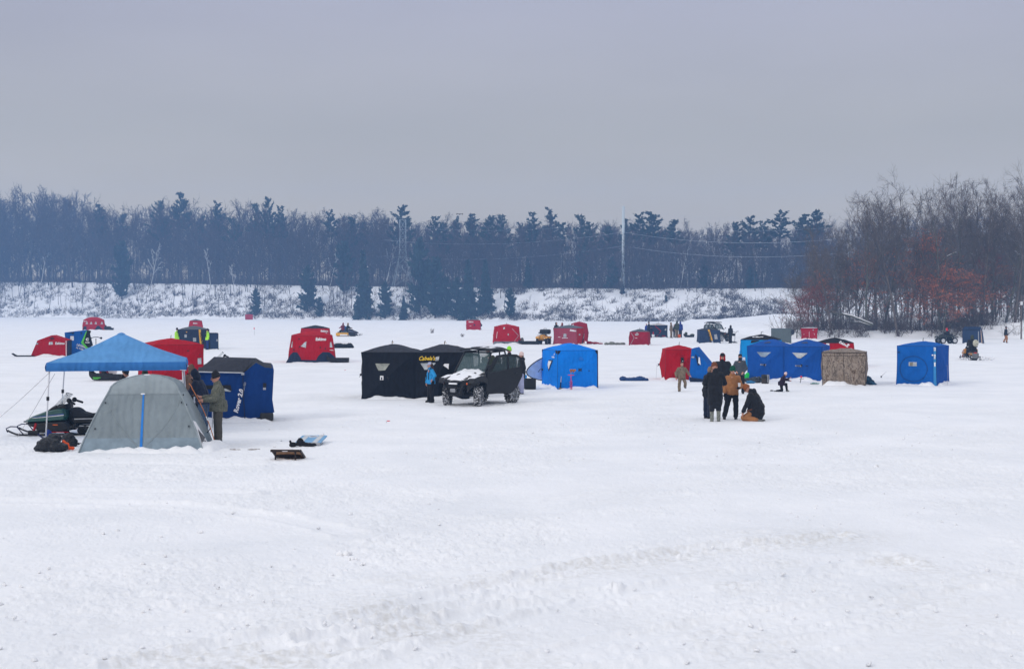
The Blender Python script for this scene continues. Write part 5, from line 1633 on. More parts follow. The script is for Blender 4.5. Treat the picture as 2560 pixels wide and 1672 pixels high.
person('person kneeling on the snow with a rust beanie, black hooded jacket and tan trousers', G(1886, 1051), R(-112), 1.76, BLACKC, TAN, BOOTG, lean=0.30, hip=(0, 0.04, 0.185), legs=kneel, fat=1.55, coat=0.06, head=(0.55, 0.0), hat=('beanie', RUSTK), hood=BLACKC,
       arms={-1: ((-0.05, -0.05, -0.15), (0.02, -0.05, -0.14)), 1: ((0.06, -0.05, -0.15), (0.0, -0.06, -0.14))})
# behind them
person('stout person in black with a red hood over a black cap, behind the front group', G(1806, 1004), R(-14), 1.78, BLACKC, BLACKC, BOOTB, legs=APART, fat=1.42, hat=('cap', BLACKC), hood=REDC, hood_up=True, hem=REDC, arms=POCKETS, hair=HAIRB)
person('person in a charcoal jacket and black balaclava standing by the long blue shelter', G(1850, 984), R(-10), 1.60, GREYC, BLACKC, BOOTB, legs=APART, fat=1.05, mask=BLACKC, arms={-1: ((-0.05, 0.0, -0.16), (0.05, -0.09, -0.06)), 1: ((0.05, 0.0, -0.16), (-0.06, -0.08, -0.08))}, collar=True)
person('child in brown camouflage coveralls running toward the camera', G(1704, 979), R(6), 1.27, CAMOB, CAMOB, BOOTG, lean=0.08, legs={-1: ((-0.03, -0.03, -0.228), (0.0, 0.01, -0.215)), 1: ((0.06, -0.05, -0.195), (0.03, 0.16, -0.12))}, fat=1.20, hair=HAIRB, hip=(0, 0, 0.48),
       arms={-1: ((-0.08, 0.02, -0.14), (0.005, -0.03, -0.145)), 1: ((0.09, 0.02, -0.12), (0.06, -0.03, -0.09))})
person('small child kneeling on one knee in a plum coat and pale pink hat', G(1957, 979), R(72), 1.05, simple('plum_coat', (0.022, 0.012, 0.026), rough=0.9), BLACKC, CAMOS, lean=0.30, hip=(0, 0.05, 0.30), legs={1: ((0.0, -0.17, 0.0), (0, -0.03, -0.23)), -1: ((-0.02, -0.02, -0.24), (0, 0.20, -0.02))}, fat=1.35, hat=('beanie', PINKK),
       arms={-1: ((-0.04, -0.10, -0.08), (0.0, -0.14, 0.06)), 1: ((0.05, -0.08, -0.11), (0.0, -0.12, -0.02))}, head=(0.25, 0.0))
# around the canopy
person('man in grey green camouflage suit and black knit cap right of the grey tent', G(546, 1112), R(-72), 1.83, CAMOG, CAMOP, BOOTG, lean=0.02, legs=TOGETHER, fat=1.18, hat=('beanie', BLACKC, (0, 0.02, 0.095)), glasses=True, arms={-1: ((-0.03, -0.05, -0.155), (0.03, -0.14, 0.02)), 1: ((0.03, -0.06, -0.15), (-0.02, -0.13, -0.01))}, head=(0.22, 0.0))
person('person bent over the table in a dark navy hooded sweatshirt and jeans', G(509, 1084), R(-100), 1.82, NAVYC, DENIM, BOOTB, lean=0.30, legs=TOGETHER, fat=1.18, hood=NAVYC, hood_up=True, head=(0.25, 0.0), gloves=BLACKC, arms={-1: ((-0.03, -0.08, -0.14), (0.02, -0.13, 0.0)), 1: ((0.03, -0.07, -0.145), (-0.02, -0.12, -0.03))}, hip=(0, 0.0, 0.50))
person('person in a brown hooded canvas jacket with dark straps beyond the table', G(484, 1056), R(-140), 1.74, BROWNH, BLACKC, BOOTB, lean=0.18, legs=TOGETHER, fat=1.20, hood=BROWNH, hood_up=True, bands=BLACKC, arms=HANDS_FRONT, head=(0.15, 0.0))
person('person under the canopy in black cap and dark coat, mostly hidden by the grey tent', G(298, 1062), R(100), 1.66, BLACKC, BLACKC, BOOTB, lean=0.22, legs=TOGETHER, fat=1.05, hat=('beanie', BLACKC), head=(0.2, 0.0), arms=HANDS_FRONT)
person('person under the canopy showing only a dark hat above the grey tent', G(362, 1062), R(20), 1.63, BLACKC, BLACKC, BOOTB, legs=TOGETHER, hat=('beanie', OLIVE), head=(0.3, 0.0), arms=HANDS_FRONT, lean=0.1)
# by the black shelter and the buggy
person('girl in bright blue jacket, black bib trousers and pale cap walking by the black shelter', G(1078, 1006), R(-62), 1.47, BLUEC, BLACKC, BOOTB, lean=0.06, legs={-1: ((-0.01, -0.03, -0.23), (-0.01, 0.0, -0.225)), 1: ((0.02, -0.03, -0.23), (0.02, 0.03, -0.225))}, fat=1.0, hat=('cap', simple('lavender_cap', (0.42, 0.45, 0.62), rough=0.7)), hair=HAIRB, hair_long=0.17, turn=-0.3, arms={-1: ((-0.07, 0.0, -0.15), (-0.005, -0.03, -0.15)), 1: ((0.09, 0.03, -0.12), (0.01, -0.07, -0.08))}, hip=(0, 0, 0.515), head=(0.08, 0), bands=BLACKC)
person('person in a pale pink pompom hat, black coat and lilac trousers behind the buggy', G(1303, 985), R(-70), 1.66, BLACKC, LILAC, BOOTB, legs=TOGETHER, fat=1.12, coat=0.06, hat=('beanie', PINKK, (0, 0.055, 0.06)), hood=BLACKC, arms=POCKETS, hair=HAIRL)
person('person in a lime green knit hat standing behind the buggy', G(1273, 983), R(180), 1.86, BLACKC, BLACKC, BOOTB, legs=TOGETHER, fat=1.05, hat=('beanie', LIME))
person('person in a dark brown hat whose head shows over the buggy roof', G(1221, 984), R(170), 1.86, OLIVE, BLACKC, BOOTB, legs=TOGETHER, hat=('beanie', OLIVE))
# distance
FP = dict(near=False)
person('person in black from head to foot standing beside an upright ice auger', G(1826, 858), R(-150), 1.76, BLACKC, BLACKC, BOOTB, legs=TOGETHER, fat=1.15, hood=BLACKC, hood_up=True, **FP)
person('person in pinkish camouflage in the group by the red piped shelter', G(1678, 844.5), R(60), 1.78, CAMOB, CAMOB, BOOTB, fat=1.15, hood=CAMOB, hood_up=True, **FP)
person('tallest person of the group by the red piped shelter, in an olive hooded coat', G(1692, 844), R(200), 1.98, OLIVE, CAMOB, BOOTB, legs=TOGETHER, hood=OLIVE, hood_up=True, **FP)
person('person in a royal blue hooded jacket at the right of the distant group', G(1701, 843.5), R(150), 1.86, ROYAL, NAVYC, BOOTB, legs=TOGETHER, fat=1.15, hood=ROYAL, hood_up=True, **FP)
person('small person in black among the distant group, between the camouflage and the olive suits', G(1685, 843), R(100), 1.5, BLACKC, BLACKC, BOOTB, legs=TOGETHER, **FP)
person('person in navy and black at the left end of the red piped shelter', G(1622, 844), R(60), 1.85, NAVYC, BLACKC, BOOTB, legs=APART, fat=1.25, hat=('beanie', BLACKC), arms=HANDS_FRONT, **FP)
person('person in a blue sleeved coat, leftmost by the red piped shelter', G(1616, 843), R(120), 1.62, ROYAL, BLACKC, BOOTB, legs=APART, fat=1.15, **FP)
person('person in a dark hood behind the quilted red shelter, left of two heads', G(1391, 852), R(30), 1.95, BLACKC, BLACKC, BOOTB, legs=TOGETHER, hood=BLACKC, hood_up=True, **FP)
person('person in a maroon hood behind the quilted red shelter, right of two heads', G(1405, 852), R(-30), 1.90, MAROON, BLACKC, BOOTB, legs=TOGETHER, hood=MAROON, hood_up=True, **FP)
person('person in a lime high visibility vest left of the grey roofed dark shelter', G(443, 872), R(70), 1.75, HIVIS, BLACKC, BOOTB, legs=APART, fat=1.2, hat=('beanie', BLACKC), bands=BLACKC, **FP)
person('person in lime jacket and blue trousers beside the narrow upright blue shelter', G(519, 874), R(-60), 1.72, HIVIS, simple('blue_trousers', (0.012, 0.03, 0.14), rough=0.8), BOOTB, legs=TOGETHER, bands=BLACKC, hat=('beanie', BLACKC), **FP)
person('person in tan trousers and dark top walking at the far right edge', G(2514, 857), R(100), 1.60, BLACKC, TAN, BOOTB, legs=STRIDE, fat=1.1, hat=('beanie', BLACKC), lean=0.08, **FP)
person('person crouching in dark clothes beside the small far red shelter', G(1203, 824.5), R(-80), 1.6, BLACKC, BLACKC, BOOTB, hip=(0, 0, .42), lean=0.3, legs={-1: ((-.03, -.12, -.17), (0, .1, -.19)), 1: ((.03, -.12, -.17), (0, .1, -.19))}, **FP)
# ------------------------------------------------------------------ blue canopy
CANB = fabric('canopy_cloth', (0.125, 0.34, 0.66), glow=0.2)
CANV = fabric('canopy_valance', (0.045, 0.19, 0.50), glow=0.1)
D0 = Dm(1095); k0 = D0 / F
W2 = (458 - 120) / 2 * k0
cc = Vector(((289 - CX) * k0, D0 + 0.1, 0))
can = empty('canopy', cc, R(12.5), 'light blue pop-up canopy on white legs over the table and grey tent', 'canopy')
ze, zb = CH - (907 - HZ) * k0, CH - (927.5 - HZ) * k0
zp = CH - (831 - HZ) * (D0 + W2) / F
dc = W2 * 2
apex = Vector((0.03, W2, zp))
cor = [Vector((-W2, 0, ze)), Vector((W2, 0, ze)), Vector((W2, dc, ze)), Vector((-W2, dc, ze))]
for i in range(4):
    a, b = cor[i], cor[(i + 1) % 4]
    m_ = MB()
    def rf(u, v, a=a, b=b):
        p = (a * (1 - u) + b * u) * (1 - v) + apex * v
        sg = 4 * u * (1 - u) * v * (1 - v)
        return p + Vector((0, 0, -0.10 * sg - 0.05 * math.sin(math.pi * v) + 0.008 * mnoise.noise(p * 3)))
    m_.grid(rf, 16, 12); m_.build('roof_panel', CANB, can, smooth=True)
    n_ = (b - a).cross(Vector((0, 0, 1))).normalized()
    m_ = MB(); m_.grid(lambda u, v, a=a, b=b, n_=n_: a.lerp(b, u) + Vector((0, 0, 0.01 - (ze - zb + 0.01) * v)) + n_ * (0.035 * math.sin(v * 3.0) + 0.012 * math.sin(u * 23 + i) * v), 24, 5); m_.build('valance', CANV, can, smooth=True)
pk = MB(); pk.lathe([(0.0, 0.0), (0.06, -0.015), (0.12, -0.05)], 10, 'Z', apex); pk.build('peak_cap', CANB, can)
LEGM = simple('white_leg_paint', (0.62, 0.63, 0.66), rough=0.35, var=0.04)
legs_ = [((-W2 + 0.08, 0.05), (-W2 - 0.03, 0.02)), ((W2 - 0.1, 0.05), (W2 - 0.02, 0.02)), ((W2 - 0.1, dc - .1), (W2 + 0.02, dc - .05)), ((-W2 + 0.18, dc - .2), (-W2 + 0.02, dc - .1))]
for (tx, ty), (fx, fy) in legs_:
    t_, b_ = Vector((tx, ty, ze - 0.02)), Vector((fx, fy, -0.05))
    lg = MB(); lg.tube([b_, t_], 0.019, 8)
    lo = lg.build('leg', LEGM, can, smooth=True)
    s_ = MB(); s_.box(b_.lerp(t_, 0.55), (0.07, 0.07, 0.10)); s_.box(b_.lerp(t_, 0.93), (0.07, 0.07, 0.09)); s_.build('slider', BLACK, lo)
    MB().box(b_ + Vector((0, 0, .06)), (0.13, 0.13, 0.012)).build('foot_plate', LEGM, lo)
tr_ = MB()
for i in range(4):
    a, b = cor[i] + Vector((0, 0, -.12)), cor[(i + 1) % 4] + Vector((0, 0, -.12)); m1 = a.lerp(b, .5)
    tr_.tube([a + Vector((0, 0, .08)), m1 + Vector((0, 0, -.05)), b + Vector((0, 0, .08))], 0.012, 6).tube([a + Vector((0, 0, -.1)), m1 + Vector((0, 0, .1)), b + Vector((0, 0, -.1))], 0.012, 6)
tr_.build('truss', LEGM, can)
for (p0, p1) in ((P(125, 930, D0), G(-20, 1060)), (P(137, 934, D0 + .4), G(43, 1093))):
    o = MB().tube([p0, p0.lerp(p1, .5) - Vector((0, 0, .03)), p1], 0.007, 5).build('guy_line', simple('cord', (0.42, 0.42, 0.43), rough=0.8)); o.data.transform(Matrix.Rotation(-R(12.5), 4, 'Z') @ Matrix.Translation(-cc)); o.parent = can

# ------------------------------------------------------------------ grey dome tent
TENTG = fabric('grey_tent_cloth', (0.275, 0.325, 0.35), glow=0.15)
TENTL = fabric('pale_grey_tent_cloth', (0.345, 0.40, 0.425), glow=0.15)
DT = Dm(1130); kt = DT / F
ct = Vector(((351 - CX) * kt, DT, 0))
tent = empty('dome_tent', ct, R(5), 'grey dome tent with a blue zip under the edge of the blue canopy', 'tent')
tw, td, th = 308 * kt, 2.0, 1.84
def dome(face, u, v, off=0.0):
    """face 0 front, 1 right, 2 back, 3 left; u along it, v from foot to crown"""
    an = v * math.pi / 2
    q_ = v / 0.66
    sn = 0.81 * q_ if v <= 0.66 else 0.81 + 0.19 * math.sin((v - 0.66) / 0.34 * math.pi / 2)
    z = th * sn; hf = 1 - 0.42 * sn - 0.16 * sn * sn if v <= 0.66 else 0.5548 * max(0.0, math.cos((v - 0.66) / 0.34 * math.pi / 2)) ** 1.15
    c4 = [Vector((-tw / 2, -td / 2, 0)), Vector((tw / 2, -td / 2, 0)), Vector((tw / 2, td / 2, 0)), Vector((-tw / 2, td / 2, 0))]
    a, b = c4[face], c4[(face + 1) % 4]
    p = a.lerp(b, u)
    sag = 0.10 * (1 - (2 * u - 1) ** 2) * math.sin(math.pi * min(1, v * 1.1)) * (1 - v)
    n = (b - a).cross(Vector((0, 0, 1))).normalized()
    w = 0.010 * math.sin(9 * (u - .5) * (1.2 - v) * 6) * (1 - v) * v
    return Vector((p.x * hf, p.y * hf + td / 2, z - 0.03)) + n * (off - sag * 0.4 + w)
for fc in range(4):
    lowb = MB(); lowb.grid(lambda u, v: dome(fc, u, v * 0.16), 24, 4); lowb.build('lower_wall', simple('bluish_tent_cloth', (0.22, 0.285, 0.335), rough=0.6, bump=0.3, bscale=4, bdist=0.05), tent, smooth=True)
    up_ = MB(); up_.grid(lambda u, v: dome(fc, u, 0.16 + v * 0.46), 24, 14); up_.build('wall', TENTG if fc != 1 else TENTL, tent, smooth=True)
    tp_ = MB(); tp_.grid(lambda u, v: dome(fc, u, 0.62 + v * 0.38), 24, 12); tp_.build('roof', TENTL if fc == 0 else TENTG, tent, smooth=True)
sl = MB()
for fc in range(4):
    sl.tube([dome(fc, 0, v, 0.006) for v in np.linspace(0, 1, 22)], 0.018, 6)
sl.build('pole_sleeve', TENTL, tent, smooth=True)
sm_ = MB(); sm_.tube([dome(0, u, 0.62, 0.006) for u in np.linspace(0, 1, 24)], 0.010, 5)
for tgt in ((0.02, .58), (0.98, .58)):
    for q in (0.5,): sm_.tube([dome(0, q + (tgt[0] - q) * t, 0.04 + (tgt[1] - .04) * t, 0.004) for t in np.linspace(0, 1, 14)], 0.007, 5)
sm_.build('seam', TENTL, tent, smooth=True)
zp_ = MB(); zp_.grid(lambda u, v: dome(0, 0.487 + 0.022 * u, 0.03 + v * 0.585, 0.014), 2, 20); zp_.build('door_zip', simple('blue_zip_tape', (0.02, 0.20, 0.62), rough=0.6), tent, smooth=True)
for fc, u, v in ((0, .04, .53), (0, .97, .53), (0, .06, .26), (0, .95, .28), (1, .1, .50), (1, .3, .6)):
    p = dome(fc, u, v, 0.02); MB().box(p, (0.025, 0.015, 0.04)).build('toggle', BLACK, tent)
MB().ell(dome(0, .5, .97, .0), (0.09, .07, .018)).ell(dome(0, .49, .62, 0.0) + Vector((0, -0.01, 0.0)), (0.06, .02, .018)).build('snow_cover', SNOWLOAD, tent, smooth=True)
ORP = simple('orange_pole', (0.52, 0.17, 0.05), rough=0.4)
pt_ = [dome(1, 0.62, v, 0.16 + 0.10 * math.sin(math.pi * v)) for v in np.linspace(0.0, 0.74, 18)]
MB().tube(pt_, 0.012, 6).build('pole', ORP, tent, smooth=True); MB().tube([pt_[7], pt_[8]], 0.016, 6).build('ferrule', WHITE, tent); MB().tube([pt_[4] + Vector((-.12, 0, -.02)), pt_[5]], 0.012, 5).build('clip', BLACK, tent)
def dpatch(pts, m, name, off):
    vs, fs = poly_geo(pts, 3)
    return MB().add([dome(1, p.x, p.y, off) for p in vs], fs).build(name, m, tent, recalc=False)
sign = dpatch([(0.02, 0.01), (0.62, -0.0), (0.50, 0.16), (0.30, 0.31), (0.04, 0.34)], WHITE, 'poster', 0.02)
dpatch([(0.06, 0.10), (0.50, 0.125), (0.16, 0.24)], simple('charcoal_print', (0.10, 0.10, 0.105), var=0.4, vscale=30), 'poster_picture', 0.035)
for tx, u, v, sz in (('MCH-N', .27, .088, .17), ('MORKG &', .31, .052, .095), ('L.UN', .40, .020, .12)):
    vs, fs = text_geo(tx, sz, 0.1, 0.006)
    MB().add([dome(1, u + p.x / 2.2, v + p.y / 2.9, 0.04) for p in vs], fs).build('lettering', BLACK, tent, recalc=False)
RIDGE.append((ct + Vector((-tw / 2, 0, 0)), ct + Vector((tw / 2, 0, 0)), 0.13, 0.2)); RIDGE.append((ct + Vector((tw / 2, 0, 0)), ct + Vector((tw / 2, td, 0)), 0.15, 0.3)); RIDGE.append((ct + Vector((-tw / 2, 0, 0)), ct + Vector((-tw / 2, td, 0)), 0.12, 0.2))
# folding table behind the tent
tb_ = empty('folding_table', G(474, 1068), 0.2, 'white folding table beside the grey tent, cluttered, people bending over it', 'table')
MB().box((0, 0, 0.74), (1.5, 0.7, 0.04)).build('table_top', WPAINT, tb_, bevel=0.01)
for sx in (-.65, .65):
    for sy in (-.28, .28): MB().tube([(sx, sy, 0), (sx, sy, .73)], 0.015, 6).build('leg', METAL, tb_)
tp0 = G(474, 1068)
o = empty('paper_cup', tp0 + Vector((0.18, -.1, .76)), 0, 'white paper cup standing on the folding table', 'cup'); MB().lathe([(0, 0), (.033, 0), (.043, .12), (.04, .12), (.03, .01)], 12).build('cup_wall', WPAINT, o, smooth=True); MB().lathe([(.044, .115), (.044, .125), (0, .13)], 12).build('rim', WPAINT, o)
o = empty('paper_sheet', tp0 + Vector((0.35, -.2, .765)), .3, 'loose white papers on the folding table', 'paper'); MB().box((0, 0, 0), (.3, .22, .004)).box((.05, .03, .006), (.3, .22, .004), .3).build('sheets', WHITE, o)
o = empty('storage_tub', tp0 + Vector((-.45, 0, .762)), .1, 'blue lidded tub on the folding table behind the tent', 'tub'); MB().prism([(-.25, -.17, 0), (.25, -.17, 0), (.25, .17, 0), (-.25, .17, 0)], (0, 0, .2)).build('tub_wall', simple('blue_plastic', (0.01, 0.09, 0.45), rough=.4), o, bevel=.02); MB().box((0, 0, .215), (.54, .38, .03)).build('lid', simple('blue_lid', (0.02, .13, .55), rough=.4), o, bevel=.01)
# paper in the hand of the tan jacket and a hand with a phone
o = empty('paper_slip', P(1848.5, 962.5, Dm(1047) - 0.30), 0.3, 'white paper slip held by the person in tan canvas', 'paper'); MB().add([(-.04, 0, -.06), (.035, 0, -.05), (.055, .02, .065), (-.045, .01, .075)], [(0, 1, 2, 3)]).build('sheet', WHITE, o, solid=0.003)

# ------------------------------------------------------------------ vehicles
TYRE = None
def tyre_mat():
    m, nt, b = new_mat('snowy_tyre'); co = coords(nt)
    n = N(nt, 'ShaderNodeTexNoise', Scale=16.0, Detail=4.0, Roughness=0.7); nt.links.new(co, n.inputs['Vector'])
    nt.links.new(ramp(nt, n.outputs[0], [(0.50, (0.013, 0.013, 0.014)), (0.58, (0.62, 0.63, 0.66))]), b.inputs['Base Color']); b.inputs['Roughness'].default_value = .85
    return m
TYRE = tyre_mat()
RUB = simple('tyre_rubber', (0.014, 0.014, 0.015), rough=.8)
BODYK = simple('matt_black_body', (0.011, 0.011, 0.013), rough=.42, var=.3, vscale=5, spec=.3)
ALU = simple('cast_alloy', (0.30, 0.31, 0.33), rough=.35, metal=.6)
GLASSK = glass_mat('tinted_glass', (0.035, 0.06, 0.065), .52)
GLASSW = glass_mat('windscreen_glass', (0.10, 0.16, 0.17), .34)

def wheel(root, c, r, w, snowy=True, side=1, rimc=None, spokes=8, white=False, steer=0.0):
    o = MB(); x = w / 2
    o.lathe([(r * .62, -x * .9), (r * .90, -x), (r * .97, -x * .75), (r * .985, 0), (r * .97, x * .75), (r * .90, x), (r * .62, x * .9), (r * .60, 0)], 28, 'X', c, closed=True)
    lug = 22
    for i in range(lug):
        a = 2 * math.pi * i / lug
        for s_ in (-1, 1):
            aa = a + (0.14 if s_ > 0 else 0)
            o.box(Vector(c) + Vector((s_ * x * .52, math.cos(aa) * r * .985, math.sin(aa) * r * .985)), (x * .85, r * .12, r * .10), Matrix.Rotation(aa - math.pi / 2, 3, 'X') @ Matrix.Rotation(.25 * s_, 3, 'Z'))
    def turn(m):
        if steer: m.v = [tuple(Vector(c) + Matrix.Rotation(steer, 3, 'Z') @ (Vector(p) - Vector(c))) for p in m.v]
    turn(o)
    wo = o.build('wheel', TYRE if snowy else RUB, root, smooth=False)
    rm = MB(); rm.lathe([(r * .62, x * .86 * side), (r * .58, x * .5 * side), (r * .15, x * .45 * side), (r * .12, x * .6 * side), (0.001, x * .62 * side)], 24, 'X', c)
    rm.lathe([(r * .55, x * .62 * side), (r * .62, x * .9 * side), (r * .50, x * .9 * side)], 24, 'X', c)
    for i in range(spokes):
        a = 2 * math.pi * i / spokes
        rm.box(Vector(c) + Vector((side * x * .62, math.cos(a) * r * .33, math.sin(a) * r * .33)), (x * .3, r * .36, r * .07), Matrix.Rotation(a, 3, 'X'))
    turn(rm)
    rm.build('rim', WPAINT if white else (rimc or ALU), wo, smooth=False)
    return wo

def buggy(label, loc, rot):
    o = empty('utility_buggy', loc, rot, label, 'buggy')
    for sx in (-1, 1):
        for y in (-1.05, 1.05): wheel(o, (sx * .68, y, .345), .35, .25, True, sx, steer=R(24) if y < 0 else 0.0)
    MB().box((0, 0.05, .46), (1.1, 2.3, .18)).box((0, -1.05, .38), (.9, .12, .10)).box((0, 1.05, .38), (.9, .12, .10)).build('chassis', BODYK, o, bevel=.03)
    sp = MB()
    for sx in (-1, 1):
        for y in (-1.05, 1.05):
            sp.tube([(sx * .2, y, .45), (sx * .6, y, .36)], .03, 6).tube([(sx * .25, y - .1, .55), (sx * .6, y, .42)], .025, 6).tube([(sx * .34, y + .04, .85), (sx * .55, y, .40)], .045, 8)
    sp.build('suspension', simple('dark_metal', (.06, .06, .065), rough=.4, metal=.5), o)
    def hood(u, v):
        x = (u - .5) * 2; y = -1.52 + v * 1.02
        hw = .50 + .16 * v
        z = .96 + .30 * v ** .75 - .10 * x * x - .10 * (1 - v) ** 3 + .03 * math.exp(-((abs(x) - .45) / .12) ** 2) * v
        return Vector((x * hw, y - .06 * (1 - x * x) * (1 - v), z))
    hd = MB(); hd.grid(hood, 16, 12); hd.grid(lambda u, v: hood(0, v) + Vector((-.03 * u, 0, -.26 * u)), 1, 8).grid(lambda u, v: hood(1, v) + Vector((.03 * u, 0, -.26 * u)), 1, 8)
    ho = hd.build('hood', simple('bronze_black_panel', (.035, .030, .026), rough=.5), o, smooth=True)
    sn = MB(); sn.grid(lambda u, v: hood(.03 + .94 * u, .05 + .93 * v) + Vector((0, 0, .006 + .034 * (mnoise.noise(Vector((u * 4.2, v * 4.2, 3))) + .16))), 30, 26)
    sn.build('snow_cover', SNOWLOAD, ho, smooth=True)
    MB().add([hood(.28, 0) + Vector((0, -.02, -.01)), hood(.72, 0) + Vector((0, -.02, -.01)), hood(.62, 0) + Vector((0, -.0, -.15)), hood(.38, 0) + Vector((0, 0, -.15))], [(0, 1, 2, 3)]).build('grille', BLACK, o, solid=.03)
    fr = MB(); fr.prism([(-.50, -1.50, .92), (.50, -1.50, .92), (.34, -1.55, .52), (.20, -1.48, .36), (-.20, -1.48, .36), (-.34, -1.55, .52)], (0, .16, 0)); fr.build('nose_panel', BODYK, o, bevel=.02)
    bp = MB(); bp.tube([(-.44, -1.60, .86), (-.32, -1.66, .50), (-.18, -1.60, .38), (.18, -1.60, .38), (.32, -1.66, .50), (.44, -1.60, .86)], .028, 8).tube([(-.44, -1.60, .86), (.44, -1.60, .86)], .028, 8).tube([(-.36, -1.65, .66), (.36, -1.65, .66)], .022, 8); bp.build('bumper', BODYK, o, smooth=True)
    MB().box((0, -1.62, .56), (.22, .12, .13)).build('winch', ALU, o, bevel=.02); MB().box((0, -1.64, .80), (.34, .05, .05)).build('snow_ridge', SNOWLOAD, o)
    for sx in (-1, 1):
        MB().ell((sx * .44, -1.49, .955), (.10, .04, .028)).build('headlight', glass_mat('lens_glass', (.10, .10, .11), .9), o, smooth=True)
        MB().box((sx * .50, -1.50, .80), (.04, .04, .06), .4 * sx).build('marker_light', ORANGE, o)
        fd = MB(); pr = [(y, z) for y, z in ((-1.48, .80), (-1.42, .95), (-1.1, 1.04), (-.72, 1.06), (-.60, .92), (-.62, .70), (-.70, .80), (-1.0, .86), (-1.3, .82))]
        fd.prism([(sx * .46, y, z) for y, z in pr], (sx * .32, 0, 0)); fo = fd.build('fender', BODYK, o, bevel=.03)
        s2 = MB(); s2.grid(lambda u, v: Vector((sx * (.50 + .24 * u), -1.38 + .70 * v, .985 + .085 * min(1, v * 1.8) + .012 * mnoise.noise(Vector((u * 5, v * 6, sx))))), 6, 12); s2.build('snow_cover', SNOWLOAD, fo, smooth=True)
        rf_ = MB(); pr = [(.68, .72), (.76, .86), (1.05, .93), (1.34, .86), (1.44, .70), (1.48, .98), (.62, 1.02)]
        rf_.prism([(sx * .44, y, z) for y, z in pr], (sx * .32, 0, 0)); rf_.build('rear_fender', BODYK, o, bevel=.03)
        pl = MB(); pl.tube([(sx * .66, -.60, 1.16), (sx * .58, -.12, 1.86), (sx * .58, .72, 1.90), (sx * .66, .98, 1.06)], .032, 8).tube([(sx * .60, .36, 1.90), (sx * .66, .45, .55)], .028, 8).tube([(sx * .66, -.60, 1.16), (sx * .64, -.55, .55)], .032, 8)
        pl.build('cage_tube', BODYK, o, smooth=True)
        st_ = MB(); st_.box((sx * .30, .42, .80), (.46, .46, .14)); st_.box((sx * .30, .68, 1.14), (.44, .12, .62), Matrix.Rotation(.18, 3, 'X')); st_.box((sx * .30, .73, 1.54), (.26, .10, .18)); st_.build('seat', DARK, o, bevel=.04)
    MB().tube([(-.58, -.12, 1.86), (.58, -.12, 1.86)], .03, 8).tube([(-.58, .72, 1.90), (.58, .72, 1.90)], .03, 8).build('cross_tube', BODYK, o)
    MB().add([(-.62, -.60, 1.17), (.62, -.60, 1.17), (.55, -.14, 1.83), (-.55, -.14, 1.83)], [(0, 1, 2, 3)]).build('windscreen', GLASSW, o, solid=.008)
    MB().box((0, -.48, 1.05), (1.2, .30, .22)).build('dashboard', BODYK, o, bevel=.04)
    MB().lathe([(.16, .0), (.175, .015), (.16, .03), (.145, .015)], 20, 'Y', (.30, -.24, 1.22), closed=True).tube([(.30, -.24, 1.22), (.30, -.42, 1.1)], .02, 6).build('steering_wheel', BLACK, o)
    MB().add([(.12, -.16, 1.80), (.50, -.16, 1.80), (.36, -.22, 1.70), (.20, -.22, 1.69)], [(0, 1, 2, 3)]).build('snow_patch', SNOWLOAD, o, solid=.01)
    def roof(u, v):
        x = (u - .5) * 1.30; y = -.34 + v * 1.36
        return Vector((x * (1 - .08 * v), y, 1.93 + .055 * (1 - (2 * u - 1) ** 4) + .05 * math.sin(math.pi * v * .9) - .10 * max(0, v - .75) / .25 * .6))
    r_ = MB(); r_.grid(roof, 14, 12); ro = r_.build('roof', BODYK, o, smooth=True, solid=.05)
    for (u0, u1, v0, v1, sd) in ((.10, .34, .04, .20, 1), (.50, .72, .10, .40, 2), (.72, .93, .05, .62, 3), (.30, .46, .10, .20, 4)):
        q = MB(); q.grid(lambda u, v: roof(u0 + (u1 - u0) * u, v0 + (v1 - v0) * v) + Vector((0, 0, .020 + .035 * (mnoise.noise(Vector((u * 3, v * 3, sd * 7))) + .35) * math.sin(math.pi * u) * math.sin(math.pi * v))), 10, 10); q.build('snow_patch', SNOWLOAD, ro, smooth=True)
    MB().box((-.06, -.18, 2.01), (.30, .16, .06)).build('roof_vent', BLACK, ro, bevel=.015)
    MB().box((0, 1.22, .88), (1.2, .66, .06)).box((-.58, 1.22, 1.02), (.05, .66, .26)).box((.58, 1.22, 1.02), (.05, .66, .26)).box((0, 1.53, 1.02), (1.2, .05, .26)).box((0, .92, 1.02), (1.2, .05, .26)).build('cargo_bed', BODYK, o, bevel=.01)
    # doors: outline in (y, z)
    dl = [(-.58, .52), (-.50, .42), (.50, .38), (.78, .62), (.98, .98), (1.02, 1.30), (.98, 1.66), (.78, 1.78), (.20, 1.80), (-.12, 1.76), (-.56, 1.20)]
    w1 = [(-.42, 1.16), (.34, 1.26), (.34, 1.72), (-.02, 1.68)]; w2 = [(.40, 1.27), (.92, 1.34), (.90, 1.62), (.74, 1.71), (.40, 1.73)]
    for sx, op in ((-1, 0.0), (1, 0.34)):
        hinge = Vector((sx * .67, -.55, 0)); rm_ = Matrix.Rotation(-sx * op, 3, 'Z')
        def T3(y, z, off=0.0): return hinge + rm_ @ Vector((sx * (off + .05 * math.sin(math.pi * min(1, max(0, (z - .4) / 1.4)))), y + .55, z))
        bm = bmesh.new()
        # panel with window holes: build as strips
        d_ = MB()
        d_.add([T3(*p) for p in [(-.58, .52), (-.50, .42), (.50, .38), (.78, .62), (.98, .98), (1.01, 1.27), (.92, 1.34), (.40, 1.27), (.34, 1.26), (-.42, 1.16), (-.56, 1.20)]], [tuple(range(11))])
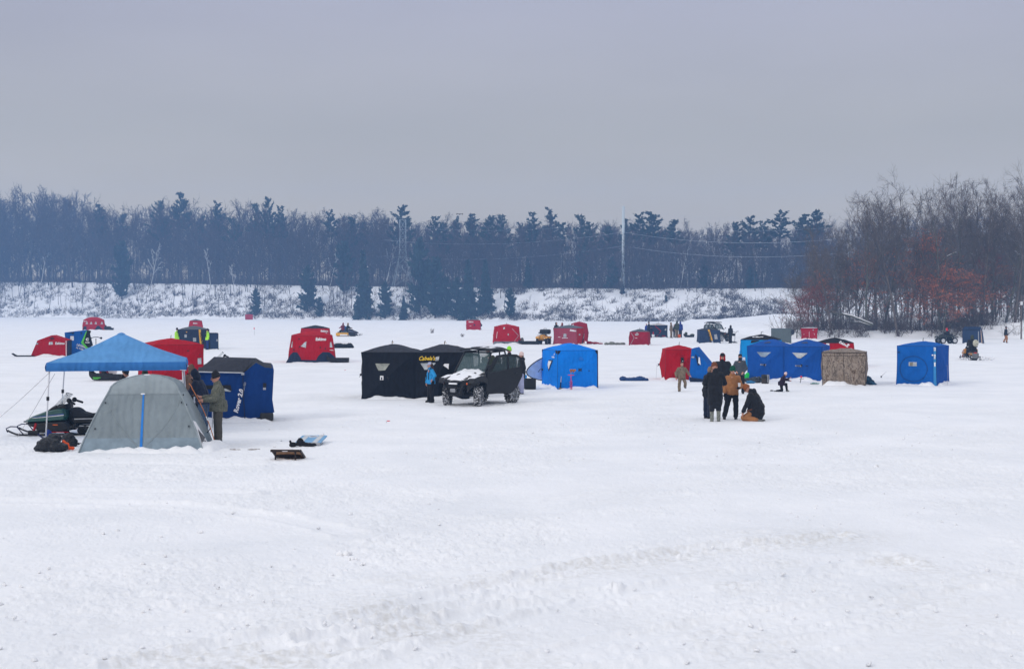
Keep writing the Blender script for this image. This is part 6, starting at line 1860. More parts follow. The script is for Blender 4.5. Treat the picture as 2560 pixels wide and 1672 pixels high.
        d_.add([T3(*p) for p in [(-.56, 1.20), (-.42, 1.16), (-.02, 1.68), (.34, 1.72), (.34, 1.80), (.20, 1.80), (-.12, 1.76)]], [tuple(range(7))])
        d_.add([T3(*p) for p in [(.34, 1.26), (.40, 1.27), (.40, 1.73), (.34, 1.72)]], [(0, 1, 2, 3)])
        d_.add([T3(*p) for p in [(.34, 1.72), (.40, 1.73), (.74, 1.71), (.90, 1.62), (.92, 1.34), (1.01, 1.27), (.98, 1.66), (.78, 1.78), (.34, 1.80)]], [tuple(range(9))])
        bm.free()
        do = d_.build('door', BODYK, o, solid=.04)
        for w_ in (w1, w2): MB().add([T3(*p) for p in w_], [tuple(range(len(w_)))]).build('window', GLASSK, do, solid=.008)
        MB().box(T3(.72, 1.12, .04), (.03, .14, .03)).build('handle', BLACK, do)
    MB().tube([(.6, -.66, 1.22), (.82, -.64, 1.34)], .015, 6).build('mirror_arm', BLACK, o); MB().box((.86, -.64, 1.38), (.16, .05, .11)).build('mirror', BLACK, o, bevel=.02)
    MB().box((.60, -.55, 1.06), (.10, .14, .24)).build('frost_patch', simple('frosty_trim', (.30, .29, .26), var=.5, vscale=30), o, bevel=.02)
    MB().box((.66, 1.40, .72), (.05, .05, .10)).build('tail_light', RED, o)
    return o
UTV = buggy('black four wheel utility buggy with snow on its hood and a door ajar, mid picture', G(1200, 1009), R(-34))

def loft(outline, hw, secs=((-1, .80), (-.82, .95), (0, 1.0), (.82, .95), (1, .80)), ctr=None):
    """side outline in (y, z) swept across x with the edges drawn in"""
    cy = sum(p[0] for p in outline) / len(outline); cz = sum(p[1] for p in outline) / len(outline)
    if ctr: cy, cz = ctr
    m = MB(); n = len(outline)
    vs = [Vector((s_ * hw, cy + (y - cy) * k, cz + (z - cz) * k)) for s_, k in secs for y, z in outline]
    fs = [(i * n + j, i * n + (j + 1) % n, (i + 1) * n + (j + 1) % n, (i + 1) * n + j) for i in range(len(secs) - 1) for j in range(n)]
    fs += [tuple(range(n - 1, -1, -1)), tuple((len(secs) - 1) * n + j for j in range(n))]
    return m.add(vs, fs)

def sled_machine(label, loc, rot, body, accent, seatm=DARK, tail=False, screen=True, letters=None):
    """snowmobile pointing to -y"""
    o = empty('snowmobile', loc, rot, label, 'snowmobile')
    yy = lambda x: x - 1.2
    up_ = [(0, .36), (.06, .43), (.24, .53), (.6, .665), (.95, .74), (1.14, .74), (1.20, .52), (1.16, .42), (.12, .355)]
    loft([(yy(a), b) for a, b in up_], .44, ((-1, .86), (-.8, .96), (0, 1.0), (.8, .96), (1, .86))).build('hood', body, o, smooth=False, bevel=.02)
    lo_ = [(.02, .35), (1.17, .415), (1.30, .30), (1.34, .16), (1.1, .10), (.34, .10), (.30, .20), (.10, .28)]
    loft([(yy(a), b) for a, b in lo_], .42).build('belly_pan', BODYK, o, bevel=.02)
    loft([(yy(a), b) for a, b in [(.60, .66), (.74, .77), (.86, .83), (.92, .79), (1.12, .86), (1.18, .78), (1.16, .70)]], .33).build('dash', BLACK, o, bevel=.02)
    if screen:
        ws = MB(); ws.grid(lambda u, v: Vector(((u - .5) * .62 * (1 - .25 * v), yy(.70 + .36 * v + .10 * (2 * u - 1) ** 2), .76 + .38 * v - .06 * (2 * u - 1) ** 2)), 12, 8); ws.build('windshield', glass_mat('clear_screen', (.65, .68, .70), .35), o, smooth=True, solid=.006)
        MB().tube([Vector(((u - .5) * .62 * .75, yy(1.06 + .10 * (2 * u - 1) ** 2), 1.14 - .06 * (2 * u - 1) ** 2)) for u in np.linspace(0, 1, 9)], .008, 5).build('screen_edge', BLACK, o)
    loft([(yy(a), b) for a, b in [(1.14, .46), (1.18, .70), (1.26, .76), (1.38, .74), (1.52, .63), (1.72, .575), (2.1, .60), (2.3, .585), (2.32, .46)]], .21).build('seat', seatm, o, bevel=.03)
    loft([(yy(a), b) for a, b in [(1.1, .42), (1.16, .48), (2.62, .48), (2.68, .40), (2.6, .34), (1.2, .32)]], .24).build('tunnel', body if tail else BODYK, o, bevel=.01)
    MB().tube([(-.26, yy(1.35), .44), (-.26, yy(2.1), .46)], .018, 6).tube([(.26, yy(1.35), .44), (.26, yy(2.1), .46)], .018, 6).build('rail', METAL, o)
    bd = MB()
    for sx in (-1, 1): bd.box((sx * .34, yy(1.75), .24), (.22, .95, .03)).box((sx * .30, yy(1.3), .25), (.2, .3, .05), Matrix.Rotation(.5, 3, 'X'))
    bd.build('running_board', BODYK, o)
    tr = MB(); path = [(1.0, .16), (1.08, .04), (1.3, .0), (2.4, .0), (2.62, .06), (2.68, .18), (2.58, .30), (2.3, .32), (1.3, .32), (1.06, .26)]
    n = len(path); vs = [Vector((s_ * .19, yy(a), b)) for s_ in (-1, 1) for a, b in path]
    tr.add(vs, [(i, (i + 1) % n, n + (i + 1) % n, n + i) for i in range(n)])
    for i in range(22):
        a = 1.1 + 1.35 * i / 21; tr.box((0, yy(a), -.012), (.36, .022, .05))
    tr.build('track', RUB, o, solid=.03)
    for y0 in (1.5, 1.9, 2.4): MB().lathe([(.001, -.20), (.10, -.20), (.10, .20), (.001, .20)], 14, 'X', (0, yy(y0), .13)).build('idler_wheel', BLACK, o)
    for sx in (-1, 1):
        sk = MB(); sk.grid(lambda u, v: Vector((sx * .44 + (u - .5) * .13, yy(-.42 + 1.05 * v), .02 + .16 * max(0, .30 - v) ** 1.4 * 4 + .02 * abs(2 * u - 1))), 4, 14)
        so = sk.build('ski', BLACK, o, solid=.02)
        MB().tube([(sx * .44, yy(-.40), .10), (sx * .44, yy(-.44), .20), (sx * .44, yy(-.32), .255), (sx * .44, yy(-.15), .25), (sx * .44, yy(.02), .05)], .016, 7).build('ski_loop', simple('indigo_tube', (.020, .022, .07), rough=.4), so, smooth=True)
        MB().tube([(sx * .44, yy(.28), .06), (sx * .40, yy(.36), .34)], .035, 8).build('shock', simple('red_spring', (.30, .01, .015), rough=.4), o); MB().box((sx * .43, yy(.30), .10), (.10, .30, .10)).build('spindle', BODYK, o, bevel=.02)
        MB().box((sx * .425, yy(.88), .30), (.012, .13, .022)).build('reflector', ORANGE, o)
        MB().box((sx * .41, yy(.98), .105), (.02, .5, .016)).build('accent_trim', accent, o)
    hb = MB(); hb.tube([(-.36, yy(1.38), .86), (-.22, yy(1.22), .93), (0, yy(1.16), .93), (.22, yy(1.22), .93), (.36, yy(1.38), .86)], .016, 7).tube([(0, yy(1.10), .78), (0, yy(1.16), .93)], .03, 6)
    for sx in (-1, 1): hb.tube([(sx * .26, yy(1.26), .915), (sx * .37, yy(1.39), .855)], .03, 8).ell((sx * .24, yy(1.20), .94), (.06, .07, .07))
    hb.build('handlebar', BLACK, o, smooth=True)
    MB().tube([(-.10, yy(-.03), .36), (-.30, yy(.06), .37)], .02, 6).tube([(.10, yy(-.07), .36), (-.10, yy(-.07), .36)], .02, 6).tube([(.10, yy(-.07), .36), (.30, yy(.06), .37)], .02, 6).build('front_bumper', BLACK, o)
    for sx in (-1, 1):
        for (z0, mm, w) in ((.565, WPAINT, .020), (.595, simple('blue_stripe', (.03, .06, .33), rough=.4), .018)):
            MB().add([(sx * .452, yy(.28), z0 - .09), (sx * .452, yy(1.12), z0 - .01), (sx * .452, yy(1.12), z0 - .01 + w), (sx * .452, yy(.28), z0 - .09 + w * .5)], [(0, 1, 2, 3)]).build('stripe', mm, o, solid=.004)
    if letters:
        for tx, y0, z0, sz in letters:
            vs, fs = text_geo(tx, sz, .3, .002)
            MB().add([(-.458, yy(y0) + p.x, z0 + p.y) for p in vs], fs).build('lettering', WHITE, o, recalc=False)
        MB().box((-.455, yy(.92), .44), (.01, .06, .08)).build('registration_sticker', simple('mint_sticker', (.25, .62, .5)), o)
        vs, fs = text_geo('22', .05, 0, .001); MB().add([(-.4615, yy(.92) + p.x, .45 + p.y) for p in vs], fs).build('registration_number', simple('green_ink', (.0, .2, .12)), o, recalc=False)
    if tail:
        MB().box((0, yy(2.70), .50), (.16, .05, .06)).build('tail_light', simple('tail_lens', (.75, .03, .02), rough=.3), o)
        MB().box((0, yy(2.74), .30), (.42, .03, .34), Matrix.Rotation(-.25, 3, 'X')).build('snow_flap', simple('frosted_rubber', (.16, .165, .17), var=.5, vscale=20), o)
        MB().tube([(-.20, yy(2.55), .50), (-.18, yy(2.78), .46), (.18, yy(2.78), .46), (.20, yy(2.55), .50)], .016, 6).build('rear_bumper', ALU, o)
    return o
TEAL = simple('dark_teal_paint', (.010, .070, .062), rough=.3, spec=.6)
g1 = sled_machine('dark green snowmobile parked behind the left legs of the blue canopy', G(180, 1086), R(-90), TEAL, RED, letters=[('Startorr', .62, .435, .085), ('PLUS', .88, .62, .06)])
g2 = sled_machine('black and orange snowmobile being ridden away from the camera, far right', G(2428, 899), R(172), simple('orange_black_panel', (.42, .17, .02), rough=.4), ORANGE, tail=True, screen=False)
g3 = sled_machine('camouflage snowmobile whose handlebar shows behind the dark blue lettered shelter', G(562, 933), R(-80), CAMOG, BLACK)
g4 = sled_machine('dark snowmobile carrying two people behind the yellow bin', G(872, 839), R(80), NAVYC, BLACK, screen=False)
def rider(label, mach, rz, seat_y, **kw):
    m = Matrix.Translation(mach.location) @ Matrix.Rotation(mach.rotation_euler[2], 4, 'Z')
    p = m @ Vector((0, seat_y, 0)); return person(label, p, mach.rotation_euler[2] + rz, kw.pop('Hh', 1.78), kw.pop('jacket', BLACKC), kw.pop('trousers', BLACKC), hip=(0, 0, .41), legs={-1: ((-.09, -.16, -.06), (-.01, .02, -.14)), 1: ((.09, -.16, -.06), (.01, .02, -.14))}, arms=RIDE, near=False, **kw)
rider('snowmobile rider seen from behind with a frosty backpack and dark helmet', g2, 0, .45, fat=1.35, lean=.18, hood=OLIVE, hood_up=True, Hh=1.85)
rider('snowmobile passenger in a maroon hooded coat facing the yellow bin', g4, 2.6, .75, jacket=MAROON, hood=MAROON, hood_up=True, fat=1.2)
rider('snowmobile driver in black with a tan hood, right of the maroon coat', g4, 0, .25, hood=simple('tan_hood', (.24, .17, .09)), hood_up=True, lean=.25)
p = G(2428, 899)
o = empty('backpack', p + Vector((0.04, -.78 + .0, 1.12)), 0, 'white frosted backpack on the back of the snowmobile rider', 'backpack'); MB().ell((0, 0, 0), (.20, .13, .24)).ell((-.04, -.07, -.06), (.15, .10, .15)).build('bag', simple('cream_pack', (.46, .45, .36), var=.4, vscale=9), o, remesh=.02); MB().tube([(-.15, .08, .2), (-.17, .2, .0), (-.13, .1, -.2)], .02, 5).tube([(.15, .08, .2), (.17, .2, 0), (.13, .1, -.2)], .02, 5).build('strap', BLACK, o)
# plume of snow thrown up by the track
pm = MB()
r5 = random.Random(4)
for i in range(70):
    a = r5.uniform(-1, 1); pm.ell(p + Vector((a * 1.1, -1.3 + r5.uniform(-.3, .9), .03 + r5.random() ** 2 * .28 * (1 - abs(a) * .6))), r5.uniform(.015, .07), nu=6, nv=4)
o = pm.build('snow_spray', SNOWLOAD, smooth=True); tag(o, 'powder thrown up round the ridden snowmobile', 'snow spray', kind='stuff')

def quad(label, loc, rot, body, rim_white=False, box_=False):
    o = empty('quad_bike', loc, rot, label, 'quad bike')
    for sx in (-1, 1):
        for y in (-.62, .62): wheel(o, (sx * .43, y, .30), .30, .24, False, sx, white=rim_white, spokes=6)
    loft([(-.95, .52), (-.98, .68), (-.80, .86), (-.50, .92), (-.30, .84), (.55, .80), (.92, .84), (.95, .70), (.60, .60), (-.5, .55)], .24).build('body', body, o, bevel=.03)
    for sx in (-1, 1):
        for y in (-.62, .62):
            f_ = MB(); f_.prism([(sx * .22, y - .38, .56), (sx * .22, y - .30, .70), (sx * .22, y, .76), (sx * .22, y + .30, .70), (sx * .22, y + .38, .56), (sx * .22, y + .26, .62), (sx * .22, y, .68), (sx * .22, y - .26, .62)], (sx * .36, 0, 0)); f_.build('fender', body, o, bevel=.02)
        MB().ell((sx * .17, -.96, .74), (.07, .05, .05)).build('headlight', CLEAR, o, smooth=True)
    MB().box((0, 0, .40), (.5, 1.1, .2)).build('engine', BODYK, o, bevel=.04)
    loft([(-.1, .82), (0, .93), (.25, .90), (.6, .92), (.65, .82)], .17).build('seat', DARK, o, bevel=.03)
    hb = MB(); hb.tube([(-.38, -.28, 1.10), (-.15, -.36, 1.12), (.15, -.36, 1.12), (.38, -.28, 1.10)], .016, 7).tube([(0, -.45, .86), (0, -.36, 1.12)], .03, 6)
    for sx in (-1, 1): hb.ell((sx * .36, -.32, 1.10), (.08, .06, .07))
    hb.build('handlebar', BLACK, o)
    rk = MB()
    for y0, y1 in ((-1.0, -.45), (.50, 1.0)):
        for x in (-.4, -.13, .13, .4): rk.tube([(x, y0, .93), (x, y1, .93)], .012, 5)
        for y in (y0, y1): rk.tube([(-.4, y, .93), (.4, y, .93)], .012, 5)
        rk.tube([(-.2, y0 * .9, .75), (-.2, y0 * .9, .93)], .012, 5).tube([(.2, y0 * .9, .75), (.2, y0 * .9, .93)], .012, 5)
    rk.build('rack', BLACK, o)
    MB().tube([(-.26, -1.06, .80), (-.22, -1.10, .45), (.22, -1.10, .45), (.26, -1.06, .80), (-.26, -1.06, .80)], .022, 6).tube([(-.42, -1.02, .82), (.42, -1.02, .82)], .018, 6).build('bumper', body, o)
    if box_:
        b_ = loft([(.42, .96), (.40, 1.30), (.55, 1.42), (.95, 1.42), (1.05, 1.30), (1.02, .96)], .50); b_.build('cargo_box', BLACK, o, bevel=.03); MB().tube([(-.15, .7, 1.43), (-.12, .7, 1.50), (.12, .7, 1.50), (.15, .7, 1.43)], .02, 6).build('box_handle', BLACK, o)
    return o
quad('yellow quad bike with a big black cargo box, between the red shelters', G(1359, 860.5), R(-14), simple('golden_paint', (.62, .29, .04), rough=.4), box_=True)
q2 = quad('dark quad bike with white wheels and a red hooded rider near the wooded point', G(2366, 859), R(-78), simple('dark_olive_paint', (.035, .04, .036), rough=.4), rim_white=True)
rider('quad bike rider in a black coat with a bright red hood', q2, 0, .22, jacket=BLACKC, hood=simple('scarlet_hood', (.60, .015, .03)), hood_up=True, fat=1.2, lean=.3, Hh=1.7)
u2 = copy_tree(UTV); u2.location = G(1789, 853); u2.rotation_euler = (0, 0, R(48)); u2['label'] = 'utility buggy parked behind the navy shelter with the yellow band'

# ------------------------------------------------------------------ gear
TUBP = simple('black_sled_plastic', (.016, .017, .02), rough=.5)
def pulk(label, px, yb, L, Wd=.6, hgt=.28, rot=0.0, m=TUBP, cargo=None, name='gear_sled'):
    o = empty(name, G(px, yb), rot, label, 'sled')
    def hull(u, v):
        a = u * 2 - 1; t = v * math.pi
        end = 1 - .25 * max(0, abs(a) - .7) / .3
        x = a * L / 2 * (1 + .0 * v); y = -math.cos(t) * Wd / 2 * (1 if abs(a) < .8 else .92)
        z = hgt * (1 - math.sin(t) ** .35) + .16 * max(0, -a - .70) / .3 + .02
        return Vector((x, y, z))
    h_ = MB(); h_.grid(hull, 16, 14)
    for e in (0, 1): h_.add([hull(e, v / 14) for v in range(15)], [tuple(range(15))])
    h_.build('tub', m, o, smooth=False, solid=.02)
    rm = MB(); rm.tube([hull(u, 0) for u in np.linspace(0, 1, 12)] + [hull(u, 1) for u in np.linspace(1, 0, 12)] + [hull(0, 0)], .02, 5); rm.build('rim', m, o)
    return o
def heap(label, px, yb, blobs, m, cat='gear', name='gear_pile', vox=.025, rot=0):
    o = empty(name, G(px, yb), rot, label, cat)
    b = MB()
    for c, r in blobs: b.ell(c, r, Matrix.Rotation(c[0] * .5, 3, 'Z') @ Matrix.Rotation(c[1] * .5, 3, 'Y'))
    folds(b.build('bundle', m, o, remesh=vox), 0.10, 0.075)
    return o
pulk('black sled loaded with gear beside the farthest left red shelter', 272, 825, 1.4, .6, .3)
heap('dark box and gear lying on the sled by the farthest left red shelter', 267, 824, [((-.3, 0, .5), (.3, .25, .28)), ((.3, 0, .35), (.45, .3, .2))], DARK)
pulk('flat dark sled lying left of the red six-sided shelter', 58, 891.5, 1.5, .4, .05)
b1 = pulk('black sled with green lettering holding a red pack, seen under the canopy', 252, 951, .95, .6, .30)
MB().box((-.1, -.325, .15), (.36, .02, .045)).box((-.14, -.325, .09), (.24, .02, .03)).build('print', simple('green_print', (.10, .5, .08)), b1)
heap('red and grey pack on the green lettered sled', 259, 949, [((0, 0, .45), (.22, .2, .25)), ((.05, -.05, .25), (.25, .2, .2))], MAROON, 'pack', 'pack')
MB().tube([(-.35, .0, .25), (-.42, .0, .62)], .03, 6).build('auger_handle', BLACK, b1)
pulk('second black sled under the canopy carrying a white cooler', 282, 951, .9, .6, .26)
o = empty('cooler', G(280, 948) + Vector((0, .1, .25)), .05, 'white cooler with an orange latch on the second black sled', 'cooler'); MB().box((0, 0, .15), (.38, .28, .28)).build('chest', WPAINT, o, bevel=.02); MB().box((0, 0, .31), (.41, .31, .05)).build('lid', WPAINT, o, bevel=.015); MB().tube([(-.1, -.16, .34), (.1, -.16, .36)], .018, 6).build('latch', ORANGE, o)
o = empty('ice_auger', G(240, 884), .2, 'auger handle sticking up behind the canopy beside the tilted blue shelter', 'auger'); MB().tube([(0, 0, 0), (0, 0, 1.15)], .03, 6).build('shaft', BLACK, o); MB().tube([(-.45, 0, 1.15), (-.15, 0, 1.25), (.15, 0, 1.25), (.45, 0, 1.15)], .03, 6).ell((-.4, 0, 1.16), .09).ell((.38, 0, 1.18), .09).build('handle', BLACK, o)
# bags at the left
BAGM = simple('black_nylon', (.012, .013, .016), rough=.38, bump=.5, bscale=7, bdist=.03)
heap('slumped black gear bag on the snow in front of the green snowmobile', 128, 1128, [((-.28, 0, .08), (.14, .16, .09)), ((-.05, 0, .16), (.30, .24, .19)), ((.14, -.05, .10), (.30, .2, .12)), ((.02, .12, .30), (.20, .16, .12)), ((-.15, -.1, .20), (.16, .1, .10)), ((.12, -.14, .2), (.10, .07, .08))], BAGM, 'bag', 'gear_bag', .018)
heap('second black bag leaning behind the slumped bag', 172, 1117, [((0, 0, .18), (.17, .15, .18)), ((.10, -.02, .12), (.13, .12, .13)), ((-.08, 0, .22), (.12, .1, .09))], BAGM, 'bag', 'gear_bag', .018)
o = heap('bright orange cloth tucked between the two black bags', 170, 1125, [((-.09, -.06, .20), (.06, .05, .05)), ((-.02, -.08, .13), (.06, .05, .06)), ((.05, -.1, .06), (.08, .05, .05)), ((.12, -.08, .06), (.05, .04, .04))], simple('orange_cloth', (.85, .10, .01), rough=.6), 'cloth', 'orange_cloth', .015)
o = empty('ice_chisel', G(110, 1100), 0, 'short bent dark handle poking from the snow above the black bag', 'tool'); MB().tube([(-.16, 0, .17), (-.12, 0, .12), (-.04, 0, .07), (.05, 0, .05)], .022, 7).build('handle', simple('indigo_tube', (.02, .022, .07)), o); MB().box((.1, 0, .04), (.12, .05, .03)).build('blade', BLACK, o)
heap('dark blue cloth at the foot of the canopy leg', 121, 1094, [((0, 0, .1), (.10, .08, .12))], ROYAL, 'cloth', 'blue_cloth', .018)
heap('dark glove lying on the snow left of the grey tent', 193, 1112, [((-.05, 0, .02), (.04, .03, .025)), ((.03, 0, .03), (.06, .03, .03)), ((.09, 0, .05), (.03, .02, .02))], BLACKC, 'glove', 'glove', .012)
# lawn-game boards
LB = simple('light_blue_board', (.16, .36, .58), rough=.5)
def board(label, px, yb, wpx, rot, tilt, face, under, stripes):
    k = Dm(yb) / F; w = wpx * k
    o = empty('cornhole_board', G(px, yb), rot, label, 'game board')
    L = 0.92; rm = Matrix.Rotation(tilt, 3, 'X')
    b = MB(); n = 28; cy, rr = L - .2, .085
    ring = [Vector((rr * 1.2 * math.cos(2 * math.pi * i / n), cy + rr * math.sin(2 * math.pi * i / n), 0)) for i in range(n)]
    outer = []
    for i in range(n):
        a = 2 * math.pi * i / n; c, s_ = math.cos(a), math.sin(a)
        t = min((w / 2) / abs(c) if abs(c) > 1e-6 else 9, ((L - cy) if s_ > 0 else cy) / abs(s_) if abs(s_) > 1e-6 else 9)
        outer.append(Vector((t * c, cy + t * s_, 0)))
    fs = [(i, (i + 1) % n, n + (i + 1) % n, n + i) for i in range(n)]
    return o, b, ring, outer, fs, rm, L, w
o, b, ring, outer, fs, rm, L, w = board('light blue and white lawn game board lying tilted on the snow', 768, 1112, 64, .0, .0, LB, LB, True)
tl = Matrix.Rotation(R(7), 3, 'X'); flip = lambda p: Vector((p.x, p.y - .0, p.z))
b.add([tl @ p + Vector((p.y * .08, 0, .04)) for p in ring + outer], fs); b.build('deck', LB, o, solid=.03)
for x0, x1 in ((-w / 2, -w / 2 + .045), (w / 2 - .13, w / 2 - .02), (-.20, -.10)):
    pass
for x0, x1 in ((-.25, -.125), (.115, .24)):
    s_ = MB(); s_.add([tl @ Vector((x, y, .017)) + Vector((y * .08, 0, .04)) for x, y in ((x0, .02), (x1, .02), (x1, L - .015), (x0, L - .015))], [(0, 1, 2, 3)]); s_.build('stripe', simple('worn_white', (.52, .54, .56), var=.15), o, solid=.004)
s_ = MB(); s_.tube([tl @ (p + Vector((0, 0, .02))) + Vector((p.y * .08, 0, .04)) for p in ring + ring[:1]], .012, 5); s_.build('hole_rim', WHITE, o)
MB().box((0.0, -.02, .03), (w, .04, .07)).box((w / 2 - .02, .3, .06), (.03, .6, .05), Matrix.Rotation(R(7), 3, 'X')).build('frame', GREYP, o)
heap('black gloves and cloth heaped against the light blue board', 752, 1115, [((-.20, 0, .04), (.10, .07, .06)), ((-.02, 0, .10), (.09, .08, .11)), ((.10, 0, .05), (.10, .08, .06)), ((.28, -.02, .03), (.12, .06, .04)), ((-.26, 0, .09), (.03, .03, .06))], BLACKC, 'clothing', 'clothing_heap', .015)
WOODU = simple('bare_plywood', (.46, .27, .15), rough=.7, var=.35, vscale=8)
DKB = simple('dark_brown_board', (.022, .014, .012), rough=.5)
k = Dm(1150) / F; w = 70 * k
o = empty('cornhole_board', G(713, 1150), R(-2), 'dark brown lawn game board propped up with its plywood underside showing', 'game board')
q = MB(); A_, B_ = Vector((0, 0, .225)), Vector((0, .95, .06))
q.add([(-w / 2, 0, .235), (w / 2, 0, .235), (w / 2 + .06, .8, -.07), (-w / 2 + .06, .8, -.07)], [(0, 1, 2, 3)]); q.build('deck', WOODU, o, solid=.02)
MB().box((0, -.015, .215), (w + .03, .03, .055)).box((-w / 2 + .02, .38, .075), (.025, .8, .06), Matrix.Rotation(R(-20.8), 3, 'X')).box((w / 2 + .03, .38, .075), (.025, .8, .06), Matrix.Rotation(R(-20.8), 3, 'X')).build('frame', DKB, o)
MB().add([(-.07, -.035, .212), (.07, -.035, .212), (.05, -.035, .20), (-.05, -.035, .20)], [(0, 1, 2, 3)]).build('hand_slot', WHITE, o, solid=.004)
for sx in (-1, 1): MB().box((sx * (w / 2 - .09), .02, .09), (.035, .03, .21)).build('leg', DKB, o)
MB().box((.0, .35, .06), (w - .06, .03, .05)).build('back_rail', DKB, o)
heap('scatter of dry grass stalks and crumbs on the snow right of the tent', 628, 1124, [((-.4, 0, .0), (.16, .05, .018)), ((0.03, 0, .0), (.13, .05, .02)), ((.12, .05, .01), (.10, .04, .018))], simple('dead_stalks', (.30, .27, .25)), 'debris', 'snow_debris', .012)
# sleds and heaps in the middle distance
pulk('black sled parked at the right foot of the scalloped skirted red shelter', 845, 906, 1.35, .6, .26)
heap('long low black tarp heap on the snow right of the red shelters', 853, 870, [((-.75, 0, .1), (.5, .3, .13)), ((-.2, 0, .2), (.6, .35, .22)), ((.35, 0, .18), (.5, .35, .19)), ((.72, 0, .2), (.3, .3, .24)), ((.95, 0, .12), (.15, .2, .14))], BLACKC, 'tarp', 'tarp_heap', .04)
o = empty('cargo_sled', G(858, 841), 0, 'yellow cargo bin on skids holding a blue bag in front of two riders', 'cargo sled')
MB().prism([(-.85, -.35, .08), (.62, -.35, .08), (.62, .45, .08), (-.85, .45, .08)], (0, 0, .36)).build('bin', YELLOW, o, bevel=.02); MB().add([(-.35, -.37, .10), (.60, -.37, .10), (.50, -.37, .26), (-.33, -.37, .28)], [(0, 1, 2, 3)]).build('panel', WHITE, o, solid=.01); MB().box((0, 0, .03), (1.5, .7, .05)).build('runner', BLACK, o)
heap('bright blue bag on a black crate, riding on the yellow bin', 861, 838, [((0, .1, .95), (.42, .3, .22)), ((0, .1, .65), (.50, .3, .22))], simple('blue_bag_cloth', (.015, .09, .28), rough=.6), 'bag', 'gear_bag', .03)
pulk('small dark sled at the right of the yellow bin', 881, 841, .75, .6, .36)
pulk('black sled behind the yellow quad bike', 1321, 861, 1.9, .7, .28)
heap('pale camouflage pack at the corner of the grey skirted red shelter', 1305, 859, [((0, 0, .3), (.2, .2, .3))], CAMOS, 'pack', 'pack', .03)
pulk('dark upturned sled behind the buggy at the right', 1323, 973, .55, .6, .42)
heap('bright blue bag between the lilac trousers and the dark sled', 1311, 963, [((0, 0, .40), (.14, .12, .10))], BLUEC, 'bag', 'gear_bag', .02)
heap('dark crate and gear on the snow behind the buggy rear wheel', 1284, 972, [((0, 0, .3), (.25, .2, .3)), ((.1, 0, .55), (.2, .15, .12))], NAVYC, 'gear', 'gear_pile', .025)
heap('pale camouflage net bundle on the snow left of the low red shelter', 1535, 862, [((-.7, 0, .1), (.25, .2, .13)), ((-.2, 0, .14), (.3, .2, .17)), ((.35, 0, .1), (.4, .2, .12)), ((.8, 0, .1), (.3, .2, .13))], CAMOS, 'bundle', 'net_bundle', .04)
heap('crumpled dark blue tarp lying on the snow right of the bright blue shelter', 1584, 952, [((-.5, 0, .10), (.18, .2, .12)), ((-.3, 0, .07), (.25, .2, .08)), ((0, 0, .08), (.25, .2, .09)), ((.3, 0, .10), (.28, .22, .12)), ((.55, 0, .06), (.16, .2, .08)), ((0, 0, .03), (.62, .25, .05))], simple('blue_tarp', (.010, .045, .15), rough=.5, bump=.4, bscale=6, bdist=.05), 'tarp', 'tarp_heap', .025)
heap('red and light blue cloth spread on a snow pile by the quilted red shelter', 1480, 860, [((-.25, 0, .12), (.3, .2, .16)), ((.3, 0, .10), (.4, .2, .10)), ((.8, 0, .05), (.3, .2, .06))], RED2, 'cloth', 'cloth_heap', .04)
pulk('black sled with a bag, right of the distant group', 1722, 843, 1.2, .6, .22)
heap('grey green bag on the sled right of the distant group', 1715, 842, [((0, 0, .36), (.2, .18, .22)), ((.75, 0, .22), (.3, .2, .16))], OLIVE, 'bag', 'gear_bag', .03)
o = empty('bucket', G(1698, 844), 0, 'small orange bucket by the feet of the distant group', 'bucket'); MB().lathe([(0, 0), (.15, 0), (.19, .38), (.17, .38), (.13, .02)], 14).build('pail', ORANGE, o, smooth=True); MB().tube([(-.18, 0, .36), (0, -.1, .5), (.18, 0, .36)], .012, 5).build('bail', BLACK, o)
o = empty('bucket', G(1633, 844), 0, 'cream bucket with red gear on top, left of the red piped shelter', 'bucket'); MB().lathe([(0, 0), (.15, 0), (.19, .38), (.17, .38), (.13, .02)], 14).build('pail', WPAINT, o, smooth=True); MB().box((0, 0, .52), (.12, .12, .3)).build('gear', RED, o)
def auger(label, px, yb, hh, rot=0.0, tilt=0.0, m=BLACK, flight=None, hand=.22):
    o = empty('ice_auger', G(px, yb), rot, label, 'auger'); o.rotation_euler = (0, tilt, rot)
    a_ = MB(); a_.tube([(0, 0, 0), (0, 0, hh)], .016, 7); a_.build('shaft', flight or METAL, o)
    f_ = MB(); turns = 5
    for i in range(turns * 14):
        t0, t1 = i / (turns * 14), (i + 1) / (turns * 14)
        def pp(t, r): return (r * math.cos(t * turns * 6.283), r * math.sin(t * turns * 6.283), .02 + t * hh * .55)
        f_.add([pp(t0, .012), pp(t0, .075), pp(t1, .075), pp(t1, .012)], [(0, 1, 2, 3)])
    f_.build('flighting', flight or METAL, o, solid=.006)
    return o, hh
o, hh = auger('upright ice auger standing beside the black clad distant person', 1836, 857, 1.05, 0, .10)
MB().tube([(-.2, 0, hh), (.1, 0, hh), (.1, 0, hh + .1), (.3, 0, hh + .12)], .025, 6).box((-.14, 0, hh - .25), (.3, .1, .25)).build('power_head', BLACK, o); MB().ell((0, 0, .05), (.32, .25, .07)).build('ice_chips', DARK, o)
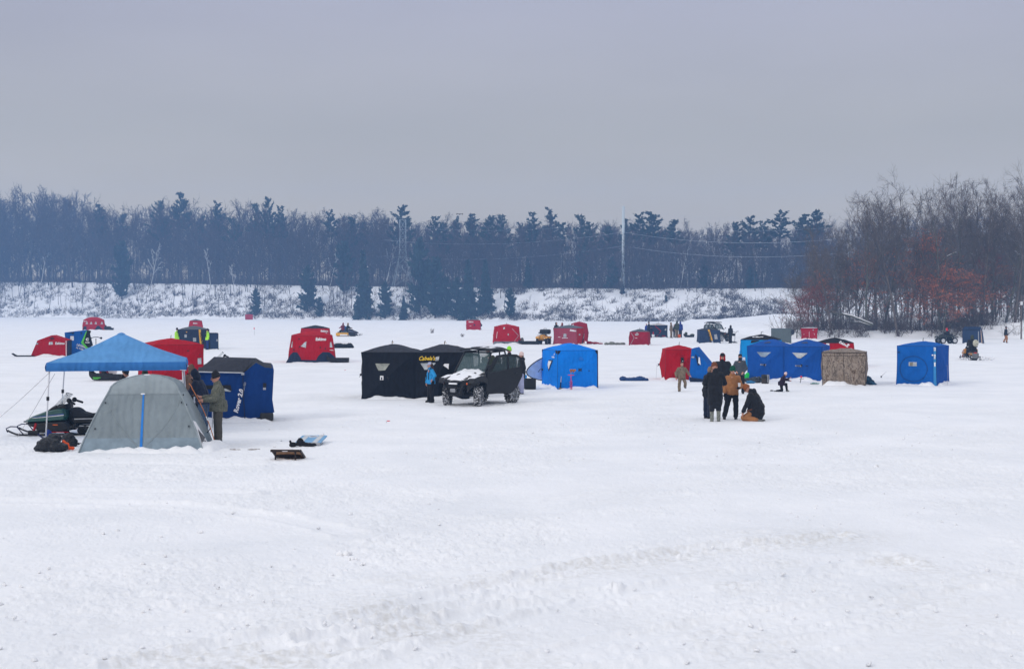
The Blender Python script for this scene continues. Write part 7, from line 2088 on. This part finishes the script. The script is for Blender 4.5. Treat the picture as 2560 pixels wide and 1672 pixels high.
# tools leaning on the bright blue shelter
PINKR = simple('coral_red_auger', (.70, .05, .10), rough=.4)
o, hh = auger('red ice auger with a cordless drill on top, leaning on the bright blue shelter', 1427.5, 974, .62, 0, 0, flight=PINKR)
MB().tube([(-.13, 0, hh), (.13, 0, hh)], .018, 6).build('cross_bar', PINKR, o); MB().tube([(0, 0, hh), (0, 0, hh + .12)], .010, 6).build('drill_shank', METAL, o)
dr = MB(); dr.tube([(-.05, 0, hh + .20), (.20, 0, hh + .20)], .045, 10).box((.10, 0, hh + .17), (.07, .06, .12)).tube([(.0, 0, hh + .10), (.0, 0, hh + .2)], .03, 8); dr.build('drill', simple('orange_black_drill', (.35, .13, .04), var=.9, vscale=30), o)
MB().box((.34, .0, hh + .22), (.05, .04, .14)).box((.42, 0, hh + .22), (.05, .04, .14)).box((.38, 0, hh + .22), (.08, .03, .04)).build('drill_battery', BLACK, o)
o = empty('snow_shovel', G(1402, 973), 0, 'long pale handled shovel leaning on the bright blue shelter', 'shovel'); MB().tube([(0, 0, .28), (.06, .20, 1.10)], .016, 8).build('handle', simple('pale_wood', (.52, .46, .38)), o); MB().tube([(.06, .20, 1.08), (.067, .22, 1.24)], .020, 8).build('grip', BLACK, o); MB().tube([(-.02, 0, .02), (0, 0, .30)], .022, 7).build('socket', NAVYC, o); MB().box((-.02, -.01, .03), (.16, .06, .07), .2).build('blade', simple('grey_blade', (.2, .18, .16)), o, bevel=.02)
# gear by the long blue shelter
o = empty('backpack', G(1913, 959), .2, 'dark upright backpack standing in the snow before the long blue shelter', 'backpack'); MB().prism([(-.17, -.10, 0), (.17, -.10, 0), (.17, .12, 0), (-.17, .12, 0)], (0, 0, .42)).build('bag', simple('dark_pack_cloth', (.03, .033, .034), rough=.8), o, bevel=.06); MB().box((-.10, -.13, .14), (.20, .08, .22)).build('pocket', simple('brown_pocket', (.055, .045, .04), rough=.8), o, bevel=.03); MB().tube([(.05, -.12, .42), (.07, -.15, .25), (.06, -.12, .05)], .018, 6).tube([(.12, -.12, .42), (.13, -.15, .25), (.12, -.12, .05)], .018, 6).build('strap', GREYP, o)
heap('dark rolled gear and bags on the snow left of the upright backpack', 1884, 957, [((-.25, 0, .12), (.20, .15, .12)), ((.05, 0, .14), (.22, .15, .14)), ((.25, 0, .15), (.12, .12, .16)), ((-.05, -.1, .06), (.3, .15, .06))], simple('mixed_dark_gear', (.035, .045, .055), var=.6, vscale=9), 'gear', 'gear_pile', .02)
heap('bright green bag behind the charcoal jacketed person', 1867, 950, [((0, 0, .18), (.12, .1, .14)), ((.03, 0, .28), (.10, .08, .08))], simple('bright_green_cloth', (.01, .48, .08), rough=.6), 'bag', 'gear_bag', .02)
heap('light blue sack lying in front of the dark gear', 1876, 958.5, [((0, 0, .06), (.22, .12, .07))], simple('mid_blue_cloth', (.02, .15, .32), rough=.6), 'sack', 'sack', .02)
o = empty('tip_up', G(2002, 957), 0, 'tip-up fishing rig with a red knob in front of the long blue shelter', 'fishing rig'); MB().tube([(-.03, 0, -.02), (.02, 0, .28)], .016, 6).tube([(-.06, 0, .17), (.14, 0, .19)], .010, 6).build('stand', BLACK, o); MB().ell((.02, 0, .28), .05).build('knob', simple('red_knob', (.7, .02, .04)), o)
o = empty('ice_scoop', G(1929, 978), 0, 'small dark scoop lying on the snow left of the kneeling child', 'scoop'); MB().ell((0, 0, .03), (.07, .05, .03)).build('bowl', BLACK, o); MB().tube([(.05, 0, .03), (.2, 0, .02)], .012, 6).build('handle', BLACK, o)
o = empty('fishing_rod', G(1905, 1052) + Vector((-.5, -.2, .35)), 0, 'thin jigging rod held by the kneeling person with the rust beanie', 'fishing rod'); MB().tube([(.1, 0, .0), (-.25, 0, -.12), (-.42, 0, -.2)], [.008, .005, .003], 5).build('blank', BLACK, o); MB().tube([(.0, 0, -.03), (.16, 0, .02)], .014, 6).build('grip', BRNK, o)
heap('navy and teal gear heap at the right foot of the camouflage blind', 2173, 962, [((-.05, 0, .2), (.16, .15, .2)), ((.08, 0, .12), (.16, .15, .13)), ((.2, -.05, .04), (.14, .1, .05)), ((-.1, 0, .34), (.08, .08, .06))], simple('navy_teal_gear', (.015, .06, .11), var=.9, vscale=7), 'gear', 'gear_pile', .025)
heap('flat pale green mat edge at the left foot of the camouflage blind', 2040, 960, [((0, 0, .03), (.30, .1, .03))], simple('pale_green_mat', (.10, .28, .25)), 'mat', 'mat', .02)
o = empty('fishing_rod', G(2203, 944), 0, 'little fishing rod stuck in the snow left of the blue cube shelter', 'fishing rod'); MB().tube([(0, 0, .03), (.1, 0, .16), (.26, .0, .30)], [.012, .006, .004], 5).build('blank', BLACK, o); MB().ell((0, 0, .05), (.035, .03, .05)).build('reel', BLACK, o)
for i, (px, py, lb) in enumerate(((966, 1056, 'tiny red plastic flag fallen on the empty snow below the black shelter'), (861, 927, 'small red marker lying on the snow below the red shelters'), (636, 838, 'thin red flag on a wire far off on the open ice'))):
    o = empty('flag_marker', G(px, py), i, lb, 'flag'); MB().tube([(0, 0, 0), (.02, 0, .30 if i == 2 else .06)], .008, 5).build('wire', METAL, o); MB().box((.06, 0, .27 if i == 2 else .05), (.12, .02, .08) if i == 2 else (.09, .02, .025)).build('pennant', simple('flag_red', (.7, .03, .05)), o)
    if i == 2: o.scale = (2.2, 2.2, 3.2)
for i, (px, py, lb) in enumerate(((1080, 833, 'taller tuft of dry weeds poking through the open ice'), (1156, 842, 'smaller tuft of dry weeds on the open ice right of the tall tuft'))):
    o = empty('dry_weeds', G(px, py), i, lb, 'weeds'); w_ = MB(); rr = random.Random(i)
    for j in range(14): w_.tube([(rr.uniform(-.2, .2), 0, 0), (rr.uniform(-.3, .3), rr.uniform(-.2, .2), rr.uniform(.2, .75 if i == 0 else .5))], .02, 4)
    w_.build('stems', BRUSHM, o)
# bottom left of the drone in the sky
o = empty('drone', P(1149, 535.5, 120), .15, 'small dark quadcopter drone hovering above the far pines', 'drone')
MB().ell((0, 0, 0), (.11, .09, .035)).ell((.0, 0, -.03), (.06, .06, .03)).build('body', BLACK, o, smooth=True)
for sx in (-1, 1):
    for sy in (-1, 1):
        a_ = MB(); a_.tube([(0, 0, 0), (sx * .24, sy * .16, .02)], .014, 6).tube([(sx * .24, sy * .16, -.05), (sx * .24, sy * .16, .045)], .018, 6); ao = a_.build('arm', BLACK, o)
        MB().box((sx * .24, sy * .16, .05), (.16, .016, .004), .4 * sx).build('propeller', BLACK, ao)

# ------------------------------------------------------------------ snow heaped along skirts and round feet
rg = MB(); rr = random.Random(3)
for a, b, h_, w_ in RIDGE:
    d = (b - a); L = d.length
    n = max(6, int(L / .07))
    perp = Vector((d.y, -d.x, 0)).normalized()
    sd = rr.uniform(0, 100)
    def rid(u, v, a=a, d=d, L=L, h_=h_, w_=w_, perp=perp, sd=sd):
        s_ = u * L; t = v * 2 - 1
        k = .35 + 1.1 * max(0, .5 + .9 * mnoise.noise(Vector((s_ * 1.3, sd, 0)))) + .35 * mnoise.noise(Vector((s_ * 5.0, t * 2, sd)))
        k *= min(1, 8 * u, 8 * (1 - u)) * .8 + .2
        z = 1.35 * h_ * k * max(0, 1 - t * t) ** .8
        wob = .08 * mnoise.noise(Vector((s_ * 1.7, 3, sd)))
        return a + d * u + perp * (t * w_ * (1.1 if t > 0 else .6) + wob) + Vector((0, 0, z - .05 - a.z))
    rg.grid(rid, n, 8)
for i in range(520):                                        # loose crumbs of snow thrown about the camps
    px = rr.uniform(-20, 2580); py = rr.choice([rr.uniform(955, 1150), rr.uniform(1150, 1660)])
    q = G(px, py); s_ = rr.uniform(.008, .030) * (1.0 if rr.random() < .95 else 1.7)
    n0_ = len(rg.v); rg.ell(q + Vector((0, 0, .0)), (s_ * rr.uniform(.9, 1.7), s_ * rr.uniform(.7, 1.2), s_ * rr.uniform(.5, .9)), Matrix.Rotation(rr.uniform(0, 3), 3, 'Z') @ Matrix.Rotation(rr.uniform(-.5, .5), 3, 'X'), 7, 5)
    for k_ in range(n0_, len(rg.v)): rg.v[k_] = tuple(Vector(rg.v[k_]) + Vector((rr.gauss(0, .18), rr.gauss(0, .18), rr.gauss(0, .18))) * s_)
for px, py, s_ in ((860, 1386, .09), (882, 1398, .05), (905, 1410, .04), (1060, 1470, .05), (500, 1330, .04), (2340, 955, .30), (2352, 958, .22), (1118, 1006, .12)):
    q = G(px, py)
    for j in range(9): rg.ell(q + Vector((rr.uniform(-1, 1) * s_, rr.uniform(-.6, .6) * s_, s_ * .15)), [s_ * rr.uniform(.25, .6) for _ in range(3)], None, 8, 6)
o = rg.build('snow_bank', SNOW, smooth=True, recalc=False); tag(o, kind='structure')

# ------------------------------------------------------------------ air, sky, light, camera
hz, nt, b = new_mat('winter_air')
nt.nodes.remove(b)
pv = N(nt, 'ShaderNodeVolumePrincipled')
pv.inputs['Color'].default_value = (0.30, 0.56, 1.0, 1); pv.inputs['Density'].default_value = 0.00064; pv.inputs['Anisotropy'].default_value = 0.0
nt.links.new(pv.outputs[0], nt.nodes['Material Output'].inputs['Volume'])
hb = MB(); hb.box((0, 355, 31), (760, 740, 66))
o = hb.build('haze', hz); tag(o, 'thin blue winter haze over the lake and far wood', 'haze', kind='stuff')

w = bpy.data.worlds.new('World'); scene.world = w; w.use_nodes = True
nt = w.node_tree; bg = nt.nodes['Background']
sky = N(nt, 'ShaderNodeTexSky', sky_type='NISHITA', sun_disc=False, sun_elevation=R(32), sun_rotation=R(205), air_density=1.0, dust_density=4.0, ozone_density=2.0)
tc = nt.nodes.new('ShaderNodeTexCoord'); sx = nt.nodes.new('ShaderNodeSeparateXYZ'); nt.links.new(tc.outputs['Generated'], sx.inputs[0])
cl = N(nt, 'ShaderNodeTexNoise', Scale=2.2, Detail=4.0, Roughness=0.5); mp = nt.nodes.new('ShaderNodeMapping'); mp.inputs['Scale'].default_value = (1, 1, 4)
nt.links.new(tc.outputs['Generated'], mp.inputs[0]); nt.links.new(mp.outputs[0], cl.inputs['Vector'])
# overcast: the cloud deck is brighter overhead than near the horizon
grad = ramp(nt, sx.outputs[2], [(0.0, (0.56, 0.48, 0.38)), (0.07, (0.525, 0.455, 0.355)), (0.12, (0.445, 0.41, 0.365)), (0.23, (0.42, 0.41, 0.49)), (0.55, (0.76, 0.775, 0.84)), (1.0, (1.00, 1.02, 1.08))])
cm = ramp(nt, cl.outputs[0], [(0.32, (0.93, 0.93, 0.935)), (0.68, (1.07, 1.07, 1.065))])
mu = N(nt, 'ShaderNodeMix', data_type='RGBA', blend_type='MULTIPLY'); mu.inputs[0].default_value = 1.0
nt.links.new(grad, mu.inputs[6]); nt.links.new(cm, mu.inputs[7])
mx = N(nt, 'ShaderNodeMix', data_type='RGBA', blend_type='ADD'); mx.inputs[0].default_value = 0.01
nt.links.new(mu.outputs[2], mx.inputs[6]); nt.links.new(sky.outputs[0], mx.inputs[7])
nt.links.new(mx.outputs[2], bg.inputs['Color']); bg.inputs['Strength'].default_value = 1.0
sl_ = bpy.data.lights.new('sun', 'SUN'); sl_.energy = 0.9; sl_.angle = R(11); sl_.color = (1.0, 0.97, 0.93)
so = bpy.data.objects.new('sun', sl_); link(so); so.rotation_euler = (R(62), 0, R(-50))

cd = bpy.data.cameras.new('camera'); cam = bpy.data.objects.new('camera', cd); link(cam)
cam.location = CAM; cam.rotation_euler = (math.pi / 2 - TILT, 0, 0)
cd.sensor_width = 36; cd.lens = F * 36 / 2560; cd.clip_start = 0.5; cd.clip_end = 5000
scene.camera = cam
scene.view_settings.view_transform = 'Standard'; scene.view_settings.look = 'None'
scene.view_settings.exposure = 0; scene.view_settings.gamma = 1
scene.cycles.max_bounces = 6; scene.cycles.diffuse_bounces = 3; scene.cycles.glossy_bounces = 2; scene.cycles.transparent_max_bounces = 8; scene.cycles.transmission_bounces = 3; scene.cycles.volume_bounces = 1
scene.cycles.use_denoising = True
